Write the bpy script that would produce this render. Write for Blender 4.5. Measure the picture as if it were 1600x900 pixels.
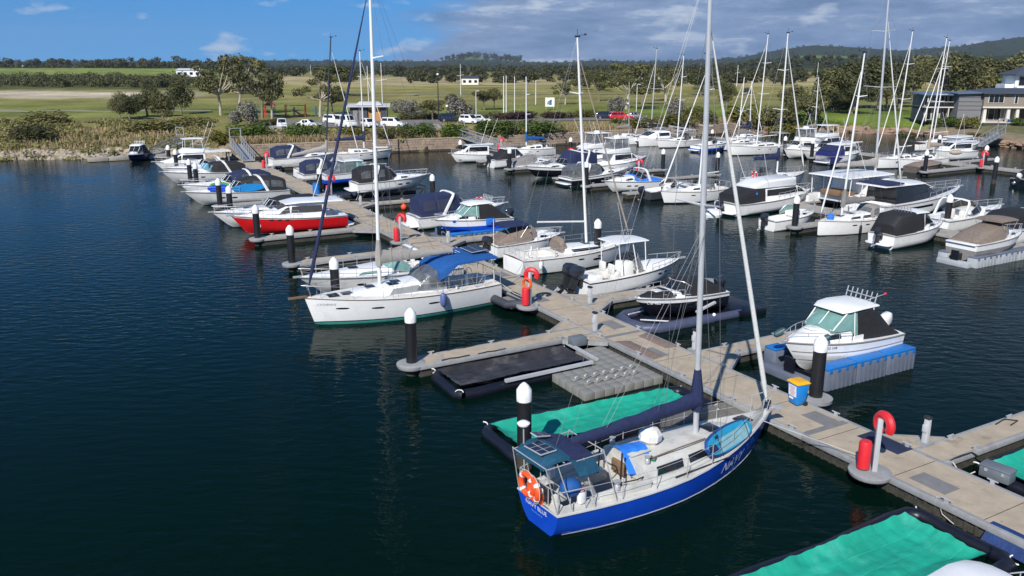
import bpy, bmesh, math, random
import numpy as np
from mathutils import Vector, Matrix, noise as mnoise
R = math.radians
PI = math.pi
rnd = random.Random(7)
for o in list(bpy.data.objects): bpy.data.objects.remove(o)
scn = bpy.context.scene
COL = scn.collection

# ------------------------------------------------------------------ camera
FPX = 1285.0                       # focal length in photo pixels (1600 wide)
PITCH = math.atan(350/FPX)
CAMH = 13.0
cd = bpy.data.cameras.new('camera'); cam = bpy.data.objects.new('camera', cd); COL.objects.link(cam)
cam.location = (0, 0, CAMH); cam.rotation_euler = (R(90)-PITCH, 0, 0)
cd.sensor_width = 36; cd.lens = 36*FPX/1600; cd.clip_start = .3; cd.clip_end = 30000
scn.camera = cam
# ------------------------------------------------------------------ light
SUN_EL, SUN_AZ = 38.5, 201.0       # azimuth clockwise from +Y: behind the camera, a little left
w = bpy.data.worlds.new('World'); scn.world = w; w.use_nodes = True
nt = w.node_tree; nt.nodes.clear()
def wn(t, **k):
    n = nt.nodes.new(t)
    for a, b in k.items(): setattr(n, a, b)
    return n
L_ = nt.links.new
out = wn('ShaderNodeOutputWorld'); bg = wn('ShaderNodeBackground'); bg.inputs[1].default_value = .1
sky = wn('ShaderNodeTexSky', sky_type='NISHITA', sun_disc=False, sun_elevation=R(SUN_EL), sun_rotation=R(SUN_AZ),
         air_density=1.0, dust_density=0.0, ozone_density=4.0, altitude=0)
tc = wn('ShaderNodeTexCoord')
sep = wn('ShaderNodeSeparateXYZ'); L_(tc.outputs['Generated'], sep.inputs[0])
def mth(op, a, b=None, clamp=False):
    n = wn('ShaderNodeMath', operation=op, use_clamp=clamp)
    for i, v in enumerate((a, b)):
        if v is None: continue
        if isinstance(v, (int, float)): n.inputs[i].default_value = v
        else: L_(v, n.inputs[i])
    return n.outputs[0]
# the clear sky of this place is a deep blue nearly down to the horizon: look it up a little higher
zz = mth('ADD', mth('MULTIPLY', mth('MAXIMUM', sep.outputs[2], 0.0), 1.0), .16)
cmb = wn('ShaderNodeCombineXYZ'); L_(sep.outputs[0], cmb.inputs[0]); L_(sep.outputs[1], cmb.inputs[1]); L_(zz, cmb.inputs[2])
nrm = wn('ShaderNodeVectorMath', operation='NORMALIZE'); L_(cmb.outputs[0], nrm.inputs[0]); L_(nrm.outputs[0], sky.inputs[0])
tint = wn('ShaderNodeMixRGB', blend_type='MULTIPLY'); tint.inputs[0].default_value = 1; tint.inputs[2].default_value = (.26, .78, 1.10, 1)
L_(sky.outputs[0], tint.inputs[1])
# clouds: noise on the direction, flattened towards the horizon
den = mth('ADD', mth('MAXIMUM', sep.outputs[2], 0.0), .10)
cx = mth('DIVIDE', sep.outputs[0], den); cy = mth('DIVIDE', sep.outputs[1], den)
cl = wn('ShaderNodeCombineXYZ'); L_(sep.outputs[0], cl.inputs[0]); L_(sep.outputs[1], cl.inputs[1]); L_(mth('MULTIPLY', sep.outputs[2], 5.5), cl.inputs[2])
n1 = wn('ShaderNodeTexNoise', noise_dimensions='3D'); n1.inputs['Scale'].default_value = 3.6; n1.inputs['Detail'].default_value = 9; n1.inputs['Roughness'].default_value = .58
off = wn('ShaderNodeVectorMath', operation='ADD'); L_(cl.outputs[0], off.inputs[0]); off.inputs[1].default_value = (3.1, .4, .35); L_(off.outputs[0], n1.inputs['Vector'])
bias = mth('MULTIPLY', mth('ADD', sep.outputs[0], .15, ), 1.25)
bias = mth('MINIMUM', mth('MAXIMUM', bias, -.24), .24)
dn = mth('SUBTRACT', mth('ADD', n1.outputs[0], bias), mth('MULTIPLY', mth('MAXIMUM', mth('SUBTRACT', sep.outputs[2], .10), 0.0), .85))
ramp = wn('ShaderNodeValToRGB'); ramp.color_ramp.elements[0].position = .46; ramp.color_ramp.elements[1].position = .62
ramp.color_ramp.elements[0].color = (0, 0, 0, 1); ramp.color_ramp.elements[1].color = (.92, .92, .92, 1)
L_(dn, ramp.inputs[0])
n2 = wn('ShaderNodeTexNoise'); n2.inputs['Scale'].default_value = 8; n2.inputs['Detail'].default_value = 9; n2.inputs['Roughness'].default_value = .66
L_(cl.outputs[0], n2.inputs['Vector'])
r2 = wn('ShaderNodeValToRGB'); e = r2.color_ramp.elements
e[0].position = .38; e[0].color = (1.35, 1.95, 3.3, 1); e[1].position = .63; e[1].color = (5.0, 5.6, 6.6, 1)
m_ = r2.color_ramp.elements.new(.54); m_.color = (2.5, 3.25, 4.8, 1)
L_(n2.outputs[0], r2.inputs[0])
mix = wn('ShaderNodeMixRGB'); L_(ramp.outputs[0], mix.inputs[0]); L_(tint.outputs[0], mix.inputs[1]); L_(r2.outputs[0], mix.inputs[2])
# a few small bright cumulus heads low in the sky
cl3 = wn('ShaderNodeCombineXYZ'); L_(mth('MULTIPLY', sep.outputs[0], 1.0), cl3.inputs[0]); L_(sep.outputs[1], cl3.inputs[1]); L_(mth('MULTIPLY', sep.outputs[2], 2.6), cl3.inputs[2])
n3 = wn('ShaderNodeTexNoise'); n3.inputs['Scale'].default_value = 13; n3.inputs['Detail'].default_value = 7; n3.inputs['Roughness'].default_value = .55; L_(cl3.outputs[0], n3.inputs['Vector'])
r3 = wn('ShaderNodeValToRGB'); r3.color_ramp.elements[0].position = .60; r3.color_ramp.elements[1].position = .72; r3.color_ramp.elements[0].color = (0, 0, 0, 1); r3.color_ramp.elements[1].color = (.75, .75, .75, 1); L_(n3.outputs[0], r3.inputs[0])
mix3 = wn('ShaderNodeMixRGB'); mix3.inputs[2].default_value = (6.0, 6.6, 7.4, 1); L_(r3.outputs[0], mix3.inputs[0]); L_(mix.outputs[0], mix3.inputs[1])
L_(mix3.outputs[0], bg.inputs[0]); L_(bg.outputs[0], out.inputs[0])

sd = bpy.data.lights.new('sun', 'SUN'); sd.energy = 5.0; sd.angle = R(.5); sd.color = (1, .955, .88)
so = bpy.data.objects.new('sun', sd); COL.objects.link(so)
az = R(SUN_AZ-180); el = R(SUN_EL)
so.rotation_euler = Vector((math.sin(az)*math.cos(el), math.cos(az)*math.cos(el), -math.sin(el))).to_track_quat('-Z', 'Y').to_euler()
so.location = (-60, -120, 150)
vs = scn.view_settings; vs.view_transform = 'Standard'; vs.look = 'None'; vs.gamma = 1; vs.exposure = .22; vs.use_curve_mapping = False
scn.render.engine = 'CYCLES'; scn.cycles.max_bounces = 6; scn.cycles.transparent_max_bounces = 8; scn.cycles.volume_bounces = 0

# ------------------------------------------------------------------ frames of the place
# the piers run along d, the berths along n; u counts metres along n, v along d
A0 = R(29.2)
n_ = Vector((math.cos(A0), math.sin(A0), 0)); d_ = Vector((-math.sin(A0), math.cos(A0), 0))
def P(u, v, z=0.0): return n_*u + d_*v + Vector((0, 0, z))
def gp(px, py, z=0.0):
    "point of the plane at height z seen at photo pixel px, py"
    x = (px-800)/FPX; y = -(py-450)/FPX
    r = Vector((x, math.cos(PITCH)+y*math.sin(PITCH), -math.sin(PITCH)+y*math.cos(PITCH)))
    t = (CAMH-z)/-r.z
    return Vector((r.x*t, r.y*t, z))
def uv(p): return p.dot(n_), p.dot(d_)
DECK = .55

# ------------------------------------------------------------------ materials
MATS = {}
def mat(name, c, rough=.5, metal=0., var=.12, vs=3., spec=.5, bump=0., bs=40., coat=0., dirt=None, dirt_s=1.2, alpha=1., trans=0., spots=()):
    if name in MATS: return MATS[name]
    m = bpy.data.materials.new(name); m.use_nodes = True
    t = m.node_tree; b = t.nodes['Principled BSDF']; l = t.links.new
    b.inputs['Roughness'].default_value = rough; b.inputs['Metallic'].default_value = metal
    b.inputs['Specular IOR Level'].default_value = spec; b.inputs['Coat Weight'].default_value = coat
    b.inputs['Coat Roughness'].default_value = .08
    tcn = t.nodes.new('ShaderNodeTexCoord')
    nz = t.nodes.new('ShaderNodeTexNoise'); nz.inputs['Scale'].default_value = vs; nz.inputs['Detail'].default_value = 6
    nz.inputs['Roughness'].default_value = .62
    l(tcn.outputs['Object'], nz.inputs['Vector'])
    rp = t.nodes.new('ShaderNodeValToRGB'); rp.color_ramp.elements[0].position = .3; rp.color_ramp.elements[1].position = .7
    rp.color_ramp.elements[0].color = tuple(max(0, x*(1-var)) for x in c)+(1,)
    rp.color_ramp.elements[1].color = tuple(min(1, x*(1+var*.7)) for x in c)+(1,)
    l(nz.outputs[0], rp.inputs[0]); colo = rp.outputs[0]
    if dirt:
        n2 = t.nodes.new('ShaderNodeTexNoise'); n2.inputs['Scale'].default_value = dirt_s; n2.inputs['Detail'].default_value = 8; n2.inputs['Roughness'].default_value = .7
        l(tcn.outputs['Object'], n2.inputs['Vector'])
        r2_ = t.nodes.new('ShaderNodeValToRGB'); r2_.color_ramp.elements[0].position = .52; r2_.color_ramp.elements[1].position = .74
        l(n2.outputs[0], r2_.inputs[0])
        mx = t.nodes.new('ShaderNodeMixRGB'); mx.inputs[2].default_value = tuple(dirt)+(1,)
        l(r2_.outputs[0], mx.inputs[0]); l(colo, mx.inputs[1]); colo = mx.outputs[0]
    for k_, (sc_, ss_, lo_, hi_) in enumerate(spots):      # stains and droppings with a shape of their own
        n4 = t.nodes.new('ShaderNodeTexNoise'); n4.inputs['Scale'].default_value = ss_; n4.inputs['Detail'].default_value = 5; n4.inputs['Roughness'].default_value = .6; n4.inputs['Distortion'].default_value = .4
        l(tcn.outputs['Object'], n4.inputs['Vector']); r4 = t.nodes.new('ShaderNodeValToRGB'); r4.color_ramp.elements[0].position = lo_; r4.color_ramp.elements[1].position = hi_; r4.color_ramp.elements[1].color = (.8, .8, .8, 1)
        l(n4.outputs[0], r4.inputs[0]); m4 = t.nodes.new('ShaderNodeMixRGB'); m4.inputs[2].default_value = tuple(sc_)+(1,); l(r4.outputs[0], m4.inputs[0]); l(colo, m4.inputs[1]); colo = m4.outputs[0]
    l(colo, b.inputs['Base Color'])
    if bump:
        nb = t.nodes.new('ShaderNodeTexNoise'); nb.inputs['Scale'].default_value = bs; nb.inputs['Detail'].default_value = 4
        l(tcn.outputs['Object'], nb.inputs['Vector'])
        bm_ = t.nodes.new('ShaderNodeBump'); bm_.inputs['Strength'].default_value = bump; bm_.inputs['Distance'].default_value = .05
        l(nb.outputs[0], bm_.inputs['Height']); l(bm_.outputs[0], b.inputs['Normal'])
    if alpha < 1: b.inputs['Alpha'].default_value = alpha
    if trans: b.inputs['Transmission Weight'].default_value = trans
    MATS[name] = m; return m
WHITE = mat('white gelcoat', (.80, .80, .79), .28, var=.04, coat=.2, dirt=(.68, .67, .63), dirt_s=.9)
CREAM = mat('cream deck', (.72, .70, .65), .5, var=.06, dirt=(.58, .56, .50))
WPAINT = mat('white paint', (.78, .78, .77), .45, var=.05, dirt=(.5, .47, .42), dirt_s=2)
GREYW = mat('pale grey gelcoat', (.46, .47, .48), .3, var=.05)
SIDEW = mat('dulled white topside', (.64, .64, .63), .3, var=.08, dirt=(.42, .42, .40), dirt_s=.8)
NAVYC = mat('navy canvas', (.012, .02, .07), .8, var=.3, vs=6, bump=.35, bs=14)
BLACKC = mat('black canvas', (.014, .014, .016), .75, var=.3, vs=6, bump=.45, bs=9)
GREYC = mat('grey canvas', (.21, .20, .19), .8, var=.2, vs=6, bump=.5, bs=9)
LGREYC = mat('light grey canvas', (.32, .30, .275), .8, var=.14, vs=6, bump=.4, bs=9)
TANC = mat('taupe canvas', (.20, .155, .125), .8, var=.2, vs=5, bump=.5, bs=8)
BLUEC = mat('royal blue canvas', (.006, .080, .29), .75, var=.2, vs=5, bump=.3, bs=9)
TEALC = mat('faded teal canvas', (.006, .065, .12), .75, var=.25, vs=5, bump=.3, bs=9, dirt=(.012, .10, .16))
CYAN = mat('cyan vinyl', (.02, .27, .45), .4, var=.12)
GLASS = mat('tinted glass', (.012, .014, .017), .06, var=.3, spec=.7)
GREENG = mat('pale green glass', (.16, .30, .27), .08, var=.25, spec=.7, vs=2)
CLEARV = mat('clear vinyl', (.16, .17, .18), .12, var=.5, vs=3, spec=.6, bump=.3, bs=6, alpha=.6)
ALU = mat('anodised spar', (.50, .51, .53), .35, metal=.2, var=.06)
WSPAR = mat('white spar', (.72, .72, .71), .35, var=.05)
DSPAR = mat('black spar', (.02, .022, .03), .35, var=.2)
STEEL = mat('stainless tube', (.48, .48, .49), .38, metal=.35, var=.05)
WIRE = mat('rigging wire', (.17, .17, .18), .4, metal=.4, var=.05)
RUBBER = mat('black rubber', (.016, .016, .018), .6, var=.3)
ENG = mat('charcoal engine cowl', (.022, .026, .036), .22, var=.15, coat=.4)
ENGW = mat('white engine cowl', (.7, .7, .7), .22, var=.04, coat=.4)
TEAK = mat('weathered teak', (.20, .12, .065), .7, var=.3, vs=12)
NAVYH = mat('navy hull paint', (.006, .012, .06), .18, var=.1, coat=.5)
BLUEH = mat('bright blue hull paint', (.008, .072, .55), .20, var=.14, coat=.6, vs=1.2, dirt=(.012, .085, .44), dirt_s=1.5)
BLACKH = mat('black hull paint', (.008, .009, .014), .12, var=.2, coat=.5)
REDH = mat('red hull paint', (.60, .012, .016), .25, var=.08, coat=.4)
GREENB = mat('green antifouling', (.07, .36, .29), .6, var=.2)
DARKB = mat('dark antifouling', (.018, .02, .024), .6, var=.3)
REDP = mat('red plastic', (.62, .022, .03), .4, var=.08)
ORANGE = mat('orange plastic', (.75, .09, .02), .45, var=.1)
LBLUE = mat('sky blue cloth', (.015, .16, .62), .8, var=.1, bump=.3, bs=9)
SAILW = mat('white sailcloth', (.70, .69, .66), .7, var=.07, bump=.3, bs=16)
SAILT = mat('tan sail cover', (.36, .30, .24), .75, var=.15, bump=.3, bs=12)

# ------------------------------------------------------------------ mesh building
class MB:
    def __init__(s): s.v = []; s.f = []; s.m = []
    def add(s, vs, fs, m=0):
        o = len(s.v); s.v += [tuple(p) for p in vs]
        for f in fs: s.f.append(tuple(i+o for i in f)); s.m.append(m)
        return s
    def box(s, c, d, m=0, rot=None, tap=1.0):
        hx, hy, hz = d[0]/2, d[1]/2, d[2]/2
        pts = [Vector((x*hx*(tap if z > 0 else 1), y*hy*(tap if z > 0 else 1), z*hz)) for z in (-1, 1) for x, y in ((-1, -1), (1, -1), (1, 1), (-1, 1))]
        if rot is not None:
            M = rot if isinstance(rot, Matrix) else Matrix.Rotation(rot, 3, 'Z')
            pts = [M @ p for p in pts]
        c = Vector(c); pts = [p+c for p in pts]
        return s.add(pts, [(3, 2, 1, 0), (4, 5, 6, 7), (0, 1, 5, 4), (1, 2, 6, 5), (2, 3, 7, 6), (3, 0, 4, 7)], m)
    def loft(s, rings, m=0, close=True, cap=True):
        n = len(rings[0]); vs = [p for r in rings for p in r]; fs = []
        for i in range(len(rings)-1):
            for j in range(n if close else n-1):
                k = (j+1) % n
                fs.append((i*n+j, i*n+k, (i+1)*n+k, (i+1)*n+j))
        if cap and close:
            fs.append(tuple(range(n-1, -1, -1))); b = (len(rings)-1)*n; fs.append(tuple(range(b, b+n)))
        return s.add(vs, fs, m)
    def tube(s, pts, r, n=6, m=0, flat=1.0, cap=True):
        pts = [Vector(p) for p in pts]; rings = []
        for i, p in enumerate(pts):
            t = (pts[min(i+1, len(pts)-1)]-pts[max(i-1, 0)])
            if t.length < 1e-9: t = Vector((0, 0, 1))
            t.normalize()
            a = Vector((0, 0, 1)) if abs(t.z) < .9 else Vector((1, 0, 0))
            x = t.cross(a).normalized(); y = x.cross(t).normalized()
            rr = r[i] if isinstance(r, (list, tuple)) else r
            rings.append([p+x*(rr*flat*math.cos(2*PI*k/n))+y*(rr*math.sin(2*PI*k/n)) for k in range(n)])
        return s.loft(rings, m, True, cap)
    def beam(s, a, b, wd, h, m=0):
        a = Vector(a); b = Vector(b); t = (b-a).normalized()
        up = Vector((0, 0, 1)) if abs(t.z) < .9 else Vector((1, 0, 0))
        x = t.cross(up).normalized()*wd/2; y = x.cross(t).normalized()*h/2
        return s.loft([[p-x-y, p+x-y, p+x+y, p-x+y] for p in (a, b)], m)
    def prism(s, poly, z0, z1, m=0, top=1.0):
        cx_ = sum(p[0] for p in poly)/len(poly); cy_ = sum(p[1] for p in poly)/len(poly)
        return s.loft([[(x, y, z0) for x, y in poly], [(cx_+(x-cx_)*top, cy_+(y-cy_)*top, z1) for x, y in poly]], m)
    def ball(s, c, r, n=8, k=6, m=0):
        r = r if isinstance(r, (tuple, list)) else (r, r, r); rings = []
        for i in range(k+1):
            a = -PI/2+PI*i/k; cr = max(math.cos(a), .02)
            rings.append([(c[0]+r[0]*cr*math.cos(2*PI*j/n), c[1]+r[1]*cr*math.sin(2*PI*j/n), c[2]+r[2]*math.sin(a)) for j in range(n)])
        return s.loft(rings, m)
    def lathe(s, prof, c=(0, 0), n=12, m=0):
        rings = [[(c[0]+r*math.cos(2*PI*j/n), c[1]+r*math.sin(2*PI*j/n), z) for j in range(n)] for r, z in prof]
        return s.loft(rings, m)
    def torus(s, c, R_, r, n=16, k=6, m=0, M=None, a0=0, a1=2*PI):
        pts = []
        full = abs(a1-a0-2*PI) < 1e-6
        N = n if full else n+1
        rings = []
        for i in range(N):
            a = a0+(a1-a0)*i/n
            rings.append([Vector(((R_+r*math.cos(2*PI*j/k))*math.cos(a), (R_+r*math.cos(2*PI*j/k))*math.sin(a), r*math.sin(2*PI*j/k))) for j in range(k)])
        rings = [[(M @ p if M else p)+Vector(c) for p in rg] for rg in rings]
        if full: rings.append(rings[0]); return s.loft(rings, m, True, False)
        return s.loft(rings, m)
    def grid(s, f, nu, nv, m=0):
        vs = [f(i/nu, j/nv) for i in range(nu+1) for j in range(nv+1)]
        fs = [(i*(nv+1)+j, (i+1)*(nv+1)+j, (i+1)*(nv+1)+j+1, i*(nv+1)+j+1) for i in range(nu) for j in range(nv)]
        return s.add(vs, fs, m)
    def mesh(s, name, mats, ang=38, bev=0):
        me = bpy.data.meshes.new(name)
        me.from_pydata([tuple(p) for p in s.v], [], s.f)
        for m in (mats if isinstance(mats, (list, tuple)) else [mats]): me.materials.append(m)
        if any(s.m): me.polygons.foreach_set('material_index', s.m)
        bm = bmesh.new(); bm.from_mesh(me)
        if bev:
            es = [e for e in bm.edges if len(e.link_faces) == 2 and e.calc_face_angle(0) > R(35)]
            bmesh.ops.bevel(bm, geom=es, offset=bev, segments=2, profile=.5, affect='EDGES', clamp_overlap=True)
        bmesh.ops.recalc_face_normals(bm, faces=bm.faces); bm.to_mesh(me); bm.free()
        if ang:
            me.polygons.foreach_set('use_smooth', [True]*len(me.polygons)); me.set_sharp_from_angle(angle=R(ang))
        me.update(); return me
    def build(s, name, mats, parent=None, ang=38, bev=0):
        return link(name, s.mesh(name, mats, ang, bev), parent)
def link(name, me, parent=None):
    o = bpy.data.objects.new(name, me); COL.objects.link(o)
    if parent is not None: o.parent = parent
    return o
def tag(o, label, cat, group=None, kind=None):
    if label: o['label'] = label
    if cat: o['category'] = cat
    if group: o['group'] = group
    if kind: o['kind'] = kind
    return o
def thing(name, label, cat, loc=(0, 0, 0), rz=0., group=None):
    o = bpy.data.objects.new(name, None); COL.objects.link(o); o.empty_display_size = .3
    o.location = loc; o.rotation_euler = (0, 0, rz)
    return tag(o, label, cat, group)
def dup(root, loc, rz, label, scale=None):
    r = root.copy(); COL.objects.link(r); r.location = loc; r.rotation_euler = (0, 0, rz)
    if label: r['label'] = label
    if scale: r.scale = scale
    for ch in root.children:
        c = ch.copy(); COL.objects.link(c); c.parent = r
        for g in ch.children:
            q = g.copy(); COL.objects.link(q); q.parent = c
    return r
def text_geo(txt, size, shear=0.):
    cu = bpy.data.curves.new('tmp', 'FONT'); cu.body = txt; cu.size = size; cu.shear = shear; cu.align_x = 'LEFT'
    ob = bpy.data.objects.new('tmp', cu); COL.objects.link(ob)
    dg = bpy.context.evaluated_depsgraph_get(); me = bpy.data.meshes.new_from_object(ob.evaluated_get(dg))
    vs = [v.co.copy() for v in me.vertices]; fs = [tuple(p.vertices) for p in me.polygons]
    bpy.data.objects.remove(ob); bpy.data.meshes.remove(me); bpy.data.curves.remove(cu)
    return vs, fs
def lettering(name, txt, size, fn, m, parent, shear=0.):
    vs, fs = text_geo(txt, size, shear)
    return MB().add([fn(p.x, p.y) for p in vs], fs).build(name, m, parent, ang=0)
# ================================================================== boat building
def lerp(a, b, t): return a+(b-a)*t
class Hull:
    "x runs forward from the transom, y to port, z up from the waterline"
    def __init__(s, L, B, fb, fs, tr=.8, tm=.4, p=2.2, rake=.6, zk=-.35, rise=.5, sag=.05, trk=0., chine=False, z0=0., ex=(.27, .20, .38), srise=0.):
        s.L, s.B, s.fb, s.fs, s.tr, s.tm, s.p, s.rake, s.zk_, s.rise, s.sag, s.trk, s.chine, s.z0, s.ex, s.srise = L, B, fb, fs, tr, tm, p, rake, zk, rise, sag, trk, chine, z0, ex, srise
    def b(s, t):
        if t < s.tm: return s.B/2*(s.tr+(1-s.tr)*math.sin(PI/2*t/s.tm))
        return s.B/2*max(.016, 1-((t-s.tm)/(1-s.tm))**s.p)
    def zs(s, t): return s.z0+s.fs+(s.fb-s.fs)*t**1.7-s.sag*math.sin(PI*t)
    def zk(s, t): return s.z0+s.zk_+s.rise*max(0, (t-.45)/.55)**3+s.srise*max(0, 1-t/.4)**2
    def sn(s, t, z): return min(1, max(0, (z-s.zk(t))/(s.zs(t)-s.zk(t))))
    def X(s, t, z):
        q = 1-s.sn(t, z)
        return t*s.L-s.rake*q*t**4+s.trk*q*(1-t)**6
    def y(s, t, z):
        q = s.sn(t, z); b = s.b(t)
        if s.chine:
            sc = .36+.1*t
            g = .9*(q/sc)**(.8+.5*t) if q < sc else .9+.1*(q-sc)/(1-sc)
            g = lerp(g, q**.8, max(0, t-.55)*1.3)
        else: g = q**(lerp(s.ex[0], s.ex[1], t/.45) if t < .45 else lerp(s.ex[1], s.ex[2], (t-.45)/.55))
        return b*g
    def at(s, x, z, side=-1, off=.008):
        t = x/s.L
        for _ in range(6): t = min(1, max(0, t+(x-s.X(t, z))/s.L))
        return Vector((x, side*(s.y(t, z)+off), z))
    def half(s, x): return s.b(min(1, max(0, x/s.L)))
    def deck(s, x): return s.zs(min(1, max(0, x/s.L)))
TS = [0, .06, .14, .22, .3, .38, .46, .54, .62, .7, .77, .83, .88, .92, .955, .98, 1.]
def hull_mesh(root, H, bands, levels=None, name='hull'):
    """bands: materials from the keel up; levels: heights (m) or fractions of the topside that part them"""
    levels = levels or [-.1, .05, .13]
    rows = []
    def zl(t):
        k, zs = H.zk(t), H.zs(t); out = [k]; tops = []
        for a in levels: out.append(max(out[-1]+.004, min(zs-.02, a+H.z0)))
        base = out[-1]
        for f in (.2, .45, .72, 1.): out.append(lerp(base, zs, f))
        return out
    nb = len(levels)+4
    mats = []; idx = []
    for i in range(nb):
        m = bands[min(i, len(bands)-1)]
        if m not in mats: mats.append(m)
        idx.append(mats.index(m))
    rings = []
    for t in TS:
        zz_ = zl(t); half = [(H.X(t, z), H.y(t, z), z) for z in zz_]; half[0] = (half[0][0], 0, half[0][2])
        rings.append([p for p in reversed(half)]+[(x, -y, z) for x, y, z in half[1:]])
    mb = MB(); n = len(rings[0]); vs = [p for r in rings for p in r]
    o = 0; mb.v = [tuple(p) for p in vs]
    for i in range(len(rings)-1):
        for j in range(n-1):
            lev = nb-1-j if j < nb else j-nb
            mb.f.append((i*n+j, i*n+j+1, (i+1)*n+j+1, (i+1)*n+j)); mb.m.append(idx[lev])
    for j in range(nb):           # transom strips between the two sides
        mb.f.append((j, j+1, n-2-j, n-1-j)) if j+1 != n-2-j else mb.f.append((j, j+1, n-1-j))
        mb.m.append(idx[nb-1-j])
    return mb.build(name, mats, root, ang=50)
def deck_mesh(root, H, m, cock=None, cw=.72, depth=.5, camber=.05, name='deck', lift=.0):
    ts = sorted(set(TS+([cock[0]-1e-3, cock[0]+1e-3, cock[1]-1e-3, cock[1]+1e-3] if cock else [])))
    rings = []
    for t in ts:
        b = H.b(t); z = H.zs(t)+lift; x = t*H.L; inside = cock and cock[0] < t < cock[1]
        b = max(b-.012, .01)
        half = [(1, z), (.985, z+.035), (.94, z+.03)]
        if inside: half += [(cw, z+.05), (cw*.99, z+.04), (cw*.97, z-depth), (0, z-depth)]
        else: half += [(cw, z+.03+camber*.4), (cw*.99, z+.03+camber*.4), (cw*.97, z+.03+camber*.42), (0, z+.03+camber)]
        rings.append([(x, b*f, zz_) for f, zz_ in half]+[(x, -b*f, zz_) for f, zz_ in reversed(half[:-1])])
    return MB().loft(rings, 0, False, False).build(name, m, root, ang=30)
def rub_rail(root, H, m, r=.035, dz=0.):
    mb = MB()
    for s in (1, -1): mb.tube([(t*H.L, s*(H.b(t)+.005), H.zs(t)+dz) for t in TS], r, 6)
    mb.tube([(0, -H.b(0), H.zs(0)+dz), (0, H.b(0), H.zs(0)+dz)], r, 6)
    return mb.build('rub_rail', m, root)
def stripe(root, H, m, f0, f1, t0=0., t1=.985, name='stripe'):
    "band on the topside between fractions f0 and f1 of the freeboard"
    mb = MB(); ts = [t for t in TS if t0 < t < t1]; ts = [t0]+ts+[t1]
    for s in (1, -1):
        rings = []
        for t in ts:
            r = []
            for f, o in ((f0, .0), (f0, .008), (f1, .008), (f1, .0)):
                z = lerp(H.z0, H.zs(t), f); r.append((H.X(t, z), s*(H.y(t, z)+o), z))
            rings.append(r)
        mb.loft(rings)
    return mb.build(name, m, root)
def house(root, name, st, m, cap=True):
    "cabin, cover or hood lofted along x: stations (x, half width low, z low, half width top, z top, crown)"
    S = []
    for q in st:
        x, wb, zb, wt, zt = q[:5]; cr = q[5] if len(q) > 5 else .06
        half = [(x, wb, zb), (x, lerp(wb, wt, .5)+.01, lerp(zb, zt, .5)), (x, wt+.012, lerp(zb, zt, .9)), (x, wt*.95, zt+cr*.1), (x, wt*.55, zt+cr*.75), (x, 0, zt+cr)]
        S.append(half+[(a, -b, c) for a, b, c in reversed(half[:-1])])
    o = MB().loft(S, 0, True, cap).build(name, m, root, ang=42)
    return o
def hs(st, x):
    for a, b in zip(st, st[1:]):
        lo, hi = (a, b) if a[0] <= b[0] else (b, a)
        if lo[0]-1e-6 <= x <= hi[0]+1e-6:
            t = (x-lo[0])/max(1e-6, hi[0]-lo[0]); return [lerp(lo[i], hi[i], t) for i in range(5)]
    return list(st[0][:5]) if abs(x-st[0][0]) < abs(x-st[-1][0]) else list(st[-1][:5])
def side_win(root, st, x0, x1, f0, f1, m, sides=(1, -1), s0=0., s1=0., name='window', off=.014):
    "glass on the flanks of a house; s0, s1 lean the two ends"
    for s in sides:
        mb = MB(); rings = []
        k = 4
        for i in range(k+1):
            t = i/k; ring = []
            for f, o in ((f0, -.03), (f0, off), (f1, off), (f1, -.03)):
                x = lerp(x0+(s0 if f == f1 else 0), x1-(s1 if f == f1 else 0), t); q = hs(st, x)
                ring.append((x, s*(lerp(q[1], q[3]+.012, f)+o+.01*math.sin(PI*f)), lerp(q[2], q[4], f)))
            rings.append(ring)
        mb.loft(rings); mb.build(name, m, root)
def front_win(root, a, b, m, panels=3, t0=.16, t1=.88, wf=.9, name='windscreen_pane', off=.016):
    "panes across the sloping front between house stations a (low) and b (high)"
    edges = [-wf+2*wf*i/panels for i in range(panels+1)]
    for i in range(panels):
        e0, e1 = edges[i]+.03, edges[i+1]-.03; vs = []
        def pt(t, e, o):
            x = lerp(a[0], b[0], t); wt = lerp(a[3], b[3], t); zt = lerp(a[4], b[4], t); ca = a[5] if len(a) > 5 else .06; cb = b[5] if len(b) > 5 else .06
            cr = lerp(ca, cb, t)*(1-.9*abs(e)**2.2)
            nx = abs(b[4]-a[4]); nz = abs(b[0]-a[0]); q = math.hypot(nx, nz)
            return (x+math.copysign(nx/q*o, a[0]-b[0]), e*wt*.95, zt+cr+nz/q*o)
        mb = MB()
        mb.loft([[pt(t, e0, -.03), pt(t, e0, off), pt(t, (e0+e1)/2, off), pt(t, e1, off), pt(t, e1, -.03)] for t in (t0, (t0+t1)/2, t1)])
        mb.build(name, m, root)
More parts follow.
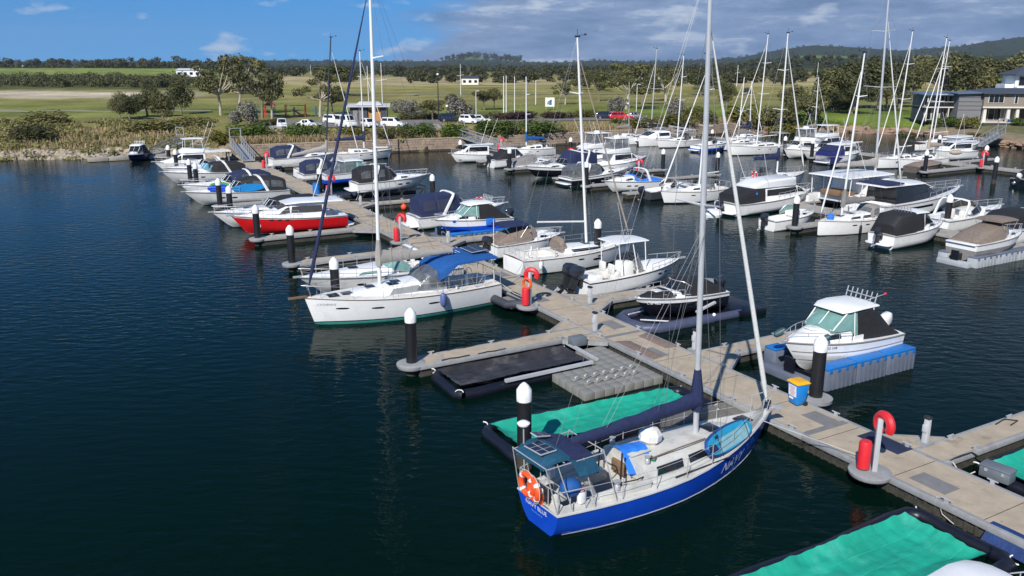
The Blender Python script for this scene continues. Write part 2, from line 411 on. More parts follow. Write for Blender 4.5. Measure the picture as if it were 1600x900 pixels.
def glass_wrap(root, xf, xb, wf, wb, zb0, zb1, h, lean, m, frame=STEEL, hb=None):
    "open wrap-round windscreen: front at xf, wings back to xb"
    hb = hb if hb is not None else h*.55
    base = [(xb, wb, zb1), (lerp(xb, xf, .55), lerp(wb, wf, .4), lerp(zb1, zb0, .55)), (xf-.22, wf*.86, zb0), (xf, wf*.3, zb0+.02)]
    hts = [hb, lerp(hb, h, .75), h, h]; lx = [lean*.3, lean*.75, lean, lean]
    base = base+[(x, -y, z) for x, y, z in reversed(base)]; hts += hts[::-1]; lx += lx[::-1]
    top = [(x-l, y*.9, z+q) for (x, y, z), q, l in zip(base, hts, lx)]
    for i in range(len(base)-1):
        a, b, c, d = (Vector(base[i]), Vector(base[i+1]), Vector(top[i+1]), Vector(top[i])); ce = (a+b+c+d)/4
        nn = (b-a).cross(d-a).normalized()*.012
        q = [ce+(p-ce)*.96 for p in (a, b, c, d)]
        MB().loft([[p-nn for p in q], [p+nn for p in q]]).build('windscreen_pane', m, root, ang=20)
    mb = MB(); mb.tube(top, .022, 6); mb.tube(base, .022, 6)
    for a, b in zip(base, top): mb.tube([a, b], .018, 5)
    mb.build('windscreen_frame', frame, root)
def rail(root, H, t0, t1, h=.55, inset=.08, m=STEEL, n=6, name='bow_rail', closed=True, r=.017, mid=True, sides=(1, -1)):
    mb = MB(); L = H.L; tops = {}
    for s in sides:
        p = []
        for i in range(n):
            t = lerp(t0, t1, i/(n-1)); b = max(H.b(t)-inset, .06); x = t*L; z = H.zs(t)+.03
            p.append(Vector((x+(.12 if i == n-1 else 0), s*b, z+h))); mb.tube([(x, s*b, z), p[-1]], r*.9, 5)
        tops[s] = p; mb.tube(p, r, 6)
        if mid: mb.tube([q-Vector((0, 0, h*.48)) for q in p], r*.6, 5)
    if closed and len(sides) == 2: mb.tube([tops[1][-1], tops[1][-1]+Vector((.12, -abs(tops[1][-1].y)*.6, 0)), tops[-1][-1]+Vector((.12, abs(tops[1][-1].y)*.6, 0)), tops[-1][-1]], r, 6)
    return mb.build(name, m, root)
def hatch(root, H, x, y, lx, ly, m=GLASS, z=None, name='deck_hatch'):
    z = H.deck(x)+.085 if z is None else z
    return MB().box((x, y, z), (lx, ly, .05)).build(name, m, root, bev=.012)
def portlights(root, H, xs, f, lx, h, m=GLASS, sides=(1, -1), name='portlight'):
    for x in xs:
        z = lerp(H.z0, H.deck(x), f)
        for s in sides:
            a = [H.at(x-lx/2+lx*i/4, z-h/2*(1 if 0 < i < 4 else .45), s, .012) for i in range(5)]
            b = [H.at(x-lx/2+lx*i/4, z+h/2*(1 if 0 < i < 4 else .45), s, .012) for i in range(5)]
            c = Vector((0, -s*.03, 0))
            MB().loft([[p, q, q+c, p+c] for p, q in zip(a, b)]).build(name, m, root)
def outboard(root, x, y, z, s=1., m=ENG, tilt=0.):
    "outboard clamped at x (transom), power head top about 1 m above z"
    M = Matrix.Rotation(tilt, 3, 'Y')
    def q(p): return M @ (Vector(p)*s)+Vector((x, y, z))
    mb = MB()
    prof = [(.0, .16, .20, .50), (.12, .2, .24, .62), (.38, .21, .25, .66), (.52, .17, .2, .56), (.58, .08, .1, .3)]
    rings = []
    for zz_, wa, wb, ln in prof:
        rings.append([q((-.1-ln*a, wa*b, zz_+.2)) for a, b in ((0, -.7), (.15, -1), (.7, -1), (1, -.5), (1, .5), (.7, 1), (.15, 1), (0, .7))])
    mb.loft(rings); c = mb.build('engine_cowl', m, root, ang=45)
    mb = MB(); mb.loft([[q((-.2, -.1, .2)), q((-.2, .1, .2)), q((-.55, .07, .2)), q((-.55, -.07, .2))], [q((-.28, -.06, -.6)), q((-.28, .06, -.6)), q((-.55, .03, -.6)), q((-.55, -.03, -.6))]])
    mb.loft([[q((-.2, -.13, -.32)), q((-.2, .13, -.32)), q((-.8, .1, -.32)), q((-.8, -.1, -.32))], [q((-.2, -.13, -.29)), q((-.2, .13, -.29)), q((-.8, .1, -.29)), q((-.8, -.1, -.29))]])
    mb.tube([q((-.2, 0, -.62)), q((-.42, 0, -.6)), q((-.68, 0, -.6))], [.02*s, .07*s, .05*s], 8)
    mb.box(q((-.06, 0, .1)), (.16*s, .26*s, .4*s)); mb.build('engine_leg', RUBBER, root)
    mb = MB()
    for k in range(3):
        a = 2*PI*k/3; u = Vector((0, math.cos(a), math.sin(a))); v = Vector((.06, -math.sin(a)*.09, math.cos(a)*.09)); o = Vector((-.72, 0, -.6))
        mb.loft([[q(o+u*.03-v*.5), q(o+u*.03+v*.5), q(o+u*.03+v*.5+Vector((.012, 0, 0))), q(o+u*.03-v*.5+Vector((.012, 0, 0)))], [q(o+u*.17-v), q(o+u*.17+v), q(o+u*.17+v+Vector((.01, 0, 0))), q(o+u*.17-v+Vector((.01, 0, 0)))]])
    mb.build('propeller', STEEL, root)
    return c
def arch(root, x0, x1, w, z0, z1, m=WHITE, th=.11, wd=.30, name='radar_arch', wt=.84):
    "swept arch from the coamings (x0) to its crown (x1)"
    path = [(x0, w, z0), (lerp(x0, x1, .8), w*.95, lerp(z0, z1, .82)), (x1, w*wt, z1-.03), (x1, w*.4, z1+.04)]
    path += [(x, -y, z) for x, y, z in reversed(path)]
    rings = []
    for i, p in enumerate(path):
        k = wd*(1 if i in (0, len(path)-1) else .8)
        yn = 0 if i in (0, 1, len(path)-1, len(path)-2) else 1
        o = Vector((0, 0, th/2)) if yn else Vector((0, th/2, 0))*(1 if p[1] > 0 else -1)
        p = Vector(p); f = Vector((k/2, 0, 0))
        if yn: rings.append([p-f-o, p+f-o, p+f+o, p-f+o])
        else: rings.append([p-f-o, p+f-o, p+f+o, p-f+o])
    return MB().loft(rings).build(name, m, root, ang=40, bev=.03)
def platform(root, H, l=.6, z=.25, m=WHITE, wf=.92):
    b = H.b(0)*wf
    return MB().prism([(.02, b), (-l*.7, b*.96), (-l, b*.7), (-l, -b*.7), (-l*.7, -b*.96), (.02, -b)], z+H.z0, z+H.z0+.12).build('swim_platform', m, root, bev=.03)
def fender(u_, v_, z, m=RUBBER, label='', l=.6, r=.12):
    t = MB(); t.lathe([(.02, l*.5), (r*.6, l*.44), (r, l*.3), (r, -l*.3), (r*.6, -l*.44), (.02, -l*.5)], n=10); t.tube([(0, 0, l*.48), (0, 0, l*.5+.35)], .012, 5)
    o = t.build('boat_fender', m); o.location = P(u_, v_, z); return tag(o, label, 'fender')
def boat(name, label, cat, us, v, dirn, z=0., yaw=0., group='boats moored at the finger piers'):
    return thing(name, label, cat, P(us, v, z), A0+(0 if dirn > 0 else PI)+R(yaw), group)

def rig(root, H, mx, zb, mh, rake=2., jf=.92, bl=4., bz=1.0, spar=ALU, cover=None, jib=SAILW, jibr=.055, nspread=2, jx=None, boomspar=None, mr=.10, backstay=True, sag=.0, boom_up=.0, jib_z0=.5, ch=.62):
    "mast stepped at x = mx on height zb, boom aft, furled headsail, stays"
    rk = R(rake)
    def mp(h): return Vector((mx-math.sin(rk)*h, 0, zb+math.cos(rk)*h))
    MB().tube([mp(0), mp(mh*.6), mp(mh)], [mr, mr*.95, mr*.62], 10, flat=.8).build('mast', spar, root)
    mb = MB(); tip = mp(mh); mb.tube([tip, tip+Vector((0, 0, .5))], .014, 5); mb.tube([tip+Vector((.1, 0, .1)), tip+Vector((.55, 0, .16))], .014, 5); mb.box(tip+Vector((.0, 0, .05)), (.34, .1, .1)); mb.box(tip+Vector((.6, 0, .18)), (.16, .02, .1))
    mb.build('masthead_vane', DSPAR, root)
    wires = MB(); bch = H.half(mx-.1)-.07; tipsL = {}
    hs_ = [mh*.46, mh*.74][:nspread] if nspread > 1 else [mh*.52]
    for h in hs_:
        wd = bch*(.72 if h == hs_[0] else .55); o = mp(h)
        for s in (1, -1):
            e_ = o+Vector((-.28, s*wd, .1)); tipsL.setdefault(s, []).append(e_)
            MB().tube([o, e_], [.045, .028], 6, flat=.6).build('spreader', spar, root)
    zd = H.deck(mx)+.05
    for s in (1, -1):
        wires.tube([(mx-.15, s*bch, zd)]+tipsL[s]+[mp(mh*jf)], .008, 4)
        wires.tube([(mx-.45, s*bch, zd), mp(hs_[0]-.1)], .007, 4)
    jx = H.L-.12 if jx is None else jx; jb = Vector((jx, 0, H.deck(jx)+.1)); jt = mp(mh*jf)
    wires.tube([jb, jt], .012, 4)
    if backstay: wires.tube([(.08, 0, H.deck(0)+.1), mp(mh)], .006, 4)
    if jib:
        a = jb.lerp(jt, jib_z0/(jt-jb).length); c = jb.lerp(jt, .955)
        MB().tube([a, jb.lerp(jt, .08), jb.lerp(jt, .35), jb.lerp(jt, .7), c], [.03, jibr*1.15, jibr, jibr*.75, .02], 8).build('furled_headsail', jib, root)
        MB().lathe([(.02, .32), (.1, .3), (.1, .18), (.05, .16), (.05, .0)], (jb.x, 0), 10).build('furling_drum', DSPAR, root).location.z = jb.z
    g = mp(bz); e_ = g+Vector((-bl, 0, boom_up)); bo = MB().tube([g, e_], .06, 8, flat=.8).build('boom', boomspar or spar, root)
    if cover:
        rings = []; N = 12
        for i in range(N+1):
            t = i/N; c = g.lerp(e_, t); hh = lerp(ch, .2, t**.8)*(1+.1*math.sin(t*23)); ww = lerp(.2, .12, t)*(1+.12*math.sin(t*31+1))
            rings.append([c+Vector((0, y*ww, -.12+z*(hh+.1))) for y, z in ((-.6, 0), (-1, .25), (-.85, .6), (-.3, .95), (.3, 1), (.85, .6), (1, .25), (.6, 0))])
        MB().loft(rings).build('sail_cover', cover, bo, ang=60)
        a, b = mp(bz-.25), mp(bz+1.15)
        MB().tube([a, a.lerp(b, .4), b], [.19, .21, .11], 8).build('mast_boot', cover, bo)
        lz = MB()
        for s in (1, -1):
            for t in (.35, .75): lz.tube([g.lerp(e_, t)+Vector((0, s*.1, .2)), mp(mh*.46)+Vector((0, s*.1, 0))], .006, 4)
        lz.build('lazy_jacks', WIRE, bo)
    wires.tube([e_, mp(mh)], .006, 4)
    wires.build('rigging', WIRE, root)
    return mp
def lifelines(root, H, t0=.1, t1=.93, h=.62, n=7):
    mb = MB()
    for s in (1, -1):
        p = []
        for i in range(n):
            t = lerp(t0, t1, i/(n-1)); q = Vector((t*H.L, s*max(H.b(t)-.07, .05), H.zs(t)+.03)); mb.tube([q, q+Vector((0, 0, h))], .014, 5); p.append(q)
        for k in (1, .52): mb.tube([q+Vector((0, 0, h*k)) for q in p], .008, 4)
    mb.build('lifelines', STEEL, root)
    mb = MB(); a = H.L*t1; b = max(H.b(t1)-.07, .05); z = H.deck(a)+.03     # pulpit
    mb.tube([(a, b, z+h), (H.L*.975, b*.6, z+h+.05), (H.L+.12, 0, z+h+.08), (H.L*.975, -b*.6, z+h+.05), (a, -b, z+h)], .018, 6)
    for y in (b*.5, -b*.5): mb.tube([(H.L*.985, y, z+h+.05), (H.L*.97, y*.5, z)], .016, 5)
    mb.build('pulpit', STEEL, root)
    mb = MB(); b = H.b(t0)-.05; b0 = H.b(0)-.05; z = H.deck(0)+.03
    mb.tube([(t0*H.L, b, z+h), (.06, b0, z+h), (.02, b0*.5, z+h), (.02, -b0*.5, z+h), (.06, -b0, z+h), (t0*H.L, -b, z+h)], .018, 6)
    for y in (b0, -b0, b0*.5, -b0*.5): mb.tube([(.05, y, z+h), (.05, y, z)], .016, 5)
    mb.build('pushpit', STEEL, root)
def bimini(root, x0, x1, w, z, m, legs=None, crown=.12, name='bimini', posts=True, drop=.1):
    st = [(x0, w*.97, z-drop*1.4, w*.92, z-.04, crown*.7), (lerp(x0, x1, .33), w, z-drop, w*.96, z, crown), (lerp(x0, x1, .66), w, z-drop, w*.96, z, crown), (x1, w*.97, z-drop*1.4, w*.92, z-.05, crown*.7)]
    o = house(root, name, st, m)
    if posts:
        mb = MB(); zl = legs
        for x, xt in ((lerp(x0, x1, .5), x0+.08), (lerp(x0, x1, .5), x1-.08), (lerp(x0, x1, .5), lerp(x0, x1, .5))): mb.tube([(x, w*.98, zl), (xt, w*.93, z-.1), (xt, -w*.93, z-.1), (x, -w*.98, zl)], .014, 5)
        mb.build('bimini_frame', STEEL, root)
    return o
def sprayhood(root, xf, xb, w, z0, z1, m, clear=True):
    st = [(xf, w*.9, z0, w*.8, z0+.05, .02), (lerp(xf, xb, .45), w*.97, z0, w*.86, lerp(z0, z1, .82), .06), (lerp(xf, xb, .6), w, z0, w*.88, z1, .08), (xb, w, z0, w*.88, z1+.03, .08)]
    o = house(root, 'sprayhood', st, m)
    if clear:
        front_win(root, st[0], st[1], CLEARV, 3, .2, .92, name='hood_window'); side_win(root, st, xb+.1, lerp(xf, xb, .45), .25, .8, CLEARV, name='hood_window')
    return o
def ydetail(root, H, x, z):
    "winches, wheel and pedestal in a yacht's cockpit"
    for s in (1, -1):
        MB().lathe([(.09, 0), (.08, .08), (.06, .12), (.1, .2), (.02, .21)], (x+1.2, s*(H.half(x)*.8)), 10).build('winch', STEEL, root).location.z = H.deck(x)+.05
    MB().box((x, 0, z+.45), (.22, .24, .9), tap=.8).build('helm_pedestal', WHITE, root, bev=.03)
    MB().torus((x-.2, 0, z+.85), .42, .016, 20, 5, M=Matrix.Rotation(PI/2, 3, 'Y')).build('steering_wheel', STEEL, root)

def yacht(label, us, v, dirn, L, B, mh, fb=1.25, fs=1.05, mx=.58, rake=2., bl=.38, spar=WSPAR, cover=None, jib=SAILW, hullm=None, lv=None, dodger=None, bim=None, coach=(.34, .72), ch=.42, winm=GLASS,
          tr=.72, brake=.5, yaw=0., p=2.1, nspread=2, jf=.93, name='sailing_yacht', full=True, z=0., bup=.1, trk=-.25, jibr=.055, win=True, boomz=None, ports=True):
    root = boat(name, label, 'sailing yacht', us, v, dirn, z, yaw, 'sailing yachts moored at the piers')
    H = Hull(L, B, fb, fs, tr=tr, tm=.42, p=p, rake=brake, sag=.06, trk=trk, zk=-.65, rise=.75)
    hull_mesh(root, H, hullm or [DARKB, DARKB, NAVYH, WHITE], lv)
    deck_mesh(root, H, CREAM, (.05, .3), .58, .45); rub_rail(root, H, TEAK if full else GREYC, .025)
    c0, c1 = coach[0]*L, coach[1]*L; zz = H.deck(c0)+.04; w0 = B*.31
    st = [(c0, w0, zz, w0*.86, zz+ch*1.05, .08), (lerp(c0, c1, .3), w0, zz, w0*.86, zz+ch, .08), (lerp(c0, c1, .7), w0*.86, zz+.02, w0*.7, zz+ch*.8, .07), (c1, w0*.5, H.deck(c1)+.03, w0*.3, H.deck(c1)+.1, .03)]
    house(root, 'coachroof', st, WHITE)
    if win:
        side_win(root, st, lerp(c0, c1, .08), lerp(c0, c1, .36), .3, .78, winm, s1=.1); side_win(root, st, lerp(c0, c1, .42), lerp(c0, c1, .68), .3, .76, winm, s1=.25)
    for k in (.5, .78): hatch(root, H, lerp(c0, c1, k), 0, .5, .5, z=hs(st, lerp(c0, c1, k))[4]+.09)
    zm = hs(st, mx*L)[4]+.06 if c0 < mx*L < c1 else H.deck(mx*L)+.05
    mp = rig(root, H, mx*L, zm, mh, rake, jf, bl*L, (1.0 if boomz is None else boomz), spar, cover, jib, jibr, nspread, boom_up=bup)
    lifelines(root, H)
    if dodger: sprayhood(root, c0+.75, c0-.35, w0*1.08, zz+.1, zz+ch+.55, dodger)
    if bim: bimini(root, .09*L, c0-.9, B*.40, H.deck(1)+1.9, bim, legs=H.deck(1))
    ydetail(root, H, .14*L, H.deck(.14*L)-.45)
    if ports: portlights(root, H, [L*.45, L*.62], .72, .45, .09, sides=(1, -1))
    MB().box((L+.05, 0, H.deck(L)+.05), (.5, .1, .08)).build('bow_roller', STEEL, root)
    return root, H, mp, st

def cruiser(label, us, v, dirn, L, B, fb=1.35, fs=.95, hullm=None, lv=None, canopy=None, camper=True, archm=WHITE, glass=GLASS, z=0., zk=-.4, deckm=WHITE, arch_on=True, plat=True, yaw=0., trunk=.35, hz=1.25, xa=.22, xw=.56, name='motor_cruiser', railon=True, cat='motor cruiser', cover=None, clear=CLEARV, swept=1):
    "sports cruiser: raised foredeck, wrap windscreen, radar arch, canvas over the cockpit"
    root = boat(name, label, cat, us, v, dirn, z, yaw, 'motor boats moored at the piers')
    H = Hull(L, B, fb, fs, tr=.9, tm=.35, p=2.5, rake=L*.12, zk=zk, rise=.75, sag=-.02, chine=True)
    hull_mesh(root, H, hullm or [DARKB, DARKB, WHITE], lv)
    deck_mesh(root, H, deckm, (.05, .44), .74, .5); rub_rail(root, H, GREYC, .04)
    x0, x1 = xw*L, .93*L; z0 = H.deck(x0)+.03
    st = [(.42*L, B*.36, z0-.06, B*.34, z0+trunk*.5, .05), (x0, B*.35, z0, B*.29, z0+trunk, .10), (lerp(x0, x1, .45), B*.29, z0+.03, B*.22, z0+trunk*.72, .09), (x1, B*.07, H.deck(x1)+.03, B*.04, H.deck(x1)+.07, .02)]
    house(root, 'foredeck_trunk', st, WHITE)
    hatch(root, H, lerp(x0, x1, .4), 0, .55, .55, z=z0+trunk*.78+.13)
    side_win(root, st, lerp(x0, x1, .06), lerp(x0, x1, .38), .28, .74, glass, s1=.3)
    glass_wrap(root, x0+.05, .36*L, B*.33, B*.40, z0+trunk*.85, H.deck(.36*L)+.1, .62, .55, glass if glass is not GREENG else GREENG)
    if arch_on: arch(root, xa*L, (xa+.07*swept)*L, B*.43, H.deck(xa*L)+.05, H.deck(xa*L)+hz+.1, archm)
    if canopy:
        zt = H.deck(.2*L)+hz
        if camper:
            s2 = [(.03*L, B*.40, H.deck(0)+.06, B*.34, zt-.35, .08), (.12*L, B*.42, H.deck(.1*L)+.06, B*.36, zt-.05, .1), (xa*L+.15*L, B*.42, H.deck(.3*L)+.06, B*.36, zt, .1), (.47*L, B*.38, z0+.1, B*.30, z0+trunk*.85+.55, .06)]
            house(root, 'camper_canopy', s2, canopy)
            if clear:
                side_win(root, s2, .06*L, .18*L, .3, .82, clear, name='canopy_window'); side_win(root, s2, .2*L, .36*L, .3, .82, clear, name='canopy_window')
        else: bimini(root, .08*L, .46*L, B*.4, zt+.12, canopy, legs=H.deck(.2*L))
    else:
        for s in (1, -1): MB().box((.33*L, s*B*.18, H.deck(.3*L)+.1), (.55, .5, .75), tap=.9).build('helm_seat', CREAM, root, bev=.06)
        MB().box((.09*L, 0, H.deck(0)-.2), (.55, B*.6, .55)).build('stern_seat', CREAM, root, bev=.08)
    if cover: house(root, 'cockpit_cover', [(.03*L, B*.42, H.deck(0)+.03, B*.38, H.deck(0)+.08, .06), (.2*L, B*.46, H.deck(.2*L)+.03, B*.36, H.deck(.2*L)+.3, .1), (.4*L, B*.44, H.deck(.4*L)+.03, B*.3, H.deck(.4*L)+.62, .1), (.55*L, B*.36, z0+.1, B*.26, z0+trunk+.15, .05)], cover)
    if plat: platform(root, H, .7)
    if railon: rail(root, H, .5, .97, .5)
    portlights(root, H, [L*.55, L*.66], .62, .5, .13)
    MB().box((L+.02, 0, H.deck(L)+.04), (.5, .16, .09)).build('bow_roller', STEEL, root)
    return root, H, st

def flybridge(label, us, v, dirn, L, B, fb=1.6, fs=1.0, hullm=None, lv=None, glass=GLASS, canvas=None, hardtop=True, tower=False, z=0., yaw=0., ch=1.25, sal=(.3, .62), aft=None, plat=True, cat='flybridge cruiser', fly=.55, name='flybridge_cruiser', wallm=None):
    root = boat(name, label, cat, us, v, dirn, z, yaw, 'motor boats moored at the piers')
    H = Hull(L, B, fb, fs, tr=.9, tm=.35, p=2.4, rake=L*.11, zk=-.4, rise=.75, sag=.0, chine=True)
    hull_mesh(root, H, hullm or [DARKB, DARKB, WHITE], lv)
    deck_mesh(root, H, WHITE, (.05, sal[0]-.01), .76, .55); rub_rail(root, H, GREYC, .04)
    a, b = sal[0]*L, sal[1]*L; z0 = H.deck(a)+.02; xf = b+.14*L
    st = [(a, B*.38, z0, B*.35, z0+ch, .06), (lerp(a, b, .5), B*.39, z0, B*.35, z0+ch+.03, .06), (b, B*.37, H.deck(b)+.02, B*.32, z0+ch, .08), (xf, B*.30, H.deck(xf)+.02, B*.24, H.deck(xf)+.42, .08), (.92*L, B*.08, H.deck(.92*L)+.02, B*.05, H.deck(.92*L)+.08, .02)]
    house(root, 'saloon', st, wallm or WHITE)
    side_win(root, st, a+.25, b+.05, .38, .86, glass, s1=.1); side_win(root, st, b+.15, xf-.25, .4, .9, glass, s1=.55)
    front_win(root, st[3], st[2], glass, 3, .22, .9)
    zt = z0+ch+.05
    s2 = [(a-.12*L, B*.37, zt, B*.36, zt+.12, .02), (a, B*.38, zt, B*.38, zt+fly*.75, .0), (b-.3, B*.37, zt, B*.36, zt+fly, .0), (b+.25, B*.26, zt, B*.2, zt+fly*.55, .0)]
    house(root, 'flybridge_coaming', s2, WHITE)
    if hardtop:
        zz = zt+fly+1.15
        house(root, 'hardtop', [(a+.1, B*.34, zz-.04, B*.33, zz+.04, .03), (lerp(a, b, .5), B*.36, zz, B*.35, zz+.08, .05), (b-.2, B*.32, zz-.02, B*.31, zz+.04, .03)], WHITE)
        for s in (1, -1):
            for x, xb in ((a+.3, a+.1), (b-.5, b-.35), (lerp(a, b, .5), lerp(a, b, .5))): MB().tube([(xb, s*B*.34, zt+.1), (x, s*B*.31, zz)], .028, 6).build('hardtop_post', WPAINT, root)
        if tower:
            MB().box((lerp(a, b, .45), 0, zz+.2), (.6, .6, .22)).build('radar_dome', WHITE, root, bev=.08)
            cl_ = [(a+.25, B*.35, zt+fly*.6, B*.31, zz-.03, .0), (b-.35, B*.34, zt+fly*.8, B*.3, zz-.03, .0)]
            house(root, 'flybridge_clears', cl_, CLEARV)
    if canvas: bimini(root, a, b-.1*L, B*.36, zt+fly+1.1, canvas, legs=zt+.2)
    if aft: house(root, 'aft_canopy', [(.03*L, B*.42, H.deck(0)+.05, B*.38, H.deck(0)+.75, .06), (.15*L, B*.44, H.deck(.1*L)+.05, B*.38, z0+ch*.95, .08), (a, B*.40, z0, B*.36, z0+ch, .06)], aft)
    if plat: platform(root, H, .7)
    rail(root, H, .45, .97, .6, n=8)
    for s in (1, -1): MB().tube([(a+.3, s*B*.4, zt), (a-1.2, s*B*.52, zt+3.6)], .02, 5).build('outrigger_pole', WSPAR, root)
    MB().box((L+.05, 0, H.deck(L)+.05), (.6, .2, .1)).build('bow_roller', STEEL, root)
    return root, H, st

def trailer(label, us, v, dirn, L, B, hullm=None, lv=None, roof=True, glass=GREENG, canvas=None, z=0., zk=-.42, engine=True, fb=1.05, fs=.8, engm=ENG, cat='cabin boat', name='trailer_boat', yaw=0., side_open=False, cabh=.38, ng=1, tilt=.35, rack=True):
    "small cabin boat: cuddy, glass-fronted hardtop, canvas sides, outboard"
    root = boat(name, label, cat, us, v, dirn, z, yaw, 'motor boats moored at the piers')
    H = Hull(L, B, fb, fs, tr=.92, tm=.35, p=2.6, rake=L*.14, zk=zk, rise=.6, sag=-.03, chine=True)
    hull_mesh(root, H, hullm or [WHITE], lv)
    deck_mesh(root, H, WHITE, (.06, .56), .78, .5); rub_rail(root, H, GREYC, .035)
    x0, x1 = .60*L, .95*L; z0 = H.deck(x0)+.03
    st = [(.52*L, B*.38, z0-.04, B*.36, z0+cabh*.9, .06), (x0, B*.37, z0, B*.31, z0+cabh, .1), (lerp(x0, x1, .5), B*.28, z0+.03, B*.21, z0+cabh*.66, .09), (x1, B*.07, H.deck(x1)+.02, B*.04, H.deck(x1)+.06, .02)]
    house(root, 'cuddy', st, WHITE); hatch(root, H, lerp(x0, x1, .4), 0, .45, .45, WHITE, z=z0+cabh*.74+.12)
    side_win(root, st, x0+.08, lerp(x0, x1, .4), .3, .75, GLASS, s1=.2)
    zw = z0+cabh; hg = .75
    if roof:
        r0, r1 = .30*L, .60*L; zr = zw+hg
        g = [(r0+.1, B*.41, H.deck(r0)+.06, B*.34, zr, .05), (.46*L, B*.40, H.deck(.46*L)+.1, B*.335, zr, .06), (.54*L, B*.38, zw-.05, B*.31, zr-.02, .06), (.57*L+.75, B*.31, zw-.06, B*.28, zw+.02, .08)]
        house(root, 'wheelhouse_glass', g, glass)
        house(root, 'hardtop', [(r0-.25, B*.36, zr+.02, B*.35, zr+.07, .04), (lerp(r0, r1, .5), B*.38, zr+.03, B*.37, zr+.12, .1), (.55*L, B*.37, zr, B*.35, zr+.08, .10), (.57*L+.22, B*.31, zr-.05, B*.28, zr, .08)], WHITE)
        fr = MB()
        for s in (1, -1):
            fr.tube([(.57*L+.68, s*B*.29, zw), (.55*L, s*B*.32, zr)], .03, 6); fr.tube([(r0+.12, s*B*.415, H.deck(r0)+.05), (r0+.1, s*B*.35, zr)], .03, 6); fr.tube([(.5*L, s*B*.395, H.deck(.5*L)+.1), (.5*L, s*B*.34, zr)], .02, 6)
        fr.tube([(.57*L+.72, -B*.28, zw+.03), (.57*L+.72, B*.28, zw+.03)], .025, 6); fr.tube([(.57*L+.70, 0, zw+.12), (.55*L+.05, 0, zr+.05)], .02, 6); fr.build('wheelhouse_frame', WHITE, root)
        rr = MB(); zz = zr+.15
        rr.tube([(r0-.1, -B*.3, zz+.22), (r0-.1, B*.3, zz+.22)], .02, 6)
        for k in range(7):
            y = B*(-.3+.1*k); rr.tube([(r0-.1, y, zz-.02), (r0-.22, y, zz+.42)], .026, 6)
        if rack: rr.build('rod_rack', STEEL, root)
        if canvas: house(root, 'side_curtain', [(.04*L, B*.42, H.deck(0)+.05, B*.36, H.deck(0)+.12, .04), (.12*L, B*.43, H.deck(.1*L)+.05, B*.37, H.deck(.1*L)+.36, .05), (r0+.05, B*.43, H.deck(r0)+.04, B*.365, zr+.01, .03), (.47*L, B*.415, H.deck(.47*L)+.06, B*.352, zr+.01, .03)], canvas)
    else:
        glass_wrap(root, x0+.1, .42*L, B*.33, B*.42, zw-.02, H.deck(.42*L)+.1, .5, .4, glass)
        if canvas:
            house(root, 'boat_cover', [(.03*L, B*.42, H.deck(0)+.04, B*.36, H.deck(0)+.2, .05), (.2*L, B*.45, H.deck(.2*L)+.04, B*.36, H.deck(.2*L)+.62, .08), (.44*L, B*.44, H.deck(.4*L)+.04, B*.34, zw+.46, .08), (.56*L, B*.37, zw-.1, B*.28, zw+.4, .05)], canvas)
    rail(root, H, .55, .97, .42, n=5, mid=False)
    if engine:
        for k in range(ng):
            yy = 0 if ng == 1 else (-.36+.72*k); outboard(root, -.02, yy, H.deck(0)-.25, 1.0 if L > 5 else .8, engm, tilt)
    MB().box((L+.02, 0, H.deck(L)+.03), (.5, .16, .08)).build('bow_roller', STEEL, root)
    return root, H, st
# ================================================================== water, land, hills
def node_mat(name):
    m = bpy.data.materials.new(name); m.use_nodes = True; return m, m.node_tree, m.node_tree.nodes['Principled BSDF']
wm, t, b = node_mat('harbour water'); l = t.links.new
b.inputs['Base Color'].default_value = (.0009, .0074, .0048, 1); b.inputs['Roughness'].default_value = .05; b.inputs['IOR'].default_value = 1.33
b.inputs['Specular IOR Level'].default_value = .115; b.inputs['Specular Tint'].default_value = (.35, .95, .70, 1)
tc_ = t.nodes.new('ShaderNodeTexCoord'); mp_ = t.nodes.new('ShaderNodeMapping'); mp_.inputs['Rotation'].default_value = (0, 0, R(12)); mp_.inputs['Scale'].default_value = (.75, 1.5, 1)
l(tc_.outputs['Object'], mp_.inputs[0])
na = t.nodes.new('ShaderNodeTexNoise'); na.inputs['Scale'].default_value = 1.55; na.inputs['Detail'].default_value = 3.5; na.inputs['Roughness'].default_value = .5; na.inputs['Distortion'].default_value = .15
l(mp_.outputs[0], na.inputs['Vector'])
nb_ = t.nodes.new('ShaderNodeTexNoise'); nb_.inputs['Scale'].default_value = .06; nb_.inputs['Detail'].default_value = 3; l(tc_.outputs['Object'], nb_.inputs['Vector'])
rp_ = t.nodes.new('ShaderNodeValToRGB'); rp_.color_ramp.elements[0].position = .35; rp_.color_ramp.elements[0].color = (.30, .30, .30, 1); rp_.color_ramp.elements[1].position = .65
l(nb_.outputs[0], rp_.inputs[0])
bp = t.nodes.new('ShaderNodeBump'); bp.inputs['Distance'].default_value = .095; l(na.outputs[0], bp.inputs['Height'])
ms = t.nodes.new('ShaderNodeMath'); ms.operation = 'MULTIPLY'; ms.inputs[1].default_value = .75; l(rp_.outputs[0], ms.inputs[0]); l(ms.outputs[0], bp.inputs['Strength'])
l(bp.outputs[0], b.inputs['Normal'])
MB().add([(-700, -120, 0), (500, -120, 0), (500, 330, 0), (-700, 330, 0)], [(0, 1, 2, 3)]).build('water', wm, ang=0)['kind'] = 'structure'

